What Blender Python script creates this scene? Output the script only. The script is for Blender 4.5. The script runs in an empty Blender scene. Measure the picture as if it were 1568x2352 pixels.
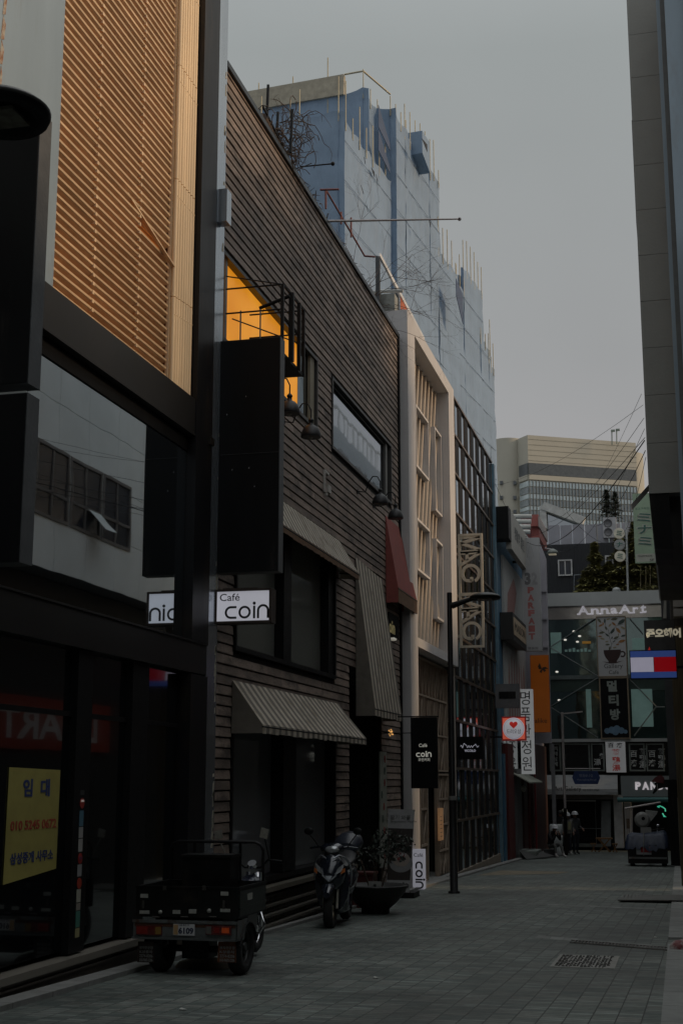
import bpy, bmesh, math, random
from mathutils import Vector, Matrix
random.seed(7)
V = Vector
S = bpy.context.scene
C = S.collection
# ---------------------------------------------------------------- camera
F, VPX, VPY, H = 3100.0, 1555.0, 1790.0, 1.7      # focal length and street vanishing point on a 1568 x 2352 frame; eye height
PIT = math.atan((VPY - 1176) / F)
YAW = math.atan((VPX - 784) / (F * math.cos(PIT) + (VPY - 1176) * math.sin(PIT)))
f0 = V((-math.sin(YAW), math.cos(YAW), 0)); RT = V((math.cos(YAW), math.sin(YAW), 0))
FW = f0 * math.cos(PIT) + V((0, 0, 1)) * math.sin(PIT)
UP = V((0, 0, 1)) * math.cos(PIT) - f0 * math.sin(PIT)
O = V((0, 0, H))
cam = bpy.data.cameras.new('camera'); co = bpy.data.objects.new('camera', cam); C.objects.link(co); S.camera = co
co.location = O
co.rotation_euler = Matrix((RT, UP, -FW)).transposed().to_euler()
cam.sensor_fit = 'VERTICAL'; cam.sensor_height = 36; cam.lens = 36 * F / 2352; cam.clip_start = 0.05; cam.clip_end = 2000
# ---------------------------------------------------------------- sky, sun, exposure
w = bpy.data.worlds.new('World'); S.world = w; w.use_nodes = True
nt = w.node_tree; nt.nodes.clear()
SUN_EL, SUN_AZ = math.radians(24), math.radians(80)    # azimuth from the street axis (+Y) towards +X
out = nt.nodes.new('ShaderNodeOutputWorld'); bg = nt.nodes.new('ShaderNodeBackground')
sky = nt.nodes.new('ShaderNodeTexSky'); sky.sky_type = 'NISHITA'; sky.sun_disc = False
sky.sun_elevation = SUN_EL; sky.sun_rotation = SUN_AZ; sky.dust_density = 4; sky.air_density = 1.0
tc = nt.nodes.new('ShaderNodeTexCoord'); sx = nt.nodes.new('ShaderNodeSeparateXYZ'); ra = nt.nodes.new('ShaderNodeValToRGB')
nt.links.new(tc.outputs['Generated'], sx.inputs[0]); nt.links.new(sx.outputs['Z'], ra.inputs[0])
er = ra.color_ramp; er.elements[0].position = 0.0; er.elements[0].color = (.70, .655, .655, 1)
er.elements[1].position = 1.0; er.elements[1].color = (1.75, 1.82, 1.86, 1)
for p, c in ((.16, (.685, .655, .66)), (.30, (.575, .58, .578)), (.50, (.545, .58, .57)), (.62, (.72, .76, .76)), (.76, (1.35, 1.41, 1.42))):
    e = er.elements.new(p); e.color = (*c, 1)
sc3 = nt.nodes.new('ShaderNodeVectorMath'); sc3.operation = 'SCALE'; sc3.inputs['Scale'].default_value = 5.55
nt.links.new(ra.outputs[0], sc3.inputs[0])
mx = nt.nodes.new('ShaderNodeMix'); mx.data_type = 'RGBA'; mx.inputs['Factor'].default_value = .93
nt.links.new(sky.outputs[0], mx.inputs[6]); nt.links.new(sc3.outputs[0], mx.inputs[7])
nn = nt.nodes.new('ShaderNodeTexNoise'); nn.inputs['Scale'].default_value = 2.6; nn.inputs['Detail'].default_value = 6
nt.links.new(tc.outputs['Generated'], nn.inputs['Vector'])
nm = nt.nodes.new('ShaderNodeMapRange'); nm.inputs['To Min'].default_value = .86; nm.inputs['To Max'].default_value = 1.14
nt.links.new(nn.outputs[0], nm.inputs[0])
vs = nt.nodes.new('ShaderNodeVectorMath'); vs.operation = 'SCALE'
nt.links.new(mx.outputs[2], vs.inputs[0]); nt.links.new(nm.outputs[0], vs.inputs['Scale'])
nt.links.new(vs.outputs[0], bg.inputs['Color']); bg.inputs['Strength'].default_value = .1
nt.links.new(bg.outputs[0], out.inputs[0])
sl = bpy.data.lights.new('sun', 'SUN'); sl.energy = 1.5; sl.angle = math.radians(14); sl.color = (1, .70, .42)
so = bpy.data.objects.new('sun', sl); C.objects.link(so)
sd = V((math.sin(SUN_AZ) * math.cos(SUN_EL), math.cos(SUN_AZ) * math.cos(SUN_EL), math.sin(SUN_EL)))
so.rotation_euler = sd.to_track_quat('Z', 'Y').to_euler(); so.location = (20, 20, 40)
S.view_settings.view_transform = 'Standard'; S.view_settings.look = 'None'; S.view_settings.gamma = 1
S.view_settings.exposure = 0.12; S.view_settings.use_curve_mapping = False
S.cycles.max_bounces = 8
# ---------------------------------------------------------------- measuring helpers
def ray(x, y): return FW * F + RT * (x - 784) - UP * (y - 1176)
def fX(x, y, X): d = ray(x, y); return O + d * (X / d.x)
def fY(x, y, Y): d = ray(x, y); return O + d * (Y / d.y)
def fG(x, y): d = ray(x, y); return O + d * (-H / (d.z + SLOPE * d.y))
SLOPE = 0.0237
def g(y): return -SLOPE * min(y, 72)
# ---------------------------------------------------------------- materials
MATS = {}
def mat(name, col, rough=.6, metal=0, var=.25, scale=3, bump=.15, bscale=None, emit=None, es=1, spec=.5, rnd=0, stretch=(1, 1, 1), dirt=None, dirt_t=.6, coat=0, bdist=.02):
    if name in MATS: return MATS[name]
    m = bpy.data.materials.new(name); m.use_nodes = True; MATS[name] = m
    n = m.node_tree.nodes; l = m.node_tree.links; b = n['Principled BSDF']
    b.inputs['Roughness'].default_value = rough; b.inputs['Metallic'].default_value = metal
    b.inputs['Specular IOR Level'].default_value = spec; b.inputs['Coat Weight'].default_value = coat
    geo = n.new('ShaderNodeNewGeometry'); mp = n.new('ShaderNodeMapping'); mp.inputs['Scale'].default_value = stretch
    l.new(geo.outputs['Position'], mp.inputs['Vector'])
    no = n.new('ShaderNodeTexNoise'); no.inputs['Scale'].default_value = scale; no.inputs['Detail'].default_value = 6; no.inputs['Roughness'].default_value = .62
    l.new(mp.outputs[0], no.inputs['Vector'])
    mr = n.new('ShaderNodeMapRange'); mr.inputs['From Min'].default_value = .25; mr.inputs['From Max'].default_value = .75
    mr.inputs['To Min'].default_value = 1 - var; mr.inputs['To Max'].default_value = 1 + var
    l.new(no.outputs[0], mr.inputs[0]); val = mr.outputs[0]
    if rnd:
        at = n.new('ShaderNodeAttribute'); at.attribute_name = 'rnd'
        m2 = n.new('ShaderNodeMapRange'); m2.inputs['To Min'].default_value = 1 - rnd; m2.inputs['To Max'].default_value = 1 + rnd
        l.new(at.outputs['Fac'], m2.inputs[0]); mm = n.new('ShaderNodeMath'); mm.operation = 'MULTIPLY'
        l.new(val, mm.inputs[0]); l.new(m2.outputs[0], mm.inputs[1]); val = mm.outputs[0]
    vm = n.new('ShaderNodeVectorMath'); vm.operation = 'SCALE'; vm.inputs[0].default_value = col; l.new(val, vm.inputs['Scale'])
    colout = vm.outputs[0]
    if dirt:
        n2 = n.new('ShaderNodeTexNoise'); n2.inputs['Scale'].default_value = scale * .6; n2.inputs['Detail'].default_value = 8; n2.inputs['Roughness'].default_value = .7
        l.new(mp.outputs[0], n2.inputs['Vector']); r2 = n.new('ShaderNodeMapRange')
        r2.inputs['From Min'].default_value = dirt_t - .07; r2.inputs['From Max'].default_value = dirt_t + .07; l.new(n2.outputs[0], r2.inputs[0])
        mi = n.new('ShaderNodeMix'); mi.data_type = 'RGBA'; l.new(r2.outputs[0], mi.inputs['Factor'])
        l.new(colout, mi.inputs[6]); mi.inputs[7].default_value = (*dirt, 1); colout = mi.outputs[2]
    l.new(colout, b.inputs['Base Color'])
    if emit:
        b.inputs['Emission Color'].default_value = (*emit, 1); b.inputs['Emission Strength'].default_value = es * .46
        vv = n.new('ShaderNodeVectorMath'); vv.operation = 'SCALE'; vv.inputs[0].default_value = emit; l.new(val, vv.inputs['Scale'])
        l.new(vv.outputs[0], b.inputs['Emission Color'])
    rr = n.new('ShaderNodeMapRange'); rr.inputs['To Min'].default_value = max(0, rough - .08 * (rough > .05)); rr.inputs['To Max'].default_value = min(1, rough + .12 * (rough > .05))
    l.new(no.outputs[0], rr.inputs[0]); l.new(rr.outputs[0], b.inputs['Roughness'])
    if bump:
        nb = n.new('ShaderNodeTexNoise'); nb.inputs['Scale'].default_value = bscale or scale * 6; nb.inputs['Detail'].default_value = 5
        l.new(mp.outputs[0], nb.inputs['Vector']); bp = n.new('ShaderNodeBump'); bp.inputs['Strength'].default_value = bump; bp.inputs['Distance'].default_value = bdist
        l.new(nb.outputs[0], bp.inputs['Height']); l.new(bp.outputs[0], b.inputs['Normal'])
    return m
def glass_mirror(name, tint, rough=.03, dark=(.01, .012, .014), mixf=.6, wave=.004):
    # reflective coated glazing: dark body with a tinted reflecting coat, slightly wavy
    if name in MATS: return MATS[name]
    m = bpy.data.materials.new(name); m.use_nodes = True; MATS[name] = m
    n = m.node_tree.nodes; l = m.node_tree.links; b = n['Principled BSDF']
    b.inputs['Base Color'].default_value = (*dark, 1); b.inputs['Roughness'].default_value = .08
    gl = n.new('ShaderNodeBsdfGlossy'); gl.inputs['Color'].default_value = (*tint, 1); gl.inputs['Roughness'].default_value = rough
    mixs = n.new('ShaderNodeMixShader'); mixs.inputs[0].default_value = mixf
    l.new(b.outputs[0], mixs.inputs[1]); l.new(gl.outputs[0], mixs.inputs[2]); l.new(mixs.outputs[0], n['Material Output'].inputs[0])
    geo = n.new('ShaderNodeNewGeometry'); no = n.new('ShaderNodeTexNoise'); no.inputs['Scale'].default_value = .7
    l.new(geo.outputs['Position'], no.inputs['Vector']); bp = n.new('ShaderNodeBump'); bp.inputs['Strength'].default_value = .5; bp.inputs['Distance'].default_value = wave
    l.new(no.outputs[0], bp.inputs['Height']); l.new(bp.outputs[0], gl.inputs['Normal'])
    return m
# ---------------------------------------------------------------- mesh builder
class MB:
    def __init__(s): s.v = []; s.f = []; s.r = []; s.sm = []; s.mi = []
    def add(s, vs, fs, r=None, smooth=False, mi=0):
        o = len(s.v); s.v += [V(p) for p in vs]; r = random.random() if r is None else r
        for f in fs: s.f.append([o + i for i in f]); s.r.append(r); s.sm.append(smooth); s.mi.append(mi)
        return s
    def box(s, x0, x1, y0, y1, z0, z1, **k):
        if x0 > x1: x0, x1 = x1, x0
        if y0 > y1: y0, y1 = y1, y0
        if z0 > z1: z0, z1 = z1, z0
        vs = [(x, y, z) for x in (x0, x1) for y in (y0, y1) for z in (z0, z1)]
        return s.add(vs, [(0, 1, 3, 2), (4, 6, 7, 5), (0, 4, 5, 1), (2, 3, 7, 6), (0, 2, 6, 4), (1, 5, 7, 3)], **k)
    def ob(s, c, ax, ay, az, **k):       # oriented box: centre and three half-axis vectors
        c = V(c); ax, ay, az = V(ax), V(ay), V(az)
        vs = [c + ax * i + ay * j + az * q for i in (-1, 1) for j in (-1, 1) for q in (-1, 1)]
        fs = [(0, 1, 3, 2), (4, 6, 7, 5), (0, 4, 5, 1), (2, 3, 7, 6), (0, 2, 6, 4), (1, 5, 7, 3)]
        if ax.cross(ay).dot(az) < 0: fs = [f[::-1] for f in fs]
        return s.add(vs, fs, **k)
    def bar(s, p, q, wd, th=None, up=(0, 0, 1), **k):   # rectangular bar between two points
        p, q = V(p), V(q); d = q - p; th = th or wd; u = V(up)
        a = d.cross(u)
        if a.length < 1e-5: a = d.cross(V((1, 0, 0)))
        a.normalize(); b = a.cross(d).normalized()
        return s.ob((p + q) / 2, d / 2, a * wd / 2, b * th / 2, **k)
    def quad(s, a, b, c, d, **k): return s.add([a, b, c, d], [(0, 1, 2, 3)], **k)
    def prism(s, pts, d, **k):           # closed polygon swept along d
        n = len(pts); d = V(d); vs = [V(p) for p in pts] + [V(p) + d for p in pts]
        nor = V((0, 0, 0))
        for i in range(n): nor += vs[i].cross(vs[(i + 1) % n])
        fs = [tuple(range(n))[::-1], tuple(range(n, 2 * n))] + [(i, (i + 1) % n, (i + 1) % n + n, i + n) for i in range(n)]
        if nor.dot(d) < 0: fs = [f[::-1] for f in fs]
        return s.add(vs, fs, **k)
    def loft(s, rings, cap=True, closed=True, smooth=True, **k):
        n = len(rings[0]); vs = [p for r in rings for p in r]; fs = []
        for i in range(len(rings) - 1):
            for j in range(n if closed else n - 1):
                a = i * n + j; b = i * n + (j + 1) % n; fs.append((a, b, b + n, a + n))
        s.add(vs, fs, smooth=smooth, **k)
        if cap: s.add(rings[0], [tuple(range(n))[::-1]], **k); s.add(rings[-1], [tuple(range(n))], **k)
        return s
    def tube(s, pts, r, n=8, **k):
        pts = [V(p) for p in pts]; rs = r if isinstance(r, (list, tuple)) else [r] * len(pts)
        rings = []; pa = None
        for i, p in enumerate(pts):
            d = (pts[min(i + 1, len(pts) - 1)] - pts[max(i - 1, 0)]).normalized()
            if pa is None: pa = d.cross(V((0, 0, 1)) if abs(d.z) < .95 else V((1, 0, 0))).normalized()
            a = (pa - d * pa.dot(d)).normalized(); pa = a; b = d.cross(a)
            rings.append([p + (a * math.cos(t) + b * math.sin(t)) * rs[i] for t in [2 * math.pi * j / n for j in range(n)]])
        return s.loft(rings, **k)
    def lathe(s, c, prof, axis=(0, 0, 1), n=20, **k):    # profile of (radius, height)
        c = V(c); ax = V(axis).normalized(); a = ax.cross(V((0, 1, 0)) if abs(ax.y) < .9 else V((1, 0, 0))).normalized(); b = ax.cross(a)
        rings = [[c + ax * h + (a * math.cos(t) + b * math.sin(t)) * max(r, 1e-4) for t in [2 * math.pi * j / n for j in range(n)]] for r, h in prof]
        return s.loft(rings, **k)
    def ell(s, c, rx, ry, rz, n=14, m=8, **k):
        prof = [(math.sin(math.pi * i / m), -math.cos(math.pi * i / m)) for i in range(m + 1)]
        c = V(c); rings = [[c + V((rx * r * math.cos(t), ry * r * math.sin(t), rz * h)) for t in [2 * math.pi * j / n for j in range(n)]] for r, h in prof]
        return s.loft(rings, cap=False, **k)
    def text(s, body, org, u, v, wd=None, ht=None, depth=.01, bold=0, sp=1, **k):
        # letters as real solids: org = lower left corner, fitted to wd x ht
        cu = bpy.data.curves.new('lettering', 'FONT'); cu.body = body; cu.offset = bold; cu.space_character = sp; cu.resolution_u = 3
        o = bpy.data.objects.new('lettering', cu); C.objects.link(o)
        me = bpy.data.meshes.new_from_object(o.evaluated_get(bpy.context.evaluated_depsgraph_get()))
        vs = [p.co.copy() for p in me.vertices]; fs = [tuple(p.vertices) for p in me.polygons]
        bpy.data.objects.remove(o); bpy.data.curves.remove(cu); bpy.data.meshes.remove(me)
        if not vs: return s
        x0 = min(p.x for p in vs); x1 = max(p.x for p in vs); y0 = min(p.y for p in vs); y1 = max(p.y for p in vs)
        sx_ = (wd / (x1 - x0)) if wd else ht / (y1 - y0); sy_ = (ht / (y1 - y0)) if ht else sx_
        u = V(u).normalized(); v = V(v).normalized(); nn_ = u.cross(v) * depth; og = V(org)
        P = [og + u * (p.x - x0) * sx_ + v * (p.y - y0) * sy_ + nn_ for p in vs]
        ed = {}
        for f in fs:
            for i in range(len(f)): ed[(f[i], f[(i + 1) % len(f)])] = 1
        N = len(P); P2 = [p - nn_ for p in P]
        sides = [(b, a, a + N, b + N) for (a, b) in ed if (b, a) not in ed]
        return s.add(P + P2, fs + sides, **k)
    def build(s, name, m, parent=None, smooth=None):
        org = ORI.get(parent, V((0, 0, 0))) if parent else V((0, 0, 0))
        if parent is None and s.v:
            xs = [p.x for p in s.v]; ys = [p.y for p in s.v]; org = V(((min(xs) + max(xs)) / 2, (min(ys) + max(ys)) / 2, min(p.z for p in s.v)))
        me = bpy.data.meshes.new(name); me.from_pydata([p - org for p in s.v], [], s.f)
        at = me.attributes.new('rnd', 'FLOAT', 'FACE'); at.data.foreach_set('value', s.r)
        me.polygons.foreach_set('use_smooth', s.sm)
        for q in (m if isinstance(m, list) else [m]): me.materials.append(q)
        if isinstance(m, list): me.polygons.foreach_set('material_index', s.mi)
        me.update()
        o = bpy.data.objects.new(name, me); C.objects.link(o)
        if parent: o.parent = parent; ORI[o] = org
        else: o.location = org; ORI[o] = org
        return o
ORI = {}
def tag(o, label=None, cat=None, group=None, kind=None):
    if label: o['label'] = label
    if cat: o['category'] = cat
    if group: o['group'] = group
    if kind: o['kind'] = kind
    return o
def thing(name, label, cat, loc, group=None):
    o = bpy.data.objects.new(name, None); C.objects.link(o); o.location = loc; o.empty_display_size = .2; ORI[o] = V(loc)
    return tag(o, label, cat, group)
def B(*a, **k): return MB().box(*a, **k)
UX, UY, UZ = V((1, 0, 0)), V((0, 1, 0)), V((0, 0, 1))
def wsub(rects, y0, y1):   # keep = part of [y0,y1] outside the rects' y-range
    segs = [(y0, y1)]
    for a, b in rects:
        ns = []
        for s0, s1 in segs:
            if b <= s0 or a >= s1: ns.append((s0, s1)); continue
            if a > s0: ns.append((s0, a))
            if b < s1: ns.append((b, s1))
        segs = ns
    return segs
def wall_holes(mb, xf, xb, y0, y1, z0, z1, holes):   # wall slab parallel to the street with real openings (ya,yb,za,zb)
    zs = sorted({z0, z1, *[h[2] for h in holes], *[h[3] for h in holes]}); zs = [z for z in zs if z0 <= z <= z1]
    for a, b in zip(zs, zs[1:]):
        mid = (a + b) / 2
        for s0, s1 in wsub([(h[0], h[1]) for h in holes if h[2] < mid < h[3]], y0, y1): mb.box(xb, xf, s0, s1, a, b)
    return mb
def frame_rect(mb, x0, x1, y0, y1, z0, z1, t):      # frame in a plane parallel to the street
    mb.box(x0, x1, y0, y0 + t, z0, z1); mb.box(x0, x1, y1 - t, y1, z0, z1)
    mb.box(x0, x1, y0 + t, y1 - t, z0, z0 + t); mb.box(x0, x1, y0 + t, y1 - t, z1 - t, z1); return mb
def frame_xz(mb, x0, x1, y0, y1, z0, z1, t):        # frame facing the camera end of the street
    mb.box(x0, x0 + t, y0, y1, z0, z1); mb.box(x1 - t, x1, y0, y1, z0, z1)
    mb.box(x0 + t, x1 - t, y0, y1, z0, z0 + t); mb.box(x0 + t, x1 - t, y0, y1, z1 - t, z1); return mb
def leafmass(mb, c, r, n, size, squash=1.0):
    for _ in range(n):
        while True:
            p = V([random.uniform(-1, 1) for _ in range(3)])
            if .15 < p.length < 1: break
        q = V(c) + V((p.x * r[0], p.y * r[1], p.z * r[2]))
        a = V([random.uniform(-1, 1) for _ in range(3)]).normalized(); b = a.cross(V([random.uniform(-1, 1) for _ in range(3)])).normalized()
        z = size * random.uniform(.6, 1.4); mb.add([q - a * z, q + b * z * .5, q + a * z, q - b * z * .5], [(0, 1, 2, 3)])
def branch(mb, p, d, L, r, depth, spread=.6, droop=0):
    p = V(p); d = V(d).normalized(); q = p
    pts = [p]; rs = [r]
    for i in range(4):
        d = (d + V([random.uniform(-1, 1) for _ in range(3)]) * .18 + V((0, 0, -droop))).normalized(); q = q + d * L / 4; pts.append(q); rs.append(r * (1 - .12 * (i + 1)))
    mb.tube(pts, rs, n=5)
    if depth > 0:
        for i in range(random.choice((2, 3, 3))):
            b = pts[random.choice((2, 3, 4))]; nd = (d + V([random.uniform(-1, 1) for _ in range(3)]) * spread * 1.6).normalized()
            branch(mb, b, nd, L * random.uniform(.55, .8), r * .6, depth - 1, spread, droop)
# ---------------------------------------------------------------- palette
steel = mat('blackened_steel', (.008, .008, .0095), .42, 0, spec=.3, scale=2, bump=.08, stretch=(1, 1, .3), dirt=(.03, .022, .016), dirt_t=.62)
beamm = mat('bronze_black_beam', (.022, .021, .020), .34, .2, spec=.35, scale=.8, bump=.03, stretch=(1, 1, .4))
greym = mat('weathered_grey_panel', (.27, .35, .42), .42, .1, var=.18, scale=.9, bump=.06, stretch=(1, 1, .25), dirt=(.20, .21, .21), dirt_t=.6)
greycol = mat('grey_painted_column', (.50, .55, .60), .24, .85, var=.14, scale=1.1, bump=.05, stretch=(1, 1, .2))
rust = mat('rust_and_peeling_paint', (.30, .13, .06), .9, 0, var=.5, scale=14, bump=.5, dirt=(.45, .42, .36), dirt_t=.5)
peel = mat('peeling_pale_paint', (.42, .38, .30), .9, 0, var=.4, scale=20, bump=.4)
slatm = mat('tan_slats', (.70, .51, .32), .45, 0, var=.22, scale=5, bump=.15, rnd=.12, stretch=(1, .4, 3))
slatback = mat('orange_backing', (.50, .17, .02), .7, 0, var=.3, scale=1.5, bump=.1)
ribm = mat('cream_ribs', (.85, .64, .40), .45, 0, var=.14, scale=4, bump=.1, rnd=.08, stretch=(1, 1, .15))
mirror = glass_mirror('mirror_glazing', (.74, .82, .86), .015, mixf=.86)
shopglass = glass_mirror('dark_shop_glazing', (.75, .8, .82), .02, mixf=.16, dark=(.006, .007, .008))
curt = glass_mirror('curtain_wall_glazing', (.62, .70, .76), .03, mixf=.5, wave=.02)
annaglass = glass_mirror('green_glazing', (.42, .60, .58), .04, mixf=.22, dark=(.012, .028, .026), wave=.02)
blk = mat('black_sign_paint', (.0045, .0047, .0055), .5, 0, spec=.18, var=.5, scale=3, bump=.05, stretch=(1, 1, .15), dirt=(.03, .026, .024), dirt_t=.66)
blkside = mat('dark_grey_sign_edge', (.10, .105, .11), .5, .2, scale=4)
wood = mat('weathered_dark_boards', (.235, .180, .148), .68, 0, var=.36, scale=2.6, bump=.6, bscale=16, rnd=.30, stretch=(1, .8, 2.2), dirt=(.10, .078, .066), dirt_t=.56)
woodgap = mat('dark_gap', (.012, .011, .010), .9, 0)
blackm = mat('black_metal', (.006, .006, .0065), .5, 0, spec=.25, scale=8, bump=.08)
white = mat('white_render', (.53, .515, .515), .7, 0, var=.10, scale=1.4, bump=.12, bscale=30, stretch=(1, 1, .5), dirt=(.40, .36, .32), dirt_t=.68)
cream = mat('cream_fins', (.50, .425, .35), .6, 0, var=.12, scale=3, bump=.1)
lattm = mat('pale_brown_lattice', (.34, .27, .21), .6, 0, var=.2, scale=5, bump=.1)
concrete = mat('granite_kerb', (.22, .22, .21), .8, 0, var=.22, scale=5, bump=.3, bscale=60, rnd=.1)
plinth = mat('brown_plinth', (.10, .085, .07), .6, 0, scale=4)
stain = mat('striped_canvas_dark', (.17, .15, .125), .8, 0, var=.2, scale=6, bump=.15)
cany = mat('striped_canvas_light', (.52, .46, .375), .8, 0, var=.2, scale=5, bump=.15, dirt=(.27, .22, .16), dirt_t=.57)
redc = mat('red_canvas', (.26, .065, .055), .75, 0, var=.2, scale=4, bump=.1)
redval = mat('brown_valance', (.16, .09, .05), .8, 0, var=.35, scale=12, bump=.1)
litwhite = mat('backlit_white_panel', (.5, .5, .52), .5, 0, var=.05, scale=3, bump=0, emit=(.80, .80, .90), es=.62)
litdim = mat('glowing_letters', (.5, .5, .45), .5, 0, var=.03, bump=0, emit=(.9, .88, .78), es=.45)
ink = mat('black_lettering', (.006, .006, .008), .5, 0, var=.1, bump=0)
rustf = mat('rusty_sign_frame', (.05, .035, .028), .7, .3, var=.4, scale=12, bump=.3)
silver = mat('galvanised_pole', (.42, .38, .37), .5, .4, var=.2, scale=6)
chrome = mat('chrome', (.7, .7, .72), .12, 1, var=.05, bump=0)
tyre = mat('tyre_rubber', (.012, .012, .012), .8, 0, scale=30)
# ---------------------------------------------------------------- ground
def paver_material():
    m = bpy.data.materials.new('paving_blocks'); m.use_nodes = True; n = m.node_tree.nodes; l = m.node_tree.links; b = n['Principled BSDF']
    geo = n.new('ShaderNodeNewGeometry'); mp = n.new('ShaderNodeMapping'); mp.inputs['Rotation'].default_value = (0, 0, .02)
    l.new(geo.outputs['Position'], mp.inputs[0])
    br = n.new('ShaderNodeTexBrick'); br.offset = 0.0; br.inputs['Scale'].default_value = 1; br.inputs['Brick Width'].default_value = .21
    br.inputs['Row Height'].default_value = .105; br.inputs['Mortar Size'].default_value = .006; br.inputs['Mortar Smooth'].default_value = .35
    br.inputs['Color1'].default_value = (0, 0, 0, 1); br.inputs['Color2'].default_value = (1, 1, 1, 1); br.inputs['Mortar'].default_value = (.5, .5, .5, 1); br.inputs['Bias'].default_value = 0
    b2 = n.new('ShaderNodeTexBrick'); b2.offset = 0.0; b2.inputs['Scale'].default_value = 1; b2.inputs['Brick Width'].default_value = 1.05
    b2.inputs['Row Height'].default_value = 2.1; b2.inputs['Mortar Size'].default_value = .008; b2.inputs['Mortar Smooth'].default_value = .6
    l.new(mp.outputs[0], br.inputs[0]); l.new(mp.outputs[0], b2.inputs[0])
    rp = n.new('ShaderNodeValToRGB'); e = rp.color_ramp; e.elements[0].color = (.070, .088, .081, 1); e.elements[1].color = (.148, .172, .158, 1)
    x = e.elements.new(.45); x.color = (.102, .119, .106, 1); x = e.elements.new(.72); x.color = (.122, .130, .117, 1)
    l.new(br.outputs['Color'], rp.inputs[0])
    no = n.new('ShaderNodeTexNoise'); no.inputs['Scale'].default_value = .55; no.inputs['Detail'].default_value = 8; no.inputs['Roughness'].default_value = .65
    l.new(geo.outputs['Position'], no.inputs[0]); mr = n.new('ShaderNodeMapRange'); mr.inputs['From Min'].default_value = .3; mr.inputs['From Max'].default_value = .7
    mr.inputs['To Min'].default_value = .48; mr.inputs['To Max'].default_value = 1.7; l.new(no.outputs[0], mr.inputs[0])
    n3 = n.new('ShaderNodeTexNoise'); n3.inputs['Scale'].default_value = 9; n3.inputs['Detail'].default_value = 6; l.new(geo.outputs['Position'], n3.inputs[0])
    m3 = n.new('ShaderNodeMapRange'); m3.inputs['From Min'].default_value = .3; m3.inputs['From Max'].default_value = .7; m3.inputs['To Min'].default_value = .8; m3.inputs['To Max'].default_value = 1.2; l.new(n3.outputs[0], m3.inputs[0])
    mu = n.new('ShaderNodeMath'); mu.operation = 'MULTIPLY'; l.new(mr.outputs[0], mu.inputs[0]); l.new(m3.outputs[0], mu.inputs[1])
    sc_ = n.new('ShaderNodeVectorMath'); sc_.operation = 'SCALE'; l.new(rp.outputs[0], sc_.inputs[0]); l.new(mu.outputs[0], sc_.inputs['Scale'])
    mi = n.new('ShaderNodeMix'); mi.data_type = 'RGBA'; mi.inputs[7].default_value = (.045, .048, .045, 1); l.new(br.outputs['Fac'], mi.inputs['Factor']); l.new(sc_.outputs[0], mi.inputs[6])
    m2 = n.new('ShaderNodeMix'); m2.data_type = 'RGBA'; m2.inputs[7].default_value = (.055, .057, .054, 1)
    f2 = n.new('ShaderNodeMath'); f2.operation = 'MULTIPLY'; f2.inputs[1].default_value = .22; l.new(b2.outputs['Fac'], f2.inputs[0]); l.new(f2.outputs[0], m2.inputs['Factor']); l.new(mi.outputs[2], m2.inputs[6])
    l.new(m2.outputs[2], b.inputs['Base Color']); b.inputs['Roughness'].default_value = .62
    r2 = n.new('ShaderNodeMapRange'); r2.inputs['To Min'].default_value = .42; r2.inputs['To Max'].default_value = .85; l.new(no.outputs[0], r2.inputs[0]); l.new(r2.outputs[0], b.inputs['Roughness'])
    ad = n.new('ShaderNodeMath'); ad.operation = 'ADD'; l.new(br.outputs['Fac'], ad.inputs[0]); l.new(f2.outputs[0], ad.inputs[1])
    iv = n.new('ShaderNodeMath'); iv.operation = 'SUBTRACT'; iv.inputs[0].default_value = 1; l.new(ad.outputs[0], iv.inputs[1])
    i2 = n.new('ShaderNodeMath'); i2.operation = 'MULTIPLY_ADD'; i2.inputs[1].default_value = .35; l.new(n3.outputs[0], i2.inputs[0]); l.new(iv.outputs[0], i2.inputs[2])
    bp = n.new('ShaderNodeBump'); bp.inputs['Strength'].default_value = .7; bp.inputs['Distance'].default_value = .012; l.new(i2.outputs[0], bp.inputs['Height']); l.new(bp.outputs[0], b.inputs['Normal'])
    return m
gm = MB(); ys = [-300, -40, 0, 10, 20, 30, 40, 50, 60, 72, 110, 600]; xs = [-400, -30, -6, 0, 6, 30, 400]
gm.add([(x, y, g(y)) for y in ys for x in xs], [(j * 7 + i, j * 7 + i + 1, j * 7 + i + 8, j * 7 + i + 7) for j in range(11) for i in range(6)])
tag(gm.build('road', paver_material()), kind='structure')
kb = MB()
y = -4.0
while y < 66:        # granite kerb stones, left: real step
    L = random.choice((1.0, 1.0, .8)); a, b = y + .006, min(y + L, 66) - .006
    for (x0, x1, h) in ((-5.98, -5.74, .05),):
        kb.add([(x0, a, g(a) - .05), (x1, a, g(a) - .05), (x1, b, g(b) - .05), (x0, b, g(b) - .05), (x0, a, g(a) + h), (x1, a, g(a) + h), (x1, b, g(b) + h), (x0, b, g(b) + h)],
               [(3, 2, 1, 0), (4, 5, 6, 7), (0, 1, 5, 4), (1, 2, 6, 5), (2, 3, 7, 6), (3, 0, 4, 7)])
    y += L
tag(kb.build('kerb', concrete), kind='structure')
kb = MB(); y = -4.0
while y < 50:
    L = 1.0; a, b = y + .006, y + L - .006
    if not (18.3 < y < 19.2 or 28.0 < y < 29.2):
        for (x0, x1, h) in ((-.225, .02, .03), (.03, .5, .036)):
            kb.add([(x0, a, g(a) - .05), (x1, a, g(a) - .05), (x1, b, g(b) - .05), (x0, b, g(b) - .05), (x0, a, g(a) + h), (x1, a, g(a) + h), (x1, b, g(b) + h), (x0, b, g(b) + h)],
                   [(3, 2, 1, 0), (4, 5, 6, 7), (0, 1, 5, 4), (1, 2, 6, 5), (2, 3, 7, 6), (3, 0, 4, 7)])
    y += L
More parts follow.
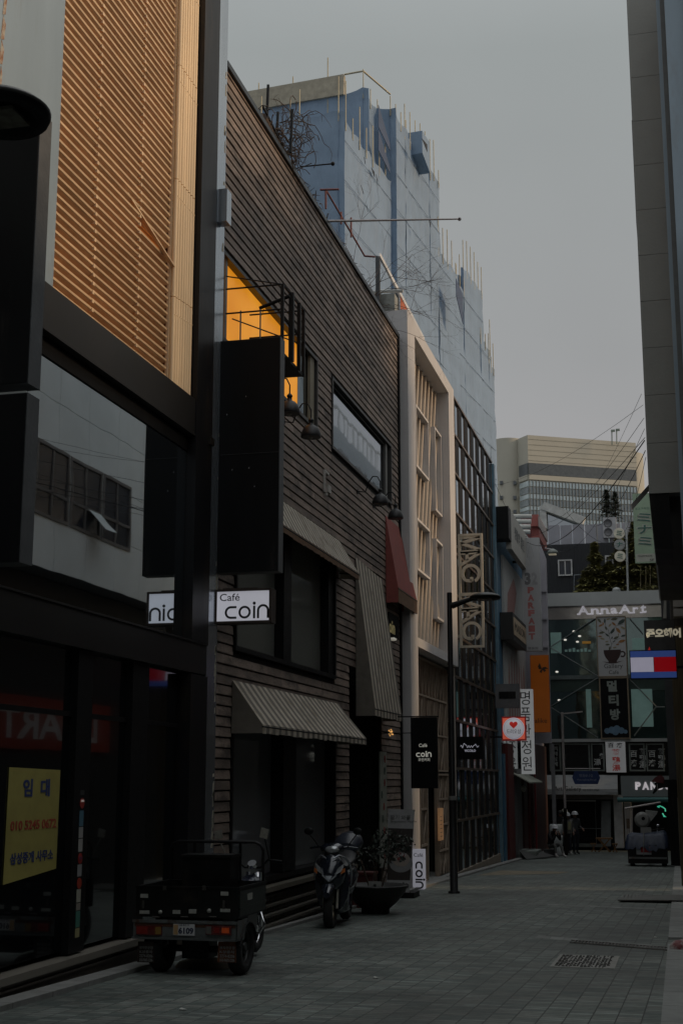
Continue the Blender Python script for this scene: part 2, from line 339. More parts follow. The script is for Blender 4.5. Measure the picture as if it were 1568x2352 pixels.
tag(kb.build('kerb', mat('pale_kerb', (.24, .25, .24), .75, 0, var=.2, scale=4, bump=.3, bscale=50, rnd=.12)), kind='structure')
pavb = MB()
for (x0, x1) in ((-40, -5.98), (.5, 30)):
    a, b = -30, 72
    pavb.add([(x0, a, g(a) + .004), (x1, a, g(a) + .004), (x1, b, g(b) + .004), (x0, b, g(b) + .004)], [(0, 1, 2, 3)])
tag(pavb.build('pavement', mat('pavement_concrete', (.12, .12, .115), .8, 0, scale=3)), kind='structure')
# row of pale blocks and channel crossing the street, repair patch
ch = MB()
for i in range(12):
    x = -2.02 + i * .2; yy = 19.62 - i * .2 * .59
    if x > -.3: break
    ch.add([(x, yy, g(yy) + .005), (x + .19, yy - .112, g(yy) + .005), (x + .19, yy + .30, g(yy) - .002), (x, yy + .41, g(yy) - .004)], [(0, 1, 2, 3)])
for i in range(14):
    x = -2.9 + i * .2; yy = 26.6 - i * .05
    ch.add([(x, yy, g(yy) + .005), (x + .19, yy - .04, g(yy) + .005), (x + .19, yy + .3, g(yy + .3) + .005), (x, yy + .34, g(yy + .34) + .005)], [(0, 1, 2, 3)])
tag(ch.build('drain_channel', mat('pale_blocks', (.19, .20, .19), .75, 0, var=.3, scale=6, rnd=.25)), kind='structure')
pt = MB()
pt.add([(-5.5, 38.2, g(38.2) + .005), (-3.4, 40.3, g(40.3) + .005), (-3.2, 41.6, g(41.6) + .005), (-5.3, 41.9, g(41.9) + .005)], [(0, 1, 2, 3)])
tag(pt.build('road_patch', mat('sandy_patch', (.20, .17, .12), .85, 0, var=.3, scale=5)), kind='structure')
# manhole
t = thing('manhole_cover', 'rectangular iron manhole cover with raised pattern set in the paving', 'manhole cover', (-1.1, 16.8, g(16.8)))
def q4(x0, x1, y0, y1, h): return [(x0, y0, g(y0) + h), (x1, y0, g(y0) + h), (x1, y1, g(y1) + h), (x0, y1, g(y1) + h)]
mframe = mat('manhole_frame', (.27, .27, .25), .7, .2, var=.25, scale=12)
MB().prism(q4(-1.5, -.78, 16.05, 17.45, 0), (0, 0, .007)).build('frame', mframe, t)
mm = MB(); 
for i in range(24):
    for j in range(15):
        if random.random() < .72:
            x = -1.455 + j * .041; yy = 16.12 + i * .053; wx = random.choice((.014, .02, .033))
            mm.prism(q4(x, x + wx, yy, yy + random.choice((.022, .04)), .006), (0, 0, .008))
mm.build('lid_pattern', mat('manhole_pattern', (.05, .05, .048), .6, .4), t)
# steel plate over the kerb
sp = MB(); sp.prism([(-1.25, 27.9, g(27.9) + .03), (.5, 27.9, g(27.9) + .05), (.5, 29.3, g(29.3) + .08), (-1.15, 29.3, g(29.3) + .04)], (0, 0, .02))
for i in range(24): sp.box(-1.18 + i * .07, -1.15 + i * .07, 28.0, 29.2, g(28.6) + .045, g(28.6) + .066)
tag(sp.build('ramp_plate', mat('plate_steel', (.13, .13, .12), .55, .5, scale=9)), 'ribbed steel ramp plate laid over the pavement edge at right', 'ramp plate')
gr = MB()
for i in range(30):
    x = -1.45 + i * .045; yy = 19.3 - (x + 2.02) * .55
    gr.box(x, x + .018, yy + .06, yy + .26, g(yy) - .01, g(yy) + .014)
gr.bar((-1.5, 19.02, g(19) + .01), (-.1, 18.28, g(18.3) + .01), .015, .012); gr.bar((-1.5, 19.28, g(19) + .01), (-.1, 18.56, g(18.3) + .01), .015, .012)
tag(gr.build('drain_grate', mat('grate', (.16, .15, .14), .7, .4, var=.4)), 'narrow barred drain grate along the pale channel blocks', 'drain grate')
# litter scraps
lm = mat('paper_litter', (.5, .5, .47), .8, 0)
for i, (px, py, lb) in enumerate(((862, 2188 + 60, 'small white paper scrap on the paving near the cargo trike'), (418, 2321, 'crumpled white litter scrap at the bottom of the street'), (1110, 2040, 'cream litter scrap on the paving beside the lamp post'),
                                  (1505, 2155, 'white wrapper lying by the drain grate'))):
    p = fG(px, py); mb = MB()
    mb.add([p + V((-.035, 0, .005)), p + V((.03, -.02, .015)), p + V((.04, .03, .006)), p + V((-.02, .035, .02))], [(0, 1, 2, 3)]); mb.prism([p + V((-.03, 0, .004)), p + V((.03, -.015, .004)), p + V((.02, .03, .004))], (0, 0, .008))
    tag(mb.build('litter', lm), lb, 'litter', 'litter on the street')
# ================================================================= steel fronted building (left, nearest)
XF = -6.1
b1 = thing('steel_fronted_building', 'dark steel framed building at left with tan slatted upper screen and reflecting glass', 'building', (-6.1, 13, g(13)))
bk = MB()
bk.box(-12, -6.55, -10, 17.62, -.6, 13.9); bk.build('wall', mat('inner_wall', (.03, .03, .032), .8), b1)
pm = MB(); pm.box(-6.5, -6.08, 4, 12.25, 6.72, 13.9); pm.build('panel', greym, b1)
rm = MB()
for i in range(26):
    z = 6.9 + i * .27; w0 = random.uniform(.02, .05)
    yc = 10.93 + random.uniform(-.02, .02)
    rm.prism([(-6.079, yc - w0, z), (-6.079, yc + w0 * .6, z + .03), (-6.079, yc + w0, z + .2), (-6.079, yc - w0 * .3, z + .27)], (.004, 0, 0))
rm.build('rust_strip', rust, b1)
B(-6.55, -6.27, 12.25, 16.5, 6.7, 13.9).build('screen_backing', slatback, b1)
sm = MB(); i = 0; z = 6.79
while z < 13.85:
    nseg = ((12.26, 13.42), (13.42, 14.72), (14.72, 15.74))
    for a, b in nseg:
        if abs(z - 8.47) < .05 and a > 14: continue
        dz = random.uniform(-.004, .004)
        sm.prism([(-6.25, a, z - .018 + dz), (-6.235, a, z - .026 + dz), (-6.17, a, z + .006 + dz), (-6.165, a, z + .030 + dz), (-6.18, a, z + .034 + dz)], (0, b - a - .003, 0))
    for yy in (13.42, 14.72): sm.box(-6.25, -6.158, yy - .022, yy + .022, z - .022, z + .022)
    z += .105
sm.bar((-6.2, 14.35, 8.72), (-6.12, 15.82, 8.30), .05, .02)
sm.build('slats', slatm, b1)
rb = MB()
for i in range(8):
    y = 15.80 + i * .09; z = 6.72
    cuts = [z, 7.9 + i * .01, 9.55, 11.2, 12.72 if i > 5 else 13.9]
    for a, b in zip(cuts, cuts[1:]):
        rr = .034; yy = y + random.uniform(-.004, .004)
        rb.tube([(-6.12, yy, a + .004), (-6.12, yy, b - .006)], rr, n=8); rb.box(-6.10, -6.083, yy - .012, yy + .012, b - .25, b - .235)
rb.box(-6.20, -6.15, 15.76, 16.5, 6.7, 13.9)
rb.build('rib_panel', ribm, b1)
cm = MB(); cm.box(-6.5, -6.02, 16.51, 17.15, 3.47, 13.2); cm.box(-6.5, -6.02, 16.51, 17.15, -.5, 3.04)
cm.build('steel_column', steel, b1)
gc = MB(); gc.box(-6.5, -6.05, 17.16, 17.60, -.6, 13.9); gc.build('grey_column', greycol, b1)
pf = MB()
for zz in [random.uniform(-.2, 6.8) for _ in range(46)] + [random.uniform(9, 12) for _ in range(8)]:
    w0 = random.uniform(.015, .05); h0 = random.uniform(.04, .22); yc = 17.57 - w0
    pf.prism([(-6.049, yc - w0 * .5, zz), (-6.049, yc + w0, zz + .01), (-6.049, yc + w0 * .8, zz + h0), (-6.049, yc - w0 * .1, zz + h0 * .8)], (.003, 0, 0))
pf.build('peeling_paint', peel, b1)
bm = MB(); bm.box(-6.5, -6.04, 4, 17.15, 6.23, 6.70); bm.box(-6.5, -6.03, 4, 17.15, 6.19, 6.226)
bm.build('upper_beam', beamm, b1)
bm = MB(); bm.box(-6.5, -6.04, 4, 17.15, 3.06, 3.45); bm.box(-6.5, -6.02, 4, 17.15, 3.452, 3.475); bm.build('lower_beam', beamm, b1)
gl = MB(); gl.box(-6.17, -6.15, 4, 16.5, 3.48, 5.99); gl.build('glazing', mirror, b1); B(-6.5, -6.13, 4, 16.5, 5.992, 6.188).build('header', blk, b1)
mu = MB()
mu.box(-6.148, -6.10, 8.2, 8.26, 3.48, 5.99)
mu.build('mullion', blackm, b1)
for (a, b, nm) in ((4, 8.95, 'shop_glazing'), (9.3, 13.28, 'shop_glazing'), (13.66, 14.78, 'shop_glazing'), (15.28, 16.45, 'shop_glazing')):
    B(-6.20, -6.18, a, b, -.02, 3.05).build(nm, shopglass, b1)
for (a, b) in ((8.95, 9.3), (13.28, 13.66), (14.78, 15.28)): B(-6.22, -6.10, a, b, -.05, 3.05).build('mullion', blackm, b1)
tr = MB(); tr.box(-6.178, -6.15, 9.3, 16.45, 2.35, 2.40); tr.build('transom', blackm, b1)
B(-6.5, -6.00, 4, 17.15, -.14, -.07).build('sill', mat('pale_sill', (.26, .235, .20), .4, .3, scale=3, stretch=(1, .2, 1)), b1)
pb = MB(); pb.box(-6.5, -6.06, 4, 17.15, -.6, -.145); pb.box(-6.06, -6.03, 4, 17.15, -.21, -.19); pb.build('plinth', plinth, b1)
B(-6.08, -5.98, 17.0, 17.14, 6.2, 6.3).build('bracket', steel, b1)
# meter box on the grey column
B(-6.045, -5.90, 17.25, 17.45, 9.55, 10.05).build('utility_box', greycol, b1)
# ---- poster, stickers
p0, p1 = fX(15, 1762, -6.17), fX(138, 1768, -6.17); pz = fX(5, 2033, -6.17)
ps = thing('for_rent_poster', 'large yellow poster with blue and red Korean writing inside the shop glass at lower left', 'poster', (-6.16, p0.y, pz.z))
yl = mat('yellow_poster_paper', (.36, .31, .09), .55, 0, var=.2, scale=2.5, bump=.1)
ya, yb, za, zb = pz.y + .02, p1.y, pz.z, p0.z
MB().prism([(-6.172, ya, za), (-6.172, yb, za + .08), (-6.172, yb + .01, zb - .02), (-6.172, ya + .02, zb)], (.004, 0, 0)).build('sheet', yl, ps)
bl = mat('blue_print', (.03, .05, .16), .6, 0, var=.1); rd = mat('red_print', (.35, .05, .03), .6, 0, var=.1)
W_ = yb - ya; Hh = zb - za
MB().text('임  대', (-6.166, ya + W_ * .28, zb - Hh * .26), UY, UZ, W_ * .52, Hh * .16, .003, bold=.03).build('heading', bl, ps)
MB().text('010 5245 0672', (-6.166, ya + W_ * .08, zb - Hh * .55), UY, UZ, W_ * .88, Hh * .085, .003, bold=.02).build('number', rd, ps)
MB().text('삼성중개 사무소', (-6.166, ya + W_ * .1, zb - Hh * .84), UY, UZ, W_ * .82, Hh * .10, .003, bold=.02).build('footer', bl, ps)
st = thing('sticker_strip', 'vertical strip of small coloured payment stickers on the black mullion', 'stickers', (-6.11, 13.4, .8))
cols = ((.05, .05, .05), (.45, .05, .04), (.10, .22, .30), (.5, .48, .46), (.5, .48, .46), (.45, .04, .03), (.4, .4, .4), (.5, .06, .03), (.5, .48, .4), (.35, .3, .26), (.08, .25, .2), (.45, .40, .2))
hts = (.06, .15, .17, .12, .14, .12, .13, .12, .14, .08, .17, .10); zt = fX(175, 1815, -6.12).z
for i, (c_, h_) in enumerate(zip(cols, hts)):
    nmx = mat('sticker_colour_%s' % 'abcdefghijkl'[i], tuple(k * .7 for k in c_), .5, 0, var=.15, bump=0)
    mb = MB()
    if i in (1, 5, 7): mb.lathe((-6.097, 13.48, zt - h_ / 2), [(.055, 0), (.055, .003)], axis=(1, 0, 0), n=18)
    else: mb.box(-6.097, -6.114, 13.43, 13.53, zt - h_ + .01, zt)
    mb.build('sticker', nmx, st); zt -= h_
MB().text('VISA', (-6.090, 13.44, fX(175, 1975, -6.12).z), UY, UZ, .08, .03, .001).build('sticker_text', bl, st)
MB().text('CESCO', (-6.090, 13.44, fX(175, 1842, -6.12).z), UY, UZ, .075, .02, .001).build('sticker_text', litdim, st)  # glow added to the sticker print; there is no lamp behind it
# ================================================================= wood clad cafe
b2 = thing('wood_clad_cafe', 'dark weathered wood clad cafe with orange lit upper window and sloping roofline', 'building', (-6.1, 24, g(24)))
Y0, Y1 = 17.63, 30.74
HO = [(17.0, 23.10, 7.90, 9.31), (24.16, 29.80, 7.86, 9.31), (18.44, 24.46, 3.50, 6.02), (18.40, 24.54, .16, 2.75), (25.62, 28.62, -.9, 3.9)]
wd = MB(); z = -.62; row = 0
while z < 12.2:
    z1 = z + .141; mid = (z + z1) / 2; segs = wsub([(h[0], h[1]) for h in HO if h[2] - .03 < mid < h[3] + .03], Y0, Y1)
    for a, b in segs:
        y = a
        while y < b - .01:
            L = random.uniform(1.6, 3.4); e = min(y + L, b)
            if b - e < .4: e = b
            j = random.uniform(-.003, .003)
            wd.prism([(-6.13, y + .002, z), (-6.092 + j, y + .002, z + .004), (-6.104 + j, y + .002, z1 - .016), (-6.13, y + .002, z1 - .016)], (0, e - y - .004, 0))
            y = e
    z += .145; row += 1
wd.build('siding', wood, b2)
bk = MB(); wall_holes(bk, -6.125, -6.35, Y0, Y1, -.65, 12.22, [(max(h[0], Y0), h[1], max(h[2], -.65), h[3]) for h in HO]); bk.build('wall', woodgap, b2)
rf = MB(); rf.box(-6.36, -6.05, Y0 + .002, Y1 + .02, 12.2, 12.29); rf.box(-16, -6.36, Y0, Y1, 11.6, 11.7); rf.build('roof_edge', mat('roof_edge_metal', (.03, .034, .038), .35, .5), b2)
B(-15.9, -6.36, Y1 - .05, Y1 + .02, -.7, 11.59).build('end_wall', woodgap, b2); B(-15.9, -15.7, Y0, Y1 - .1, -.7, 11.59).build('rear_wall', woodgap, b2)
B(-15.7, -6.4, Y0, Y1 - .06, -.7, -.6).build('floor_slab', woodgap, b2)
B(-6.30, -6.05, Y1 - .09, Y1, -.6, 12.18).build('corner_trim', blackm, b2)
frm = mat('dark_window_frame', (.05, .047, .044), .45, .3); frl = mat('grey_window_frame', (.16, .155, .145), .45, .2)
# upper window 1 : frame, glass, orange blind
w1 = frame_rect(MB(), -6.30, -6.07, 17.63, 23.08, 7.92, 9.30, .06).build('window', frm, b2)
w1m = MB(); w1m.box(-6.165, -6.11, 17.86, 17.95, 7.98, 9.24); w1m.build('mullion', frl, w1)
B(-6.16, -6.11, 22.66, 22.93, 7.98, 9.24).build('mullion', mat('yellow_grey_stile', (.22, .19, .13), .5), w1)
om = bpy.data.materials.new('orange_lit_blind'); om.use_nodes = True; n = om.node_tree.nodes; l = om.node_tree.links; bb = n['Principled BSDF']
gg = n.new('ShaderNodeNewGeometry'); nz = n.new('ShaderNodeTexNoise'); nz.inputs['Scale'].default_value = .9; nz.inputs['Detail'].default_value = 5; l.new(gg.outputs['Position'], nz.inputs[0])
rp = n.new('ShaderNodeValToRGB'); rp.color_ramp.elements[0].position = .3; rp.color_ramp.elements[0].color = (.70, .235, .006, 1); rp.color_ramp.elements[1].position = .7; rp.color_ramp.elements[1].color = (.92, .37, .03, 1)
l.new(nz.outputs[0], rp.inputs[0]); l.new(rp.outputs[0], bb.inputs['Emission Color']); bb.inputs['Emission Strength'].default_value = .66; bb.inputs['Base Color'].default_value = (.5, .2, .03, 1)
B(-6.19, -6.18, 17.70, 22.05, 7.98, 9.24).build('blind', om, w1)
dm = MB(); dm.box(-6.18, -6.175, 22.06, 22.66, 7.98, 9.24); dm.build('glazing', curt, w1)
# upper window 2
w2 = frame_rect(MB(), -6.30, -6.07, 24.18, 29.78, 7.88, 9.30, .06).build('window', frm, b2)
frame_rect(MB(), -6.178, -6.15, 24.3, 29.3, 7.95, 9.22, .03).build('sash', frm, w2)
B(-6.19, -6.18, 24.24, 29.72, 7.94, 9.24).build('glazing', glass_mirror('upper_window_glass', (.62, .68, .74), .02, mixf=.5), w2)
B(-6.17, -6.12, 29.32, 29.5, 7.95, 9.24).build('stile', frl, w2)
# middle window 3
w3 = frame_rect(MB(), -6.30, -6.06, 18.46, 24.44, 3.52, 6.0, .07).build('window', blackm, b2)
for a, b in ((18.53, 21.05), (21.5, 24.0)):
    B(-6.27, -6.26, a, b, 3.6, 5.93).build('glazing', glass_mirror('curtained_glass', (.6, .65, .65), .12, mixf=.14, dark=(.20, .205, .185)), w3)
B(-6.26, -6.1, 21.05, 21.5, 3.59, 5.93).build('mullion', blackm, w3); B(-6.26, -6.1, 24.0, 24.37, 3.59, 5.93).build('mullion', blackm, w3)
# shop window 4
w4 = frame_rect(MB(), -6.32, -6.08, 18.42, 24.52, .18, 2.73, .08).build('window', blackm, b2)
for a, b in ((18.5, 21.0), (21.75, 24.44)):
    B(-6.29, -6.28, a, b, .27, 2.64).build('glazing', glass_mirror('curtained_glass_low', (.6, .65, .65), .06, mixf=.10, dark=(.17, .175, .18)), w4)
B(-6.28, -6.07, 21.0, 21.75, .27, 2.64).build('mullion', blackm, w4)
B(-6.4, -5.93, 17.7, 25.6, .06, .13).build('sill', mat('stone_sill', (.13, .115, .09), .6), b2)
# steps below
stp = MB(); sm2 = mat('deck_steps', (.075, .065, .052), .7, 0, rnd=.2)
for i in range(4):
    x1 = -5.97 + .0; zt = .0 - i * .125
    stp.box(-6.35, -6.0 + i * .055, 17.65, 25.55, zt - .035, zt)
    for k in range(60): stp.box(-6.05 + i * .05, -6.02 + i * .05, 17.7 + k * .13, 17.78 + k * .13, zt - .10, zt - .04)
stp.box(-6.35, -6.06, 17.65, 25.55, -.65, -.45)
stp.build('steps', sm2, b2)
# doorway recess
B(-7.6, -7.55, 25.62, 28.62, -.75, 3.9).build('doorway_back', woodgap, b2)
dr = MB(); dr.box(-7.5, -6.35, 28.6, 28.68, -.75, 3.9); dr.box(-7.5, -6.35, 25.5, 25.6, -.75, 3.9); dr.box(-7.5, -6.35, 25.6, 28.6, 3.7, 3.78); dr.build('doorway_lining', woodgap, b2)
# pale flowery door panel
fp = thing('flowery_door_panel', 'tall narrow pale panel printed with faded red flowers beside the cafe doorway', 'panel', (-6.0, 28.8, g(28.8)))
a = fX(873, 1726, -6.04); b = fX(888, 1990, -6.04)
B(-6.07, -6.04, a.y, b.y + .05, b.z, a.z).build('board', mat('pale_panel', (.27, .28, .24), .6, 0, var=.2, scale=6), fp)
for i in range(9):
    zz = b.z + .25 + i * (a.z - b.z - .4) / 8; yy = random.uniform(a.y + .12, b.y - .1); mb = MB()
    for k in range(6):
        an = k * 1.05; mb.lathe((-6.038, yy + .05 * math.cos(an), zz + .05 * math.sin(an)), [(.034, 0), (.034, .003)], axis=(1, 0, 0), n=8)
    mb.build('flower', mat('faded_red' if i % 2 == 0 else 'faded_green', (.28, .05, .04) if i % 2 == 0 else (.06, .09, .07), .6), fp)
# small wall plates
pl = MB(); q = fX(748, 1108, -6.08)
pl.box(-6.10, -6.06, q.y - .13, q.y - .08, q.z - .2, q.z + .22); pl.box(-6.10, -6.06, q.y - .08, q.y + .2, q.z + .17, q.z + .22); pl.box(-6.10, -6.05, q.y + .1, q.y + .3, q.z - .16, q.z - .02); pl.box(-6.10, -6.05, q.y - .02, q.y + .04, q.z - .25, q.z - .2)
tag(pl.build('broken_sign_fixing', mat('chipped_white', (.42, .40, .37), .8, 0, var=.3, scale=30), None), 'broken white remnant of a fixing on the wood cladding below the upper windows', 'fixing')
# ---- awnings
def awning(label, A0, A1, B0, B1, val, n, m1, m2, mv=None, ends=(1, 1), frame=True):
    A0, A1, B0, B1 = V(A0), V(A1), V(B0), V(B1); t = thing('awning', label, 'awning', ((A0 + A1) / 2))
    mb = MB(); nor = (B0 - A0).cross(A1 - A0).normalized()
    if nor.z < 0: nor = -nor
    for i in range(n):
        p0, p1 = A0.lerp(A1, i / n), A0.lerp(A1, (i + 1) / n); q0, q1 = B0.lerp(B1, i / n), B0.lerp(B1, (i + 1) / n)
        hgt = .012 if i % 2 else .0; md = (p0 + p1) / 2 + nor * (.012 + hgt * .6), (q0 + q1) / 2 + nor * (.012 + hgt * .6)
        sag = (p0.lerp(q0, .5) - UZ * .012, p1.lerp(q1, .5) - UZ * .012)
        mb.add([p0, p1, sag[1], sag[0], q1, q0], [(0, 1, 2, 3), (3, 2, 4, 5)], mi=i % 2)
        mb.add([p0 - UZ * .01, p1 - UZ * .01, q1 - UZ * .01, q0 - UZ * .01], [(3, 2, 1, 0)], mi=i % 2)
    mb.build('canopy', [m1, m2], t)
    vb = MB()
    for i in range(n):
        q0, q1 = B0.lerp(B1, i / n), B0.lerp(B1, (i + 1) / n); d_ = UZ * (val + random.uniform(-.01, .01))
        o_ = (B0 - A0); o_.z = 0; o_ = o_.normalized() * .008
        vb.prism([q0, q1, q1 - d_, q0 - d_], o_, mi=(i % 2) if mv is None else 2)
    vb.build('valance', [m1, m2, mv or m1], t)
    for k, (P, Q) in enumerate(((A0, B0), (A1, B1))):
        if ends[k]: MB().prism([P, Q, Q - UZ * val, V((P.x, P.y, Q.z - val))], (0, .012 if k == 0 else -.012, 0)).build('side_panel', [m2, m1][0] if mv is None else m1, t)
    if frame:
        fr = MB(); fr.tube([B0 - UZ * .03, B1 - UZ * .03], .014, n=6)
        fr.tube([V((A0.x, A0.y + .05, B0.z - .03)), B0 + V((-.02, .05, -.03))], .012, n=6); fr.tube([V((A1.x, A1.y - .05, B1.z - .03)), B1 + V((-.02, -.05, -.03))], .012, n=6)
        fr.build('frame', blackm, t)
    return t
A1 = fX(779, 1249, -6.1); q = fY(824, 1317, A1.y + .25)
awning('dusty striped awning over the middle window, partly behind the big black sign', (-6.09, 18.7, A1.z + .05), (-6.09, A1.y, A1.z + .05), (q.x, 18.5, q.z), (q.x, q.y, q.z), .13, 56, cany, stain, mv=redval)
A0 = fX(532, 1562, -6.1); q0 = fY(603, 1664, A0.y); A1_ = fX(775, 1619, -6.1); q1 = fY(826, 1692, A1_.y + .35)
awning('grey and white striped awning over the ground floor shop window', (-6.09, A0.y, A0.z), (-6.09, A1_.y, A0.z), (q0.x, q0.y, q0.z), (q0.x, q1.y, q0.z), .12, 42, cany, stain)
A0 = fX(815, 1280, -6.1); A1_ = fX(876, 1320, -6.1); q0 = fY(861, 1625, A0.y)
awning('tall steep striped awning hanging low over the cafe doorway', (-6.085, A0.y, A0.z), (-6.085, A1_.y, A0.z - .1), (q0.x, A0.y, q0.z), (q0.x, A1_.y + .12, q0.z), .16, 18, cany, stain)
A0 = fX(884, 1184, -6.1); A1_ = V((-6.09, 30.73, A0.z)); q0 = fY(914, 1349, A0.y); 
Xr = fY(914, 1349, A0.y).x; q1 = fX(957, 1374, Xr)
awning('dull red awning with brown valance at the far end of the wood cladding', (-6.09, A0.y, A0.z), A1_, (q0.x, A0.y, q0.z), (q0.x, q1.y, q0.z), .33, 8, redc, redc, mv=redval)
# ---- gooseneck lamps
def gooseneck(label, wx, wy, sx_, sy_, top):
    w0 = fX(wx, wy, -6.1); s0 = fY(sx_, sy_, w0.y)
    t = thing('gooseneck_lamp', label, 'wall lamp', w0, 'black gooseneck lamps on the wood cladding')
    tp = s0 + UZ * .34; mid = V(((w0.x + s0.x) / 2, w0.y, w0.z))
    pts = [w0 + V((.02, 0, 0)), w0.lerp(s0, .35) * 1 + V((0, 0, -.05 - 0)), V((w0.x + (s0.x - w0.x) * .5, w0.y, tp.z + .02)), V((w0.x + (s0.x - w0.x) * .68, w0.y, tp.z + .14)), V((w0.x + (s0.x - w0.x) * .88, w0.y, tp.z + .13)), tp + V((0, 0, .02)), s0 + UZ * .15]
    pts[1].z = w0.z - .02
    MB().tube(pts, .012, n=7).build('arm', blackm, t)
    MB().lathe(w0, [(.05, 0), (.05, .02)], axis=(1, 0, 0), n=12).build('wall_plate', blackm, t)
    sh = MB(); sh.lathe(s0 - UZ * .11, [(.165, 0), (.17, .012), (.165, .06), (.135, .14), (.09, .19), (.04, .215), (.035, .27), (.045, .275), (.045, .30), (.02, .33)], n=22)
    sh.build('shade', mat('black_enamel', (.015, .015, .017), .45, .2, bump=.05), t)
    MB().ell(s0 - UZ * .08, .045, .045, .06, n=10, m=6).build('bulb', mat('dull_bulb', (.25, .24, .2), .3), t)
gooseneck('gooseneck lamp nearest the big black sign, half hidden by it', 605, 915, 665, 935, 0)
gooseneck('gooseneck lamp just right of the big black sign under the orange window', 651, 969, 714, 990, 0)
gooseneck('gooseneck lamp under the right corner of the second upper window', 820, 1129, 873, 1146, 0)
gooseneck('gooseneck lamp above the red awning at the end of the wood cladding', 857, 1162, 908, 1180, 0)
# ---- steel balcony cage
Xo = -5.22; c0 = fX(649, 653, Xo); c1 = fX(697, 715, Xo); zb = fX(697, 866, Xo).z; ztp = c0.z
bc = thing('steel_balcony', 'small black steel cage balcony projecting in front of the orange window', 'balcony', (-5.7, c0.y, zb))
ya, yb = c0.y, c1.y
MB().box(-6.08, Xo, ya, yb, zb, zb + .05).build('floor_plate', blackm, bc)
rl = MB()
for y in (ya, yb):
    for zz in (ztp, (ztp + zb) / 2 + .15): rl.tube([(-6.08, y, zz), (Xo, y, zz)], .013, n=6)
rl.tube([(Xo, ya, ztp), (Xo, yb, ztp)], .016, n=6); rl.tube([(Xo, ya, ztp - .5), (Xo, yb, ztp - .5)], .012, n=6); rl.tube([(-6.08, ya, ztp + .2), (Xo, ya, ztp)], .010, n=6)
rl.tube([(-6.08, ya + .3, ztp - .35), (Xo, yb, ztp - .55)], .010, n=6)
rl.build('rails', blackm, bc)
for (x, y, r_) in ((Xo, ya, .022), (Xo, yb, .022), (Xo + .03, ya + (yb - ya) * .33, .035), (Xo + .02, ya + (yb - ya) * .72, .026), (-5.55, ya, .009), (-5.85, ya, .009)):
    MB().bar((x, y, zb), (x, y, ztp - (.35 if r_ < .01 else 0)), r_ * 2).build('post', blackm if r_ > .01 else frl, bc)
sp_ = thing('wall_spotlight', 'black tubular spotlight on an arm hanging under the balcony rail', 'spotlight', (-5.7, ya + .2, ztp - .5))
a = fY(596, 708, ya + .25); b = fY(665, 680, ya + .25)
MB().tube([a, b], .026, n=10).build('tube', blackm, sp_); MB().tube([a, a - UZ * .11 + V((.03, 0, 0)), a + V((.07, 0, -.02))], .006, n=5).build('hook', blackm, sp_)
# ---- roof of the cafe: dry vine, red pipes, flagpole
vm = mat('dry_vine', (.085, .06, .045), .9, 0, var=.4, scale=10); red = mat('red_pipe', (.16, .05, .045), .6, 0)
tv = thing('dry_vine', 'bare tangled brown vine climbing a trellis along the cafe roof edge', 'vine', (-6.3, 21.5, 12.3))
random.seed(21)
tk = MB(); pv = [(-6.35, y, 12.38 + .08 * math.sin(y * 3) + max(0, (22.3 - y)) * .22) for y in [20.3 + i * .42 for i in range(22)]]
tk.tube(pv, [.10 - i * .002 for i in range(22)], n=7)
for i in range(260):
    p = V(random.choice(pv)) + V((random.uniform(-.1, .2), random.uniform(-.2, .2), random.uniform(-.1, .12))); d = V([random.uniform(-1, 1) for _ in range(3)])
    tk.tube([p, p + d * .1 + V((0, 0, .04)), p + d * .22 - UZ * .05], [.014, .009, .004], n=4)
tk.build('trunk', vm, tv)
tg = MB(); c_ = V((-6.2, 21.2, 13.15))
for i in range(26):
    branch(tg, c_ + V((random.uniform(-.2, .2), random.uniform(-.3, .5), random.uniform(-.9, .1))), V((random.uniform(-.6, 1), random.uniform(-1, 1), random.uniform(-.1, 1))), random.uniform(.22, .38), .010, 2, .8, .22)
for i in range(45):
    a = random.uniform(0, 6.28); p = c_ + V((random.uniform(-.35, .45), random.uniform(-.5, .9), random.uniform(-.9, .25)))
    pts = [p]; d = V([random.uniform(-1, 1) for _ in range(3)]).normalized() * .12
    for k in range(7):
        d = (d + V([random.uniform(-1, 1) for _ in range(3)]) * .07 + (c_ - pts[-1]) * .06 - UZ * .025); d = d.normalized() * .125; pts.append(pts[-1] + d)
    tg.tube(pts, [.009 - k * .0008 for k in range(8)], n=4)
tg.build('twigs', vm, tv)
tl = MB()
for y, x, h in ((20.4, -6.3, 1.15), (21.0, -6.3, .95), (20.7, -5.95, .8)): tl.bar((x, y, 12.25), (x, y + .1, 12.3 + h), .04)
tl.bar((-6.3, 20.2, 12.9), (-6.3, 22.2, 12.65), .03); tl.build('trellis', blackm, tv)
rp_ = thing('red_pipe_frame', 'thin red pipe railing standing on the cafe roof edge', 'railing', (-6.5, 25, 12.3))
pr = MB()
for (x0_, y0_, x1_, y1_) in ((735, 436, 778, 435), (748, 436, 837, 588), (748, 438, 748, 480), (783, 487, 783, 515), (806, 500, 806, 545), (837, 588, 861, 590)):
    Yp = 24.5 + (x0_ - 735) * .045; p = fX(x0_, y0_, -6.45); r__ = fX(x1_, y1_, -6.45) if abs(y0_ - y1_) > 5 else fY(x1_, y1_, p.y); pr.tube([p, r__], .022, n=6)
pr.build('pipes', red, rp_)
p = fX(752, 508, -6.1); q = fY(1052, 503, p.y); e = fY(800, 506, p.y)
fl = thing('projecting_pole', 'long thin grey pole projecting from the cafe roof over the street', 'pole', p)
MB().tube([p, q], [.026, .016], n=8).build('pole', silver, fl); MB().lathe(q + V((.02, .01, 0)), [(.02, -.01), (.035, -.01), (.035, .01), (.02, .01), (.02, -.01)], axis=(0, 1, 0), n=12).build('end_ring', silver, fl)
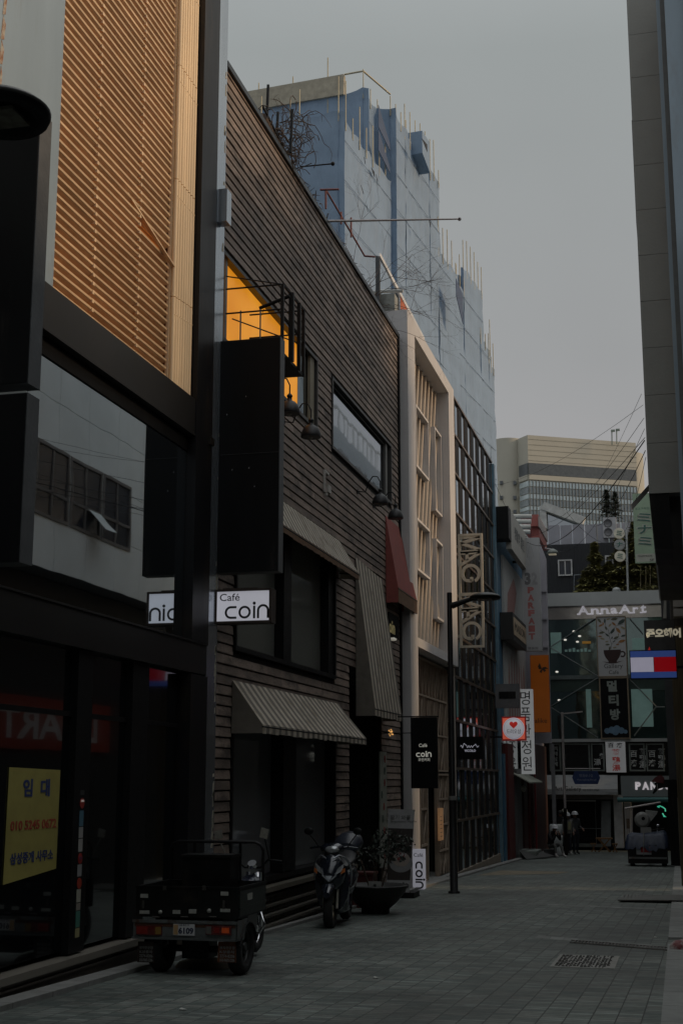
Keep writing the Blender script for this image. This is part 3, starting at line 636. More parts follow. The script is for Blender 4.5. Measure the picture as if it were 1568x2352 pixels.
p = fX(690, 383, -6.25); q = fY(764, 376, p.y)
MBp = MB().tube([p, q], .014, n=6); MBp.ell(q, .04, .04, .04, n=8, m=6)
tag(MBp.build('short_pole', blackm), 'short black rod with round tip beside the tangled vine on the roof', 'pole')
# tree with bare branches behind the cafe roof
bt = thing('bare_tree', 'leafless tree with fine bare branches standing behind the cafe roof', 'tree', (-7.4, 30, 9))
random.seed(5)
t0 = MB(); t0.tube([(-7.6, 30.2, 9), (-7.5, 30.1, 11), (-7.3, 30, 12.6)], [.10, .08, .05], n=7); t0.build('trunk', mat('branch_bark', (.075, .062, .06), .9), bt)
cr = MB()
for s_, d_, L_ in (((-7.3, 30, 12.5), (.45, .3, .7), 1.25), ((-7.3, 30, 12.7), (.9, .2, .6), 1.3), ((-7.4, 30, 12.4), (.9, .5, .25), 1.5), ((-7.4, 30, 12.3), (.8, -.2, .4), 1.3), ((-7.3, 30.2, 12.3), (.7, 1, .05), 1.5), ((-7.3, 30, 12.6), (.2, -.6, .9), 1.2), ((-7.3, 30, 12.4), (1, .1, -.05), 1.3)):
    branch(cr, V(s_) + V((.1, 0, .2)), d_, L_, .012, 4, .5, .03)
cr.build('crown', mat('branch_bark', (.075, .062, .06), .9), bt)
# ---- black projecting signs
def boxsign(name, label, x0, x1, y0, y1, z0, z1, mface, mside, cat='sign'):
    t = thing(name, label, cat, ((x0 + x1) / 2, y0, z0))
    B(x0, x1, y0 + .012, y1, z0, z1).build('case', mside, t); B(x0 + .01, x1 - .008, y0, y0 + .012, z0 + .008, z1 - .008).build('face', mface, t)
    return t
t = boxsign('blank_sign_box', 'tall blank black sign box at the left edge behind the street lamp head', -6.05, -5.1, 9.89, 10.12, 4.94, 7.40, blk, blkside)
MB().tube([(-6.08, 10, 5.1), (-6.0, 10, 5.1)], .03, n=6).build('bracket', blackm, t)
t = boxsign('blank_sign_box', 'shorter blank black sign box at the left edge hanging under another', -6.05, -5.1, 9.89, 10.12, 3.43, 4.86, blk, blkside)
B(-6.05, -5.13, 9.93, 9.97, 4.862, 4.885).build('light_strip', mat('pale_strip', (.5, .52, .5), .5), t)
t = boxsign('blank_sign_box', 'big tall black sign box projecting between the louvred building and the cafe', -6.05, -5.155, 17.5, 17.72, 4.49, 7.84, blk, blkside)
br = MB(); br.box(-6.1, -6.0, 17.55, 17.65, 4.6, 4.7); br.box(-6.1, -6.0, 17.55, 17.65, 7.5, 7.6); br.build('bracket', blackm, t)
ch_ = MB()
for k in range(5): x_ = random.uniform(-5.95, -5.3); z_ = random.choice((random.uniform(4.9, 7.2), random.uniform(5.9, 6.9))); ch_.prism([(x_, 17.499, z_), (x_ + .012, 17.499, z_ + .004), (x_ + .008, 17.499, z_ + .022)], (0, -.002, 0))
ch_.build('paint_chips', mat('chip_white', (.4, .4, .4), .7), t)
B(-6.02, -5.17, 17.494, 17.499, 6.16, 6.166).build('panel_seam', mat('seam', (.03, .03, .032), .5), t)
# stroke lettering for the rounded cafe name: c o i n
def arc(c, r, a0, a1, u, v, n=18): return [c + u * r * math.cos(math.radians(a0 + (a1 - a0) * i / n)) + v * r * math.sin(math.radians(a0 + (a1 - a0) * i / n)) for i in range(n + 1)]
def stroke(mb, pts, wdt, nrm, dep, **k):
    nrm = V(nrm); L, R = [], []
    for i, p in enumerate(pts):
        d = (pts[min(i + 1, len(pts) - 1)] - pts[max(i - 1, 0)]).normalized(); s_ = d.cross(nrm).normalized() * wdt / 2; L.append(p + s_); R.append(p - s_)
    rings = [[a, b, b - nrm * dep, a - nrm * dep] for a, b in zip(L, R)]
    mb.loft(rings, smooth=False, **k)
def coin(mb, org, u, v, ht, dep=.004, wt=.17):    # org lower left; ht = letter height (x-height)
    u, v = V(u), V(v); nr = u.cross(v); r = ht / 2; w_ = ht * wt; o = V(org) + nr * dep
    c1 = o + u * r + v * r
    stroke(mb, [c1 + u * r * .9 + v * (r - w_ / 2)] + arc(c1, r - w_ / 2, 90, 270, u, v) + [c1 + u * r * .9 - v * (r - w_ / 2)], w_, nr, dep)
    c2 = c1 + u * ht * 1.12; stroke(mb, arc(c2, r - w_ / 2, 0, 360, u, v, 28), w_, nr, dep)
    xi = c2 + u * (r + ht * .28) - v * r; stroke(mb, [xi, xi + v * ht * .98], w_, nr, dep)
    mb.lathe(xi + v * ht * 1.18 , [(w_ * .72, -dep), (w_ * .72, 0)], axis=nr, n=16)
    xn = xi + u * ht * .32 ; rn = ht * .40
    stroke(mb, [xn, xn + v * (ht - rn)] + arc(xn + u * rn + v * (ht - rn), rn, 180, 0, u, v)[1:] + [xn + u * 2 * rn], w_, nr, dep)
# cafe coin projecting light box
t = thing('cafe_light_sign', 'backlit white sign box with black coin lettering in a rusty frame', 'sign', (-5.65, 17.5, 3.8))
fr = frame_xz(MB(), -6.06, -5.25, 17.49, 17.70, 3.79, 4.26, .03); fr.build('frame', rustf, t)
MB().box(-6.03, -5.28, 17.51, 17.66, 3.82, 4.23).build('panel', litwhite, t)
MB().box(-6.06, -5.25, 17.705, 17.72, 3.79, 4.26).build('back', rustf, t)
lt = MB(); coin(lt, (-5.915, 17.51, 3.852), UX, UZ, .175, .004); lt.build('lettering', ink, t)
MB().text('Café', (-5.99, 17.51, 4.10), UX, UZ, .285, .10, .003, bold=.004).build('lettering', ink, t)
cap = MB(); cap.box(-5.95, -5.45, 17.5, 17.62, 4.262, 4.275); cap.build('rain_cap', rustf, t)
# hanging black cafe sign by the doorway
a = fY(941, 1648, 27.3); b = fY(1007, 1811, 27.3)
a = fX(942, 1648, -5.75); yq = 28.3; a = fY(942, 1648, yq); b = fY(1007, 1811, yq)
t = boxsign('cafe_hanging_sign', 'black rectangular projecting sign with small white coin lettering', a.x, b.x - .03, yq, yq + .14, b.z, a.z, blk, blackm)
W_ = b.x - a.x; lt = MB(); coin(lt, (a.x + W_ * .19, yq, a.z - (a.z - b.z) * .56), UX, UZ, W_ * .155, .004, wt=.24); lt.build('lettering', litdim, t)
MB().text('Café', (a.x + W_ * .30, yq, a.z - (a.z - b.z) * .42), UX, UZ, W_ * .3, None, .003, bold=.01).build('lettering', litdim, t)
MB().text('코인커피', (a.x + W_ * .27, yq, a.z - (a.z - b.z) * .62), UX, UZ, W_ * .42, None, .003, bold=.01).build('lettering', litdim, t)
br = MB(); br.tube([(-6.1, yq + .06, a.z + .02), (b.x, yq + .06, a.z + .02)], .016, n=6); br.tube([(-6.1, yq + .06, a.z - .32), (a.x, yq + .06, a.z - .32)], .01, n=6); br.build('bracket', blackm, t)
# wall letters seen beside the steep awning
t = thing('wall_name_board', 'black board with pale letters glimpsed beside the steep striped awning', 'sign', (-6.05, 30.1, 4.9))
a = fX(893, 1405, -6.06); b = fX(916, 1470, -6.06); B(-6.09, -6.06, a.y, b.y, b.z, a.z).build('board', blk, t)
lt = MB(); MB().text('oin', (-6.055, fX(893, 1450, -6.06).y, fX(893, 1452, -6.06).z), UY, UZ, .62, .28, .004, bold=.02).build('lettering', mat('yellow_letters', (.5, .42, .2), .5, 0, emit=(.5, .42, .2), es=.25), t)
MB().lathe(fX(901, 1471, -6.0), [(.09, 0), (.1, .03), (.05, .06)], n=12).build('downlight', mat('white_fitting', (.6, .6, .55), .4, 0, emit=(.9, .85, .7), es=.35), t)
# little warm fairy lights in the doorway
t = thing('fairy_lights', 'cluster of tiny warm lights hanging in the dark cafe doorway', 'lights', (-6.3, 28.4, 2.8))
fm = mat('warm_bulb', (.5, .3, .1), .5, 0, bump=0, emit=(1, .5, .15), es=1.6)
for i in range(9):
    p = fX(897 + random.uniform(-5, 6), 1683 + random.uniform(-10, 9), -5.9); MB().ell(p, .014, .014, .018, n=6, m=4).build('bulb', fm, t)
# ================================================================= white framed building
b3 = thing('white_framed_building', 'white rendered building with deep square frame and slanted cream fins over its upper floors', 'building', (-6.1, 34.5, g(34.5)))
XW = -5.88
fr = MB(); fr.box(-6.6, XW, 30.86, 31.82, -.8, 12.96); fr.box(-6.6, XW, 37.06, 38.02, 4.82, 12.96); fr.box(-6.6, XW, 31.825, 37.055, 12.6, 12.96); fr.box(-6.6, XW, 31.825, 37.055, 4.82, 5.04)
fr.build('outer_frame', white, b3)
B(-13, -6.45, 30.9, 38.0, 4.8, 12.9).build('wall', cream, b3); B(-13, -6.9, 30.9, 38.0, -.9, 4.79).build('lower_wall', mat('dim_interior', (.05, .045, .04), .8), b3)
gsl = MB(); gsl.box(-6.445, -6.43, 31.9, 37.0, 10.2, 12.1); gsl.box(-6.445, -6.43, 31.9, 35.8, 5.2, 10.1); gsl.build('glazing', glass_mirror('bright_glass', (.85, .9, .95), .05, mixf=.8), b3)
fn = MB(); y = 31.0
while y < 40.5:
    for z0_, z1_ in ((5.05, 12.58),):
        k = .32; n_ = 1
        za_, zb_ = z0_, z1_; ya_ = y + (za_ - 9) * k; yb_ = y + (zb_ - 9) * k
        # clip to the opening
        if ya_ < 31.83: t_ = (31.83 - ya_) / (yb_ - ya_); za_ += (zb_ - za_) * t_; ya_ = 31.83
        if yb_ > 37.05: t_ = (yb_ - 37.05) / (yb_ - ya_); zb_ -= (zb_ - za_) * t_; yb_ = 37.05
        if zb_ > za_ + .3 and ya_ < 37: fn.prism([(-6.42, ya_, za_), (-6.42, ya_ + .13, za_), (-6.42, yb_ + .13, zb_), (-6.42, yb_, zb_)], (.2, 0, 0))
    y += .52
fn.build('fins', cream, b3)
def reveal(par, ya, yb, za, zb):
    o = frame_rect(MB(), -6.42, -6.10, ya, yb, za, zb, .06).build('window', white, par)
    B(-6.40, -6.38, ya + .06, yb - .06, za + .06, zb - .06).build('pane', glass_mirror('bright_glass', (.85, .9, .95), .05), o)
for q in ((33.1, 34.95, 9.55, 11.2), (35.95, 37.02, 8.95, 11.33), (33.1, 34.95, 6.87, 8.22), (35.95, 37.02, 5.97, 8.17)): reveal(b3, *q)
# lattice screens at the lower part
def lattice(y0, y1, z0, z1, ny, nz):
    mb = frame_rect(MB(), -6.30, -6.18, y0, y1, z0, z1, .05)
    for i in range(1, nz): zz = z0 + (z1 - z0) * i / nz; mb.box(-6.27, -6.2, y0 + .05, y1 - .05, zz - .025, zz + .025)
    for j in range(nz):
        za_, zb_ = z0 + (z1 - z0) * j / nz, z0 + (z1 - z0) * (j + 1) / nz
        for i in range(ny):
            ya_, yb_ = y0 + (y1 - y0) * i / ny, y0 + (y1 - y0) * (i + 1) / ny
            mb.bar((-6.235, ya_, za_), (-6.235, ya_, zb_), .03); mb.bar((-6.225, ya_, za_), (-6.225, (ya_ + yb_) / 2 if (i + j) % 2 else yb_, zb_), .025); mb.bar((-6.245, yb_, za_), (-6.245, (ya_ + yb_) / 2, zb_), .022)
    return mb
lattice(32.3, 37.9, 1.9, 4.75, 12, 3).build('lattice_screen', lattm, b3); lattice(36.2, 37.9, -.85, 1.85, 4, 4).build('lattice_screen', lattm, b3); lattice(33.6, 34.6, -.8, 1.85, 2, 3).build('lattice_screen', lattm, b3)
B(-6.9, -6.45, 31.9, 37.9, 1.85, 4.79).build('brown_backing', mat('brown_backing', (.20, .12, .08), .7), b3)
dd = B(-6.5, -6.40, 34.7, 35.9, -.85, 1.85).build('door', mat('grey_green_door', (.17, .18, .165), .5), b3); MB().tube([(-6.38, 35.7, .2), (-6.38, 35.7, .6)], .015).build('handle', chrome, dd)
B(-6.3, -6.0, 31.83, 32.25, -.8, 4.8).build('side_post', white, b3)
B(-6.9, -5.99, 32, 38, -.98, -.80).build('step', concrete, b3)
bm_ = MB(); q = fX(972, 1910, -6.2)
t = thing('lit_menu_board', 'small warm lit menu board beside the brown lattice of the white building', 'menu board', q)
B(-6.17, -6.12, 35.95, 36.55, .12, .95).build('board', mat('amber_panel', (.5, .28, .14), .5, 0, emit=(.62, .32, .15), es=.28), t)
lt = MB()
for i in range(6): lt.box(-6.118, -6.115, 36.02, 36.02 + random.uniform(.2, .4), .22 + i * .1, .235 + i * .1)
lt.build('lines', ink, t)
# ================================================================= rooftop terrace behind: white screens, posts, red fringe
b3r = thing('rooftop_shelter', 'rooftop terrace shelter with white panels, dark posts and a torn red fringe', 'shelter', (-6.6, 31, 12.9))
pn = MB(); a = fX(868, 590, -7.4)
for (x0_, x1_, yt, yb_) in ((857, 866, 603, 700), (868, 912, 600, 735)): pass
B(-7.6, -7.55, fX(866, 700, -7.6).y, 38.0, 12.4, fX(868, 592, -6.5).z - .1).build('white_panel', mat('white_sheet', (.7, .72, .75), .5, 0, var=.1, scale=2, emit=(.5, .52, .55), es=0), b3r)
for i, (px, yt, yb_) in enumerate(((868, 590, 700), (912, 668, 735))):
    p = fX(px, yb_, -6.6); q = fX(px, yt, -6.6); MB().bar((p.x, p.y, p.z - .5), (p.x, p.y, q.z), .10).build('post', mat('dark_post', (.06, .065, .07), .5, .3), b3r)
p = fX(880, 669, -6.6); q = fY(925, 668, p.y); MB().tube([(-7.5, p.y, p.z), p, q], .05, n=8).build('beam', mat('pale_beam', (.4, .42, .42), .5), b3r)
e0 = fX(866, 585, -6.5); e1 = fX(968, 780, -6.0)
MB().bar((-6.45, e0.y, e0.z), (-5.95, e1.y, e1.z), .05, .10).build('roof_edge', mat('pale_edge', (.62, .63, .64), .5), b3r)
fg = MB()
for i in range(26):
    t0_ = .45 + i / 60; t1_ = t0_ + 1 / 60; pa = V((-6.45, e0.y, e0.z)).lerp(V((-5.95, e1.y, e1.z)), t0_); pb_ = V((-6.45, e0.y, e0.z)).lerp(V((-5.95, e1.y, e1.z)), t1_)
    h_ = .32 + .14 * math.sin(i * 1.3) + random.uniform(0, .08); fg.prism([pa - UZ * .05, pb_ - UZ * .05, pb_ - UZ * h_, pa - UZ * h_], (.01, 0, 0))
fg.build('red_fringe', mat('red_fringe', (.42, .12, .06), .8, 0, var=.3), b3r)
B(-7.4, -6.2, 30.9, 31.3, 12.97, 13.42).build('concrete_upstand', mat('mossy_concrete', (.27, .28, .26), .85, 0, var=.2, scale=4, dirt=(.13, .13, .12), dirt_t=.58), b3r)
# ================================================================= dark glazed building
b4 = thing('dark_glazed_building', 'dark building with staggered black and glass panels between bronze rails', 'building', (-6.1, 43, g(43)))
B(-14, -6.3, 38.05, 47.9, -1.2, 12.95).build('wall', mat('inner_dark', (.015, .015, .016), .8), b4)
zl = [-.85, .55, 2.0, 3.35, 4.6, 5.8, 7.0, 8.25, 9.5, 10.7, 11.9, 13.05]; brz = mat('bronze_rail', (.15, .11, .08), .4, .5, scale=4)
ra_ = MB()
for z in zl[1:]: ra_.box(-6.29, -6.03, 38.05, 47.9, z - .035, z + .035)
ra_.build('rails', brz, b4)
blackp = mat('black_cladding', (.010, .010, .011), .6, .0, spec=.2); ylist = [38.08 + i * .655 for i in range(16)]
for r_ in range(len(zl) - 1):
    z0_, z1_ = zl[r_] + (.036 if r_ else 0), zl[r_ + 1] - .036; mp_ = MB()
    for i in range(15):
        a, b = ylist[i], min(ylist[i + 1], 47.88)
        if (i + r_) % 2: B(-6.28, -6.06, a + .02, b - .02, z0_, z1_).build('black_panel', blackp, b4)
        else: B(-6.105, -6.085, a + .04, b - .06, z0_, z1_).build('glass_panel', curt, b4); mp_.box(-6.28, -6.07, b - .055, b - .02, z0_, z1_)
    mp_.build('bronze_fins', brz, b4)
B(-6.15, -6.0, 38.04, 38.12, -.9, 4.8).build('corner_post', mat('pale_post', (.42, .38, .34), .5), b4)
pb = MB(); pb.prism([(-6.02, 38.1, -.95), (-6.02, 47.8, -1.2), (-6.02, 47.8, -.80), (-6.02, 38.1, -.84)], (-.3, 0, 0)); pb.build('base', mat('sandy_base', (.22, .185, .145), .7, 0, var=.25, scale=4), b4)
# coloured things behind its glass: posters
for (px0, px1, py0, py1, c_, lb) in ((1097, 1103, 1742, 1798, (.40, .12, .06), 'narrow orange red poster behind the glass under the black cursive sign'), (1074, 1081, 1742, 1785, (.34, .38, .40), 'narrow pale poster with a leafy print behind glass under the black cursive sign')):
    a = fX(px0, py0, -6.19); b = fX(px1, py1, -6.19)
    t = thing('window_poster', lb, 'poster', (-6.19, a.y, b.z)); B(-6.195, -6.185, a.y, b.y, b.z, a.z).build('sheet', mat('poster_%s' % ('red' if c_[0] > .39 else 'pale'), c_, .5, 0, var=.3, scale=8), t)
# ---- letter sign MAGMAG : a tall frame with sideways letters
a = fY(1051, 1227, 38.25); b = fY(1112, 1487, 38.25); x0_, x1_, z0_, z1_ = a.x, b.x, b.z, a.z; W_ = x1_ - x0_; Hh = z1_ - z0_
t = thing('letter_frame_sign', 'tall openwork sign frame filled with big sideways letters reading MAGMAG', 'sign', (x0_, 38.25, z0_))
sgm = mat('weathered_sign_wood', (.46, .42, .35), .7, 0, var=.15, scale=6)
yA, yB = 38.22, 38.34
frame_xz(MB(), x0_, x1_, yA, yB, z0_, z1_, .065).build('frame', sgm, t)
def SP(u_, v_): return V((x0_ + .05 + u_ * (W_ - .10), yA + .02, z1_ - .05 - v_ * (Hh - .10)))   # u across, v down
def letter_bar(mb, p, q, w_=.085): a_, b_ = SP(*p), SP(*q); mb.bar(a_ + V((0, .04, 0)), b_ + V((0, .04, 0)), w_, .08, up=(0, 1, 0))
for k, v0 in enumerate((0.0, .52)):
    h_ = .165
    m_ = MB()      # M turned a quarter clockwise
    letter_bar(m_, (0, v0 + .015), (1, v0 + .015)); letter_bar(m_, (1, v0 + .02), (.05, v0 + h_ * .42)); letter_bar(m_, (.05, v0 + h_ * .42), (1, v0 + h_ * .82)); letter_bar(m_, (0, v0 + h_ * .92), (.95, v0 + h_ * .86))
    m_.build('letter', sgm, t)
    m_ = MB(); letter_bar(m_, (0, v0 + h_ * .98), (.98, v0 + h_ * .95)); letter_bar(m_, (1, v0 + h_ * .95), (.02, v0 + h_ * 1.62)); letter_bar(m_, (.33, v0 + h_ * .98), (.33, v0 + h_ * 1.38)); m_.build('letter', sgm, t)
    m_ = MB(); cc = SP(.5, v0 + h_ * 2.12); rr = (W_ - .12) / 2 - .05
    stroke(m_, [p + V((0, 0, 0)) for p in arc(cc, rr, -62, 232, UX, UZ, 26)], .085, (0, -1, 0), .08)
    e_ = cc + UX * rr * math.cos(math.radians(232)) + UZ * rr * math.sin(math.radians(232))
    m_.bar(e_ + V((0, .04, 0)), V((cc.x + .02, yA + .06, e_.z - .02)), .085, .08, up=(0, 1, 0)); m_.bar(V((cc.x + .02, yA + .06, e_.z - .03)), V((cc.x + .02, yA + .06, cc.z - .1)), .085, .08, up=(0, 1, 0))
    m_.build('letter', sgm, t)
MB().box(-6.1, x0_ - .002, yA + .03, yA + .09, z0_ + .3, z0_ + .38).box(-6.1, x0_ - .002, yA + .03, yA + .09, z1_ - .4, z1_ - .32).build('bracket', sgm, t)
# VICOLO sign
a = fY(1050, 1692, 38.6); b = fY(1109, 1744, 38.6)
t = boxsign('cursive_name_sign', 'small black projecting sign with white handwriting above the capitals VICOLO', a.x, b.x, 38.6, 38.75, b.z, a.z, blk, blackm)
W_ = b.x - a.x; Hh = a.z - b.z; wl = mat('lit_white_letters', (.5, .5, .52), .5, 0, bump=0, emit=(.75, .75, .9), es=.6)
MB().text('VICOLO', (a.x + W_ * .27, 38.6, b.z + Hh * .33), UX, UZ, W_ * .44, None, .003, bold=.02).build('lettering', wl, t)
lt = MB(); pts = [V((a.x + W_ * (.12 + .72 * i / 40), 38.596, b.z + Hh * (.56 + .07 * math.sin(i * 1.15) * (1 - i / 70) + (.16 * math.exp(-((i - 9) / 2.2) ** 2)) + (.13 * math.exp(-((i - 32) / 1.8) ** 2))))) for i in range(41)]
stroke(lt, pts, .012, (0, -1, 0), .003); lt.build('handwriting', wl, t)
# ================================================================= blue fronted building
b5 = thing('blue_fronted_building', 'blue fronted building with faded white and red billboard beyond the dark glazed one', 'building', (-6.1, 53, g(53)))
blue = mat('blue_panel', (.055, .14, .22), .5, 0, var=.15, scale=2); bdark = mat('dark_blue_glass', (.03, .05, .07), .25, .2)
B(-14, -6.1, 47.95, 57.9, 3.2, 11.2).build('wall', blue, b5)
B(-14, -6.2, 47.95, 57.9, -1.4, 3.19).build('lower_wall', bdark, b5)
B(-6.22, -6.12, 49.2, 57.0, 1.0, 3.19).build('glazing', glass_mirror('side_mirror', (.8, .82, .82), .02, mixf=.6, wave=.001), b5)
B(-6.3, -5.98, 47.93, 48.25, -1.2, 13.0).build('corner_trim', mat('light_blue_trim', (.14, .24, .31), .4, .2), b5)
B(-6.2, -6.0, 49.0, 49.5, -1.3, 2.6).build('blue_pilaster', blue, b5)
B(-14, -5.55, 48.4, 49.2, 10.3, 11.5).build('roof_box', blackm, b5)
a = fX(1158, 1152, -5.6); b = fX(1188, 1243, -5.6)
B(-5.75, -5.55, 49.2, 56.5, 10.05, 11.5).build('fascia', mat('cream_fascia', (.46, .44, .40), .6, 0, var=.12, scale=2), b5)
lt = MB(); lt.text('생활의 발견', (-5.546, 50.2, 10.6), UY, UZ, 3.4, .5, .004, bold=.02); lt.build('fascia_lettering', mat('grey_letters', (.16, .16, .16), .6), b5)
bb_ = thing('faded_billboard', 'large faded white and red billboard flat on the blue wall', 'billboard', (-6.05, 52.5, 3.4))
B(-6.09, -6.0, 50.2, 57.5, 3.3, 10.0).build('panel', mat('faded_white_red', (.42, .42, .41), .6, 0, var=.15, scale=1.5, stretch=(1, 1, .3)), bb_)
rdm = mat('faded_red_print', (.32, .17, .155), .6, 0, var=.3, scale=5)
lt = MB(); lt.text('32', (-5.995, 51.0, 7.6), UY, UZ, 3.2, 1.4, .004, bold=.05); lt.text('BABY', (-5.995, 50.7, 3.6), UZ * -1 * -1, UY * -1, 5.5, 2.2, .004, bold=.03)
lt = MB(); lt.prism([(-5.998, 51.0, 7.5), (-5.998, 53.2, 7.9), (-5.998, 54.5, 9.1), (-5.998, 53.6, 9.6), (-5.998, 51.4, 8.7)], (.004, 0, 0)); lt.build('red_print', rdm, bb_)
for i in range(7):
    y_ = 51.0 + i * .85; MB().prism([(-5.998, y_, 3.5), (-5.998, y_ + .42, 3.45), (-5.998, y_ + .5, 5.9 + random.uniform(-.6, .7)), (-5.998, y_ + .22, 6.3), (-5.998, y_ + .05, 5.2)], (.004, 0, 0)).build('red_print', rdm, bb_)
# cream wooden hanging sign
a = fX(1151, 1355, -5.6); b = fX(1176, 1450, -5.6)
t = thing('cream_lettered_sign', 'small wooden wall sign with cream panel jutting from the blue wall behind the lamp head', 'sign', (-5.6, 50, 6.9))
B(-6.09, -5.62, 49.6, 54.2, 6.75, 7.75).build('case', mat('black_case', (.02, .018, .016), .5), t); B(-5.615, -5.60, 49.8, 54.0, 6.95, 7.6).build('panel', mat('peach_panel', (.50, .38, .26), .6), t)
MB().text('MAISON', (-5.596, 50.1, 7.12), UY, UZ, 3.4, .32, .003).build('lettering', ink, t)
# grey square sign
a = fY(1136, 1571, 46.5); b = fY(1192, 1626, 46.5)
t = boxsign('grey_square_sign', 'square mid grey projecting sign with a blank black bar', a.x, b.x, 46.5, 46.7, b.z, a.z, mat('grey_sign_face', (.125, .125, .13), .6), mat('grey_sign_face', (.125, .125, .13), .6))
B(a.x + (b.x - a.x) * .16, a.x + (b.x - a.x) * .86, 46.49, 46.5, b.z + .32, b.z + .56).build('bar', blk, t)
# heart sign
a = fY(1151, 1646, 46.2); b = fY(1207, 1701, 46.2)
t = thing('heart_light_sign', 'square red lightbox with white disc, red heart and Korean word', 'sign', (a.x, 46.2, b.z))
B(a.x, b.x, 46.22, 46.42, b.z, a.z).build('case', mat('dark_red_case', (.12, .01, .01), .4, 0, emit=(.25, .006, .006), es=.5), t)
B(a.x + .03, b.x - .03, 46.2, 46.218, b.z + .05, a.z - .05).build('red_face', mat('lit_red_face', (.4, .06, .05), .5, 0, bump=0, emit=(.95, .17, .10), es=.62), t)
cx, cz = (a.x + b.x) / 2, (a.z + b.z) / 2; R_ = (b.x - a.x) * .455
MB().lathe((cx, 46.198, cz), [(R_, 0), (R_, .012), (0, .012)], axis=(0, -1, 0), n=36).build('white_disc', mat('lit_disc', (.5, .5, .5), .5, 0, bump=0, var=.03, emit=(.60, .60, .66), es=.62), t)
rg = MB(); stroke(rg, arc(V((cx, 46.182, cz)), R_ * .9, 0, 360, UX, UZ, 36), .012, (0, -1, 0), .003); rg.build('ring', mat('mauve_ring', (.3, .2, .3), .5, 0, emit=(.45, .35, .5), es=.5), t)
hp = []
for i in range(30):
    s_ = 2 * math.pi * i / 30; hp.append(V((cx + .0085 * 16 * math.sin(s_) ** 3, 46.183, cz + .13 + .0085 * (13 * math.cos(s_) - 5 * math.cos(2 * s_) - 2 * math.cos(3 * s_) - math.cos(4 * s_)))))
MB().prism(hp, (0, -.006, 0)).build('heart', mat('red_heart', (.5, .02, .02), .4, 0, emit=(.6, .03, .02), es=.6), t)
MB().text('드러오삼', (cx - R_ * .66, 46.185, cz - .17), UX, UZ, R_ * 1.32, .15, .003).build('lettering', ink, t)
MB().box(-6.1, a.x, 46.3, 46.36, cz - .3, cz - .25).build('bracket', blackm, t)
# tall white vertical sign
t = thing('tall_white_sign', 'tall white projecting sign box with black Korean characters in a column', 'sign', (-6.1, 55, 1.8))
a = fY(1192, 1583, 55.0); b = fY(1227, 1778, 55.0); ws = mat('lit_white_sign', (.55, .55, .54), .5, 0, var=.04, bump=0, emit=(.55, .57, .58), es=.40)
B(a.x, b.x, 55.0, 55.3, b.z, a.z).build('case', ws, t)
for i, ch_ in enumerate('명품관정원'):
    hh_ = (a.z - b.z) * .965 / 5; MB().text(ch_, (a.x + .03, 54.998, a.z - .06 - (i + 1) * hh_ + .08), UX, UZ, (b.x - a.x) * .74, hh_ * .84, .004).build('lettering', ink, t)
# parfait sign
a = fY(1196, 1236, 54.2); b = fY(1244, 1494, 54.2)
t = thing('parfait_sign', 'tall pale projecting sign with 32 and fading red PARFAIT letters in a column', 'sign', (a.x, 54.2, b.z))
pgm = mat('pale_grey_sign', (.42, .42, .43), .55, 0, var=.08, scale=2)
B(a.x, b.x, 54.21, 54.6, b.z, a.z).build('case', pgm, t)
W_ = b.x - a.x; Hh = a.z - b.z; gl_ = mat('grey_print', (.17, .17, .175), .6); 
MB().text('3', (a.x + W_ * .14, 54.208, a.z - Hh * .42), UX, UZ, W_ * .33, Hh * .11, .003, bold=.05).build('lettering', gl_, t); MB().text('2', (a.x + W_ * .52, 54.208, a.z - Hh * .42), UX, UZ, W_ * .33, Hh * .11, .003, bold=.05).build('lettering', mat('lighter_print', (.33, .33, .335), .6), t)
ic = MB(); stroke(ic, [V((a.x + W_ * (.5 + q_[0] * .22), 54.205, a.z - Hh * q_[1])) for q_ in ((-.9, .175), (-.35, .10), (0, .045), (.35, .10), (.9, .175), (.3, .17), (0, .25), (-.3, .17), (-.9, .175))], .02, (0, -1, 0), .003); ic.build('ice_cream_outline', mat('lighter_print', (.33, .33, .335), .6), t)
for i, ch_ in enumerate('PARFAIT'): MB().text(ch_, (a.x + W_ * .28, 54.208, a.z - Hh * (.495 + i * .068)), UX, UZ, W_ * .36, Hh * .056, .003, bold=.06).build('lettering', mat('salmon_letters', (.42, .15, .14), .6), t)
MB().text('명동점', (a.x + W_ * .22, 54.208, b.z + Hh * .012), UX, UZ, W_ * .55, Hh * .02, .003, bold=.02).build('lettering', gl_, t)
MB().box(-6.1, a.x, 54.3, 54.4, b.z + 1, b.z + 1.1).box(-6.1, a.x, 54.3, 54.4, a.z - 1, a.z - .9).build('bracket', blackm, t)
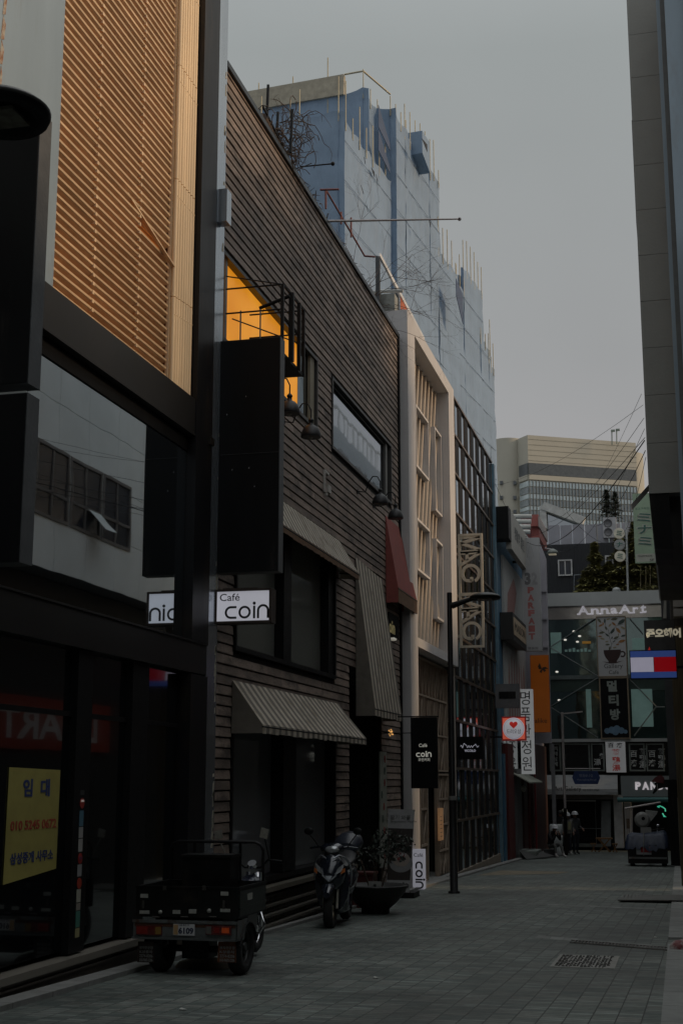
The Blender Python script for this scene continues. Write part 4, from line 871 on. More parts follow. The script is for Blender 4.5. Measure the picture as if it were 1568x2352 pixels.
# ================================================================= mauve building at the far left corner
b6 = thing('pale_mauve_building', 'narrow pale mauve rendered building at the far left corner of the street', 'building', (-5.6, 61, g(61)))
mv = mat('mauve_render', (.40, .38, .42), .7, 0, var=.08)
MB().prism([(-6.0, 58.0, 3.2), (-5.1, 58.0, 3.2), (-5.1, 58.0, 11.1), (-5.4, 58.0, 11.9), (-6.0, 58.0, 11.9)], (0, .5, 0)).build('projecting_pier', mv, b6); B(-14, -6.002, 58.0, 64.5, 3.2, 11.88).build('wall', mv, b6)
for zz in (9.6, 8.4, 7.2, 6.0): B(-5.45, -5.08, 57.9, 58.0, zz, zz + .12).build('sill', mv, b6)
B(-14, -5.9, 58.0, 64.5, -1.6, 3.19).build('lower_wall', mat('dark_red_shop', (.05, .02, .018), .6), b6)
for (px0, px1, c_, nm) in ((1165, 1178, (.10, .012, .010), 'red_pilaster'), (1184, 1195, (.11, .11, .11), 'grey_pilaster'), (1200, 1208, (.06, .02, .018), 'brown_pilaster'), (1212, 1219, (.16, .01, .015), 'red_pilaster')):
    a = fX(px0, 1800, -6.05); b = fX(px1, 1800, -6.05); B(-6.15, -6.02, a.y, b.y, -1.5, 2.1 if nm != 'red_pilaster' else 3.0).build(nm, mat('shopfront_' + nm + str(len(nm)), c_, .55), b5 if a.y < 57.5 else b6)
p = fG(1265, 1962); MB().box(-5.25, -5.10, 59.4, 59.6, -1.5, 3.2).build('corner_post', mat('grey_corner_post', (.22, .22, .23), .6), b6)
B(-6.0, -5.86, 58.6, 59.0, -1.5, 5.0).build('red_pipe_column', mat('red_column', (.20, .008, .014), .5), b6)
aw = MB(); aw.prism([(-6.1, 52.5, 1.95), (-5.45, 52.5, 1.6), (-5.45, 52.5, 1.55), (-6.1, 52.5, 1.9)], (0, 5.0, 0)); 
t = thing('small_shop_canopy', 'small worn pale canopy over a narrow shopfront below the tall white sign', 'canopy', (-5.8, 55, 1.6)); aw.build('sheet', mat('pale_canopy', (.30, .31, .26), .7, 0, var=.3, scale=6), t); MB().ell((-5.75, 53.0, 1.35), .1, .1, .14, n=10, m=6).build('lantern', mat('lantern_glass', (.3, .3, .26), .4), t)
# orange sign
a = fY(1216, 1505, 57.0); b = fY(1264, 1682, 57.0)
t = boxsign('orange_banner_sign', 'tall orange projecting sign with a small black butterfly and the word alike', a.x, b.x, 57.0, 57.15, b.z, a.z, mat('orange_face', (.33, .085, .006), .55, 0, var=.08, scale=2, emit=(.55, .13, .0), es=.12), mat('orange_edge', (.2, .05, .01), .6))
W_ = b.x - a.x; Hh = a.z - b.z; bk_ = mat('faded_black', (.03, .02, .015), .6)
MB().text('alike', (a.x + W_ * .16, 57.0, b.z + Hh * .12), UX, UZ, W_ * .66, None, .004).build('lettering', bk_, t)
bf = MB(); c0 = V((a.x + W_ * .62, 57.0, a.z - Hh * .18))
for pts in (((0, 0), (-.08, .25), (-.16, .10), (-.12, -.02)), ((0, 0), (.28, -.02), (.16, .08), (.04, .06)), ((0, 0), (-.10, -.12), (-.02, -.18), (.03, -.05)), ((0, 0), (.1, -.14), (.18, -.08), (.12, -.01))): bf.prism([c0 + V((p_[0], -.002, p_[1])) for p_ in pts], (0, -.004, 0))
bf.build('butterfly', bk_, t); MB().box(-6.0, a.x, 57.05, 57.12, b.z + .4, b.z + .46).build('bracket', blackm, t)
# red roof box and white tiles behind the parfait sign
b7r = thing('red_roof_housing', 'red rooftop box with open underside and white pipes above the far left shops', 'roof housing', (-5.5, 60, 12))
a = fY(1196, 1184, 59.5); b = fY(1236, 1208, 59.5); rr_ = mat('red_sheet', (.34, .10, .085), .6, 0, var=.12)
B(a.x, b.x, 59.5, 63.5, 12.78, 13.3).build('box', rr_, b7r); B(b.x, b.x + .04, 59.4, 63.5, 12.72, 13.2).build('edge', mat('dull_edge', (.3, .27, .26), .5), b7r); B(a.x + .4, b.x, 59.8, 63.4, 12.3, 12.77).build('lower_box', rr_, b7r)
for i in range(4): MB().tube([(-6.6, 57.6 - i * .3, 12.9 - i * .28), (-5.6, 57.6 - i * .3, 12.85 - i * .28)], .1, n=8).build('roof_tile', mat('white_tile', (.5, .5, .47), .6), b7r)
# ================================================================= wrapped tower under scaffolding
ANG = math.radians(5.75); E1 = V((math.sin(ANG), math.cos(ANG), 0)); E2 = V((math.cos(ANG), -math.sin(ANG), 0))   # along, towards the street
P0 = fY(777, 250, 55.0); P0 = V((P0.x, P0.y, 0))
def onplane(px, py, off):
    d = ray(px, py); t_ = ((P0 + E2 * off - O).dot(E2)) / d.dot(E2); return O + d * t_
tw = thing('scaffolded_tower', 'tall building fully wrapped in blue grey tarpaulin with scaffold poles sticking out on top', 'building', (P0.x, P0.y, -1))
tarp = mat('blue_grey_tarpaulin', (.19, .275, .39), .55, 0, var=.12, scale=.8, bump=.6, bscale=1.0, bdist=.35, stretch=(1, 1, .35))
tarpd = mat('shade_toned_tarp', (.15, .20, .275), .7, 0, var=.2, scale=.8)  # darker copy of the tarpaulin colour, with shade put into it
pole = mat('scaffold_tube', (.42, .38, .27), .5, .2)
random.seed(11)
from mathutils import noise as NZ
def sheet(mb, a, b, z0, z1, out, amp=.075):      # rippling, folded cloth between two plan points
    dd_ = (b - a).normalized(); a = a - dd_ * .05; b = b + dd_ * (.30 if (b - a).length > .6 else .02)
    n = max(2, int((b - a).length / .32)); m_ = max(2, int((z1 - z0) / .32)); base = len(mb.v); ph = random.uniform(0, 40); LL = (b - a).length
    for j in range(m_ + 1):
        z = z0 + (z1 - z0) * j / m_
        for i in range(n + 1):
            u_ = i / n; p = a.lerp(b, u_); L = LL * u_
            fold = 1 - abs(NZ.noise(V((L * .75 + z * .22 + ph, z * .16, 3)))) * 2.6; big = NZ.noise(V((L * .22, z * .2, ph)))
            tie = abs((z / 1.95) % 1 - .5) * 2; w_ = fold * .55 + big * .9 - tie ** 4 * .55
            top = -.22 * abs(math.sin(L * 1.75 + ph)) if j == m_ else 0
            mb.v.append(p + out * (amp * w_) + UZ * (z + top))
    for j in range(m_):
        for i in range(n):
            k = base + j * (n + 1) + i; mb.f.append([k, k + 1, k + n + 2, k + n + 1]); mb.r.append(random.random()); mb.sm.append(True); mb.mi.append(0)
blocks = [  # near pixel, far pixel, offset towards the street, width of the wall that faces the camera
    ((834, 201), 866, -.75, 11), ((777, 250), 897, 0, 9), ((896, 241), 931, 0, .8), ((929, 302), 986, .0, .1), ((985, 376), 1006, .0, .1), ((1006, 569), 1046, .0, .1), ((1063, 608), 1104, .0, .1), ((1046, 640), 1064, .0, .1), ((1103, 770), 1124, .0, .1), ((1122, 830), 1132, .0, .1)]
class PL:
    def tube(s, pts, r, n=5): MB().tube(pts, r * .62, n=n).build('scaffold_pole', pole, tw)
pl_ = PL()
for k, (pn_, pf_, off, wl_) in enumerate(blocks):
    A = onplane(pn_[0], pn_[1], off); Bp = onplane(pf_, pn_[1], off); zt_ = A.z; A0_ = V((A.x, A.y, 0)); B0_ = V((Bp.x, Bp.y, 0))
    mb = MB(); sheet(mb, A0_, B0_, 6, zt_, E2); mb.build('tarpaulin', tarp, tw)
    mb = MB(); sheet(mb, A0_ - E2 * wl_, A0_, 6, zt_, -E1); mb.build('tarpaulin', tarp, tw)
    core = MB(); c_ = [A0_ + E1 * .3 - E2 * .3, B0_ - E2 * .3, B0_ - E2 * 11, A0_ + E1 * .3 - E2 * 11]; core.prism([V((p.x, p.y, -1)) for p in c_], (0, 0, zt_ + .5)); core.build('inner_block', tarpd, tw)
    n_ = max(2, int((B0_ - A0_).length / .9))
    for i in range(n_ + 1):
        p = A0_.lerp(B0_, i / n_); h_ = random.choice((.5, 1.0, 1.6, 1.9)); pl_.tube([p + UZ * (zt_ - .6), p + UZ * (zt_ + h_)], .045, n=5)
    if wl_ > 5:
        for i in range(1, 6): p = A0_ - E2 * (i * 1.9) ; pl_.tube([p + UZ * (zt_ - 1.2), p + UZ * (zt_ + random.choice((.6, 1.3, 2.0)))], .05, n=5); pl_.tube([p - E2 * .5 + E1 * .1 + UZ * (zt_ - .8), p - E2 * .5 + E1 * .1 + UZ * (zt_ + random.uniform(.3, 1))], .04, n=5)
sm_ = MB()
for z_ in [7 + 1.95 * k for k in range(15)]:
    for (pn_, pf_, off, wl_) in blocks:
        A = onplane(pn_[0], pn_[1], off); Bp = onplane(pf_, pn_[1], off)
        if A.z > z_ + .5: sm_.bar(V((A.x, A.y, z_)) + E2 * .05, V((Bp.x, Bp.y, z_ + .05)) + E2 * .05, .014, .02)
        if False: sm_.bar(V((A.x, A.y, z_)) - E1 * .05, V((A.x, A.y, z_)) - E2 * wl_ - E1 * .05, .014, .02)
sm_.build('seam_ropes', mat('seam_rope', (.13, .19, .26), .7), tw)
A = onplane(969, 300, .6); Bq = onplane(986, 300, .6); bx_ = MB(); bx_.prism([V((A.x, A.y, A.z - 1.3)), V((Bq.x, Bq.y, A.z - 1.8)), V((Bq.x, Bq.y, A.z)), A], -E2 * .9); bx_.build('projecting_bay', tarp, tw)
A = onplane(834, 201, -.75); pr = MB(); pr.bar(V((A.x, A.y, A.z + .3)) - E2 * 12, V((A.x, A.y, A.z + .3)) - E2 * 1.0, .3, 1.1); pr.build('beige_parapet', mat('beige_parapet', (.36, .33, .26), .7), tw)
ra2 = MB(); ra2.tube([V((A.x, A.y, A.z + .9)) - E2 * 1.0, V((A.x, A.y, A.z + .9))], .05, n=5); q = onplane(896, 241, 0); ra2.tube([V((A.x, A.y, A.z + .9)), V((q.x, q.y, q.z + .6))], .05, n=5); ra2.build('guard_rail', pole, tw)
for (px0, py0, px1, py1, off) in ((1046, 640, 1062, 745, .95), (868, 292, 894, 330, .1), (868, 345, 894, 385, .1)):
    a = onplane(px0, py0, off); b = onplane(px1, py1, off); MB().prism([a, V((b.x, b.y, a.z - .4)), V((b.x, b.y, b.z)), V((a.x, a.y, b.z + 1.2))], E2 * .03).build('opening_shade_panel', mat('opening_shade_blue', (.04, .07, .14), .6), tw)  # flat dark sheets; the shade of the recesses is put into their colour
for (px, py, w_, h_) in ((828, 425, 6, 18), (852, 385, 7, 10), (862, 400, 4, 14), (841, 470, 3, 16), (968, 318, 12, 14), (984, 505, 4, 8), (835, 360, 3, 12)):
    off = .14 if px < 900 else 1.05; a = onplane(px, py, off); b = onplane(px + w_, py + h_, off); MB().prism([a, V((b.x, b.y, a.z - .3)), b, V(((a.x + b.x) / 2, (a.y + b.y) / 2, (a.z + b.z) / 2))], E2 * .02).build('torn_hole_shade', mat('torn_hole_shade', (.02, .025, .035), .8), tw)  # flat slivers; the dark inside of the tears is put into the colour
# ================================================================= distant beige office tower
b9 = thing('beige_office_tower', 'distant beige stone office tower with rounded corners and rows of glass', 'building', (-9, 155, -2))
stone = mat('beige_stone', (.44, .425, .365), .7, 0, var=.07, scale=.3, bump=.1)
G1 = V((-14.8, 150, 0)); GD = V((.87, .49, 0)).normalized(); GN = V((.49, -.87, 0)).normalized()
G2 = G1 + GD * 13.6; ZT = fY(1211, 999, 150).z
CH = V(fY(1190, 1012, 151.5)); CH.z = 0
def zz(py): return fY(1300, py, 152.5).z
def strip(a, b, z0, z1, out, m, nm, par): return MB().prism([a + UZ * z0, b + UZ * z0, b + UZ * z1, a + UZ * z1], out).build(nm, m, par)
core = MB(); core.prism([G1 - UZ * 2, G2 - UZ * 2, G2 - GN * 14 - UZ * 2, CH - GN * 14 - UZ * 2, CH - UZ * 2], (0, 0, ZT + 2)); core.build('main_block', stone, b9)
dk = mat('dark_band', (.10, .115, .125), .3, .3)
def band(z0, z1, m, nm, pro): 
    strip(G1, G2 - GD * .15, z0, z1, GN * pro, m, nm, b9); strip(CH + (G1 - CH) * .05, G1 - (G1 - CH) * .02, z0, z1, (G1 - CH).cross(UZ).normalized() * pro, m, nm, b9)
band(zz(1096), zz(1070), dk, 'dark_band', .12); band(zz(1108), zz(1097), stone, 'stone_band', .2)
pane1 = mat('pale_glass_row', (.55, .64, .67), .15, .2, var=.12, scale=.8); pane2 = mat('grey_glass_row', (.27, .31, .33), .25, .2, var=.15, scale=.8)
for i, (ya_, yb_) in enumerate(((1110, 1123), (1124, 1139), (1140, 1151), (1152, 1167), (1168, 1177), (1178, 1192), (1193, 1210), (1211, 1230), (1231, 1260))): band(zz(yb_), zz(ya_) - .05, pane1 if i % 2 == 0 else pane2, 'window_row', .1)
mu = MB()
for i in range(34): p = G1 + GD * (i * .405) + GN * .12; mu.prism([p + UZ * zz(1262), p + GD * .07 + UZ * zz(1262), p + GD * .07 + UZ * zz(1109), p + UZ * zz(1109)], GN * .1)
mu.build('mullions', mat('grey_mullion', (.16, .17, .17), .5), b9)
jt = MB()
for k in range(9): zc = ZT - .5 - k * .62; jt.prism([G1 + GN * .01 + UZ * zc, G2 + GN * .01 + UZ * zc, G2 + GN * .01 + UZ * (zc + .06), G1 + GN * .01 + UZ * (zc + .06)], GN * .02)
jt.build('joints', mat('stone_joint', (.38, .365, .31), .8), b9)
zc = fY(1158, 1009, 152).z; cy = V((-17.5, 153.2, -2)); MB().lathe(cy, [(1.9, 0), (1.9, zc + 2)], n=40).build('left_drum', stone, b9)
B(cy.x - 3, cy.x + 1.5, cy.y - .5, cy.y + 12, -2, zc - .05).build('left_wing', stone, b9)
for py in (1108, 1142, 1174):
    for px in (1150, 1181): p = fY(px, py, 151.0); MB().box(p.x - .17, p.x + .17, 151.15 if px == 1150 else 151.2, 152.2, p.z - .2, p.z + .2).build('small_window', dk, b9)
zr = fY(1470, 1033, 157).z; MB().lathe((-4.2, 159.6, -2), [(2.0, 0), (2.0, zr + 2)], n=40).build('right_drum', stone, b9)
for px, py in ((1404, 990), (1415, 988)): p = fY(px, py + 22, 154); q = fY(px, py, 154); MB().tube([p - UZ * .5, q], .07, n=6).box(q.x - .1, q.x + .35, 153.8, 154.1, q.z - .1, q.z + .12).build('roof_mast', mat('mast_green', (.2, .24, .2), .6), b9)
# ================================================================= corner gallery building at the end of the street
YA = 66.0
def A(px, py, y=None): return fY(px, py, YA if y is None else y)
b7 = thing('gallery_building', 'glass fronted gallery building closing the far end of the street', 'building', (-3, YA, g(66)))
alum = mat('pale_aluminium', (.46, .48, .47), .45, .2, var=.08, scale=1.5); dkf = mat('dark_frame', (.035, .04, .04), .5)
def yb(name, px0, py0, px1, py1, y0, y1, m, par=None): a = A(px0, py0, y0); b = A(px1, py1, y0); return B(a.x, b.x, y0, y1, b.z, a.z).build(name, m, par or b7)
B(-12, 1.5, YA + .9, YA + 8, -2, A(1400, 1366).z).build('core', mat('dark_core', (.02, .03, .03), .8), b7)
yb('roof_fascia', 1180, 1365.5, 1560, 1384, YA - .35, YA + .9, alum)
yb('reflecting_band', 1180, 1388, 1535, 1416, YA, YA + .3, glass_mirror('band_metal', (.6, .58, .52), .22, mixf=.6, dark=(.1, .09, .08), wave=.05))
yb('glazing', 1180, 1417, 1532, 1698, YA + .1, YA + .14, annaglass)
for y_ in (1555,): yb('floor_rail', 1180, y_ - 1.5, 1532, y_ + 1.5, YA, YA + .1, mat('steel_rail', (.14, .17, .165), .5, .3))
yb('floor_strip', 1180, 1557, 1532, 1585, YA + .06, YA + .1, mat('green_spandrel', (.03, .055, .045), .5))
yb('ledge', 1180, 1698, 1535, 1703, YA - .2, YA + .3, alum)
lit = mat('dim_lit_room', (.16, .24, .22), .6, 0, var=.25, scale=1.2, emit=(.10, .17, .155), es=.5)
for (x0_, y0_, x1_, y1_) in ((1344, 1583, 1359, 1671), (1448, 1583, 1500, 1669), (1263, 1453, 1289, 1500), (1450, 1466, 1480, 1492)): yb('lit_interior', x0_, y0_, x1_, y1_, YA + .045, YA + .06, lit)
for (x0_, y0_, x1_, y1_) in ((1295, 1505, 1366, 1552), (1262, 1500, 1366, 1552), (1265, 1600, 1340, 1640)): pass
rod = mat('tie_rod', (.18, .2, .2), .5, .4)
for (x0_, y0_, x1_, y1_) in ((1262, 1487, 1366, 1420), (1262, 1487, 1372, 1553), (1265, 1622, 1372, 1557), (1265, 1625, 1372, 1694), (1445, 1420, 1475, 1455), (1445, 1560, 1505, 1622), (1505, 1624, 1525, 1624), (1505, 1624, 1455, 1690)):
    MB().tube([A(x0_, y0_, YA - .12), A(x1_, y1_, YA - .12)], .028, n=5).build('tie_rod', rod, b7)
gd = mat('ceiling_lamp_glow', (.5, .5, .45), .5, 0, bump=0, emit=(1, .95, .85), es=1.1)
for (px, py) in ((1317, 1450), (1330, 1461), (1297, 1469.5), (1325, 1474), (1283, 1608), (1278, 1543)): p = A(px, py, YA - .02); MB().ell(p, .075, .02, .045, n=10, m=6).build('ceiling_lamp', gd, b7)
p = A(1336, 1473, YA - .01); q = A(1356, 1478, YA - .01); B(p.x, q.x, YA - .02, YA + .02, q.z, p.z).build('amber_shade', mat('amber_shade', (.3, .16, .03), .5, 0, emit=(.5, .25, .04), es=.3), b7)
for i in range(7): p = A(1296 + i * 9, 1497, YA + .02); MB().box(p.x, p.x + .13, YA + .01, YA + .04, p.z, p.z + .1 + .04 * (i % 3)).build('counter_item', lit, b7)
# AnnaArt letters with serifs
a = A(1326, 1412, YA - .1); b = A(1484, 1388, YA - .1); lm_ = mat('white_raised_letters', (.62, .60, .64), .5, 0, emit=(.8, .78, .85), es=.5)
adv = 0; Ws = b.x - a.x
for ch_, w_, h_ in (('A', .165, 1), ('n', .115, .68), ('n', .115, .68), ('a', .10, .68), ('A', .165, 1), ('r', .085, .68), ('t', .085, .92)):
    x_ = a.x + Ws * adv; hh = (b.z - a.z) * h_; zb_ = a.z + (.035 * adv) * 0; mb = MB().text(ch_, (x_, YA - .1, zb_), UX, UZ, Ws * w_, hh, .08, bold=.025)
    if ch_ in 'Annrt':
        for sx_ in ((0, .9) if ch_ in 'An' else (.0,)): mb.box(x_ + Ws * w_ * sx_ - .035, x_ + Ws * w_ * sx_ + .11, YA - .178, YA - .102, zb_ - .012, zb_ + .05)
    mb.build('letter', lm_, b7); adv += w_ + .027
# gallery cafe banner
a = A(1367, 1416, YA - .3); b = A(1441, 1554, YA - .3)
t = thing('gallery_cafe_banner', 'white banner with leafy branches growing from a brown coffee cup', 'banner', (a.x, YA - .3, b.z))
bf = frame_xz(MB(), a.x, b.x, YA - .32, YA - .12, b.z, a.z, .045); bf.build('frame', mat('tan_frame', (.24, .19, .13), .6), t)
B(a.x + .045, b.x - .045, YA - .29, YA - .2, b.z + .045, a.z - .045).build('sheet', mat('banner_white', (.46, .46, .46), .6, 0, var=.04), t)
W_ = b.x - a.x; Hh = a.z - b.z; yy_ = YA - .291
def BP(u_, v_): return V((a.x + W_ * u_, yy_, a.z - Hh * v_))
cup = mat('brown_cup', (.035, .014, .012), .6)
pts = [BP(.22, .56), BP(.80, .555), BP(.79, .62), BP(.74, .68), BP(.66, .735), BP(.64, .76), BP(.38, .765), BP(.37, .74), BP(.28, .68), BP(.23, .62)]
mb = MB().prism(pts, (0, -.006, 0)); stroke(mb, arc(BP(.845, .63), W_ * .085, 130, -130, UX, UZ, 14), W_ * .05, (0, -1, 0), .006); mb.prism([BP(.16, .745), BP(.40, .76), BP(.62, .76), BP(.87, .738), BP(.62, .778), BP(.40, .78)], (0, -.007, 0)); mb.build('cup', cup, t)
MB().text('Gallery', BP(.22, .88), UX, UZ, W_ * .62, None, .004).build('lettering', mat('dark_grey_print', (.06, .06, .06), .6), t); MB().text('Cafe', BP(.37, .955), UX, UZ, W_ * .33, None, .004).build('lettering', mat('dark_grey_print', (.06, .06, .06), .6), t)
lcs = [mat('leaf_green', (.10, .10, .06), .6), mat('leaf_dark', (.04, .06, .05), .6), mat('leaf_ochre', (.30, .14, .04), .6), mat('leaf_tan', (.28, .24, .14), .6)]
sb = MB(); stroke(sb, [BP(.47, .55), BP(.50, .47), BP(.46, .40), BP(.42, .32), BP(.42, .24), BP(.33, .17), BP(.30, .05)], .018, (0, -1, 0), .004); stroke(sb, [BP(.42, .30), BP(.55, .22), BP(.70, .16), BP(.90, .14)], .018, (0, -1, 0), .004); stroke(sb, [BP(.44, .35), BP(.3, .28), BP(.12, .22)], .016, (0, -1, 0), .004); stroke(sb, [BP(.50, .47), BP(.6, .4), BP(.8, .37)], .014, (0, -1, 0), .004); sb.build('stems', lcs[1], t)
random.seed(3)
for k, (u_, v_, s_, an) in enumerate(((.12, .07, .12, 2.2), (.30, .08, .10, 1.5), (.16, .15, .10, .4), (.42, .05, .09, .3), (.62, .05, .14, .1), (.86, .10, .19, .6), (.60, .13, .11, 2.4), (.47, .15, .09, .8), (.33, .20, .09, 2.0), (.55, .25, .14, .9), (.74, .24, .15, 2.2), (.90, .20, .11, 2.6), (.18, .27, .12, .2), (.36, .31, .09, 2.4), (.12, .33, .08, 0), (.20, .37, .10, 2.9), (.66, .36, .12, .4), (.90, .33, .10, .3), (.84, .42, .15, .3), (.34, .42, .07, .1), (.36, .47, .09, .1), (.58, .42, .06, .6), (.70, .47, .08, .3), (.60, .52, .08, .2), (.43, .53, .09, 1.3), (.52, .36, .06, 1.2), (.24, .12, .07, 1.8), (.74, .31, .06, 1.6))):
    c_ = BP(u_, v_); d1 = V((math.cos(an), 0, math.sin(an))); d2 = V((-math.sin(an), 0, math.cos(an))); L = s_ * W_ * .9
    MB().prism([c_ - d1 * L, c_ - d1 * L * .3 + d2 * L * .38, c_ + d1 * L * .4 + d2 * L * .33, c_ + d1 * L, c_ + d1 * L * .3 - d2 * L * .36, c_ - d1 * L * .4 - d2 * L * .3], (0, -.005 - .001 * (k % 3), 0)).build('leaf', lcs[k % 4], t)
# black multi-room banner
a = A(1374, 1556, YA - .3); b = A(1447, 1697, YA - .3)
t = thing('black_vertical_banner', 'black vertical banner with three grey green Korean characters and a small blue cloud', 'banner', (a.x, YA - .3, b.z))
frame_xz(MB(), a.x, b.x, YA - .32, YA - .12, b.z, a.z, .06).build('frame', mat('tan_frame', (.24, .19, .13), .6), t); B(a.x + .06, b.x - .06, YA - .29, YA - .2, b.z + .06, a.z - .06).build('sheet', blk, t)
W_ = b.x - a.x; Hh = a.z - b.z; gg_ = mat('grey_green_print', (.27, .30, .27), .6)
for i, (ch_, x_) in enumerate(zip('멀티방', (.27, .31, .34))): MB().text(ch_, BP(0, 0) * 0 + V((a.x + W_ * x_, YA - .291, a.z - Hh * (.235 + i * .23))), UX, UZ, W_ * .34, Hh * .18, .004, bold=.045).build('lettering', gg_, t)
cl = MB(); c_ = V((a.x + W_ * .5, YA - .291, b.z + Hh * .13))
for dx, dz, r_ in ((-.28, 0, .1), (-.12, .03, .12), (.05, .07, .12), (.2, .01, .11), (.34, -.03, .07), (0, -.03, .12)): cl.lathe(c_ + V((dx * W_, 0, dz * W_)), [(r_ * W_, 0), (r_ * W_, .004 + abs(dx) * .01)], axis=(0, -1, 0), n=14)
cl.build('cloud', mat('cloud_blue', (.14, .24, .34), .6), t)
# second-floor window band with restaurant lettering
yb('window_band_back', 1180, 1705, 1532, 1775, YA + .06, YA + .2, mat('black_window', (.012, .014, .014), .2, .2))
wfm = mat('grey_window_band', (.20, .225, .21), .5, .2)
for (x0_, x1_) in ((1262, 1287), (1290, 1354), (1357, 1387), (1444, 1480), (1483, 1524)): a = A(x0_, 1709, YA); b = A(x1_, 1770, YA); frame_xz(MB(), a.x - .03, b.x + .03, YA - .06, YA + .06, b.z - .03, a.z + .03, .07).build('window', wfm, b7)
wht = mat('window_lettering', (.60, .61, .60), .6)
for (px, py, s_, h_) in ((1453, 1739, '百', 1), (1453, 1760, '濟', 1), (1474, 1734, '蔘', 1), (1474, 1749, '鷄', 1), (1474, 1764, '湯', 1), (1495, 1739, '百', 1), (1495, 1760, '濟', 1), (1517, 1734, '蔘', 1), (1517, 1749, '鷄', 1), (1517, 1764, '湯', 1), (1370, 1758, '湯', 1), (1381, 1745, '參', 1)):
    p = A(px - 7, py, YA + .05); MB().text(s_, p, UX, UZ, .33, .31, .006, bold=.02).build('window_lettering', wht, b7)
for (s_, px, py) in (('백', 1275, 1724), ('제', 1275, 1736), ('삼', 1275, 1748), ('계', 1275, 1760)): MB().text(s_, A(px - 5, py, YA + .05), UX, UZ, .2, .2, .006).build('window_lettering', wht, b7)
a = A(1389, 1704, YA - .3); b = A(1437, 1774, YA - .3)
t = thing('chicken_soup_sign', 'white upright sign with black and red brushed Chinese characters between the windows', 'sign', (a.x, YA - .3, b.z))
B(a.x, b.x, YA - .3, YA - .08, b.z, a.z).build('case', mat('lit_white_board', (.5, .5, .5), .5, 0, var=.04, emit=(.55, .56, .57), es=.22), t)
W_ = b.x - a.x; Hh = a.z - b.z
for s_, u_, v_, w_, m_ in (('百', .12, .19, .3, ink), ('濟', .56, .19, .3, ink), ('蔘', .3, .46, .42, 1), ('鷄', .3, .71, .42, 1), ('湯', .3, .96, .42, 1)): MB().text(s_, (a.x + W_ * u_, YA - .302, a.z - Hh * v_), UX, UZ, W_ * w_, Hh * (.16 if w_ < .4 else .22), .004, bold=.02).build('lettering', ink if m_ is ink else mat('red_brush', (.42, .02, .01), .6, 0, emit=(.5, .02, .01), es=.15), t)
# ground floor: old awning front, shop, sign board
a = A(1220, 1780, YA - .7); b = A(1419, 1825, YA - .4)
t = thing('old_gallery_awning', 'worn pale grey awning front lettered Art Gallery over the dark shop', 'awning', (-5, YA - .5, b.z))
mb = MB().prism([(a.x, YA - .2, a.z), (a.x, YA - .75, b.z + .25), (a.x, YA - .75, b.z), (a.x, YA - .2, b.z)], (A(1417, 1800, YA - .5).x - a.x, 0, 0)); mb.build('sheet', mat('dirty_pale_canvas', (.40, .41, .41), .8, 0, var=.15, scale=3, stretch=(.4, 1, 3), dirt=(.16, .17, .16), dirt_t=.64), t)
lp = A(1272, 1819, YA - .76); MB().text('Art Gallery', (lp.x, YA - .76, lp.z), UX, UZ, A(1334, 1815, YA - .76).x - lp.x, .26, .006, bold=.01).build('lettering', mat('faded_grey_letters', (.09, .095, .09), .7), t)
lp = A(1338, 1819, YA - .76); MB().text('02-3397-1969', (lp.x, YA - .76, lp.z + .05), UX, UZ, .75, .08, .006, bold=.01).build('lettering', mat('faded_grey_letters', (.09, .095, .09), .7), t)
yb('beam', 1262, 1826, 1405, 1836, YA - .15, YA + .3, mat('grey_beam', (.20, .19, .18), .7)); yb('dark_shop', 1262, 1837, 1381, 1940, YA + .25, YA + .3, blk)
yb('shutter_rail', 1300, 1838, 1367, 1841, YA, YA + .2, alum); yb('handrail', 1325, 1902, 1382, 1904, YA + .1, YA + .14, rod); yb('door_post', 1366, 1840, 1368.5, 1938, YA + .1, YA + .16, rod)
yb('threshold', 1310, 1938, 1385, 1946, YA - .1, YA + .4, mat('grey_step', (.12, .13, .12), .7))
cu = MB(); 
for i in range(9): p = A(1381.5 + i * 2.3, 1840, YA + .1); mb_ = A(1381.5 + i * 2.3, 1944, YA + .1); cu.tube([mb_, p], .045, n=8)
cu.build('grey_curtain', mat('grey_curtain', (.22, .24, .25), .7), b7)
yb('white_pillar', 1407, 1826, 1432, 1948, YA - .05, YA + .4, mat('white_pillar', (.52, .52, .52), .7)); yb('left_pillar', 1268, 1826, 1276, 1950, YA - .05, YA + .4, mat('grey_beam', (.20, .19, .18), .7))
a = A(1424, 1782, YA - .6); b = A(1560, 1830, YA - .6)
t = thing('grey_shop_sign', 'wide grey shop signboard with glowing white rounded capitals', 'sign', (a.x, YA - .6, b.z))
B(a.x, b.x, YA - .6, YA - .1, b.z, a.z).build('board', mat('grey_board', (.25, .28, .28), .5, 0, var=.05), t)
for ch_, x0_, x1_ in (('P', 1458, 1470), ('A', 1474, 1489), ('N', 1493, 1506), ('D', 1510, 1522), ('O', 1526, 1539)): p = A(x0_, 1814, YA - .6); q = A(x1_, 1796, YA - .6); MB().text(ch_, p, UX, UZ, q.x - p.x, q.z - p.z, .04, bold=.06).build('letter', mat('glow_letters', (.6, .58, .6), .5, 0, bump=0, emit=(1, .92, .96), es=.62), t)
t = thing('teal_roller_awning', 'rolled teal awning under the wide grey shop signboard', 'awning', (-1, YA - .7, 0))
p = A(1417, 1837, YA - .7); q = A(1560, 1837, YA - .7); MB().tube([p, q], .11, n=12).build('roll', mat('teal_canvas', (.06, .17, .17), .6, 0, var=.2), t)
yb('shop_opening', 1452, 1843, 1560, 1950, YA + .25, YA + .3, blk); yb('shop_wall', 1432, 1843, 1452, 1950, YA - .02, YA + .3, mat('white_pillar', (.52, .52, .52), .7))
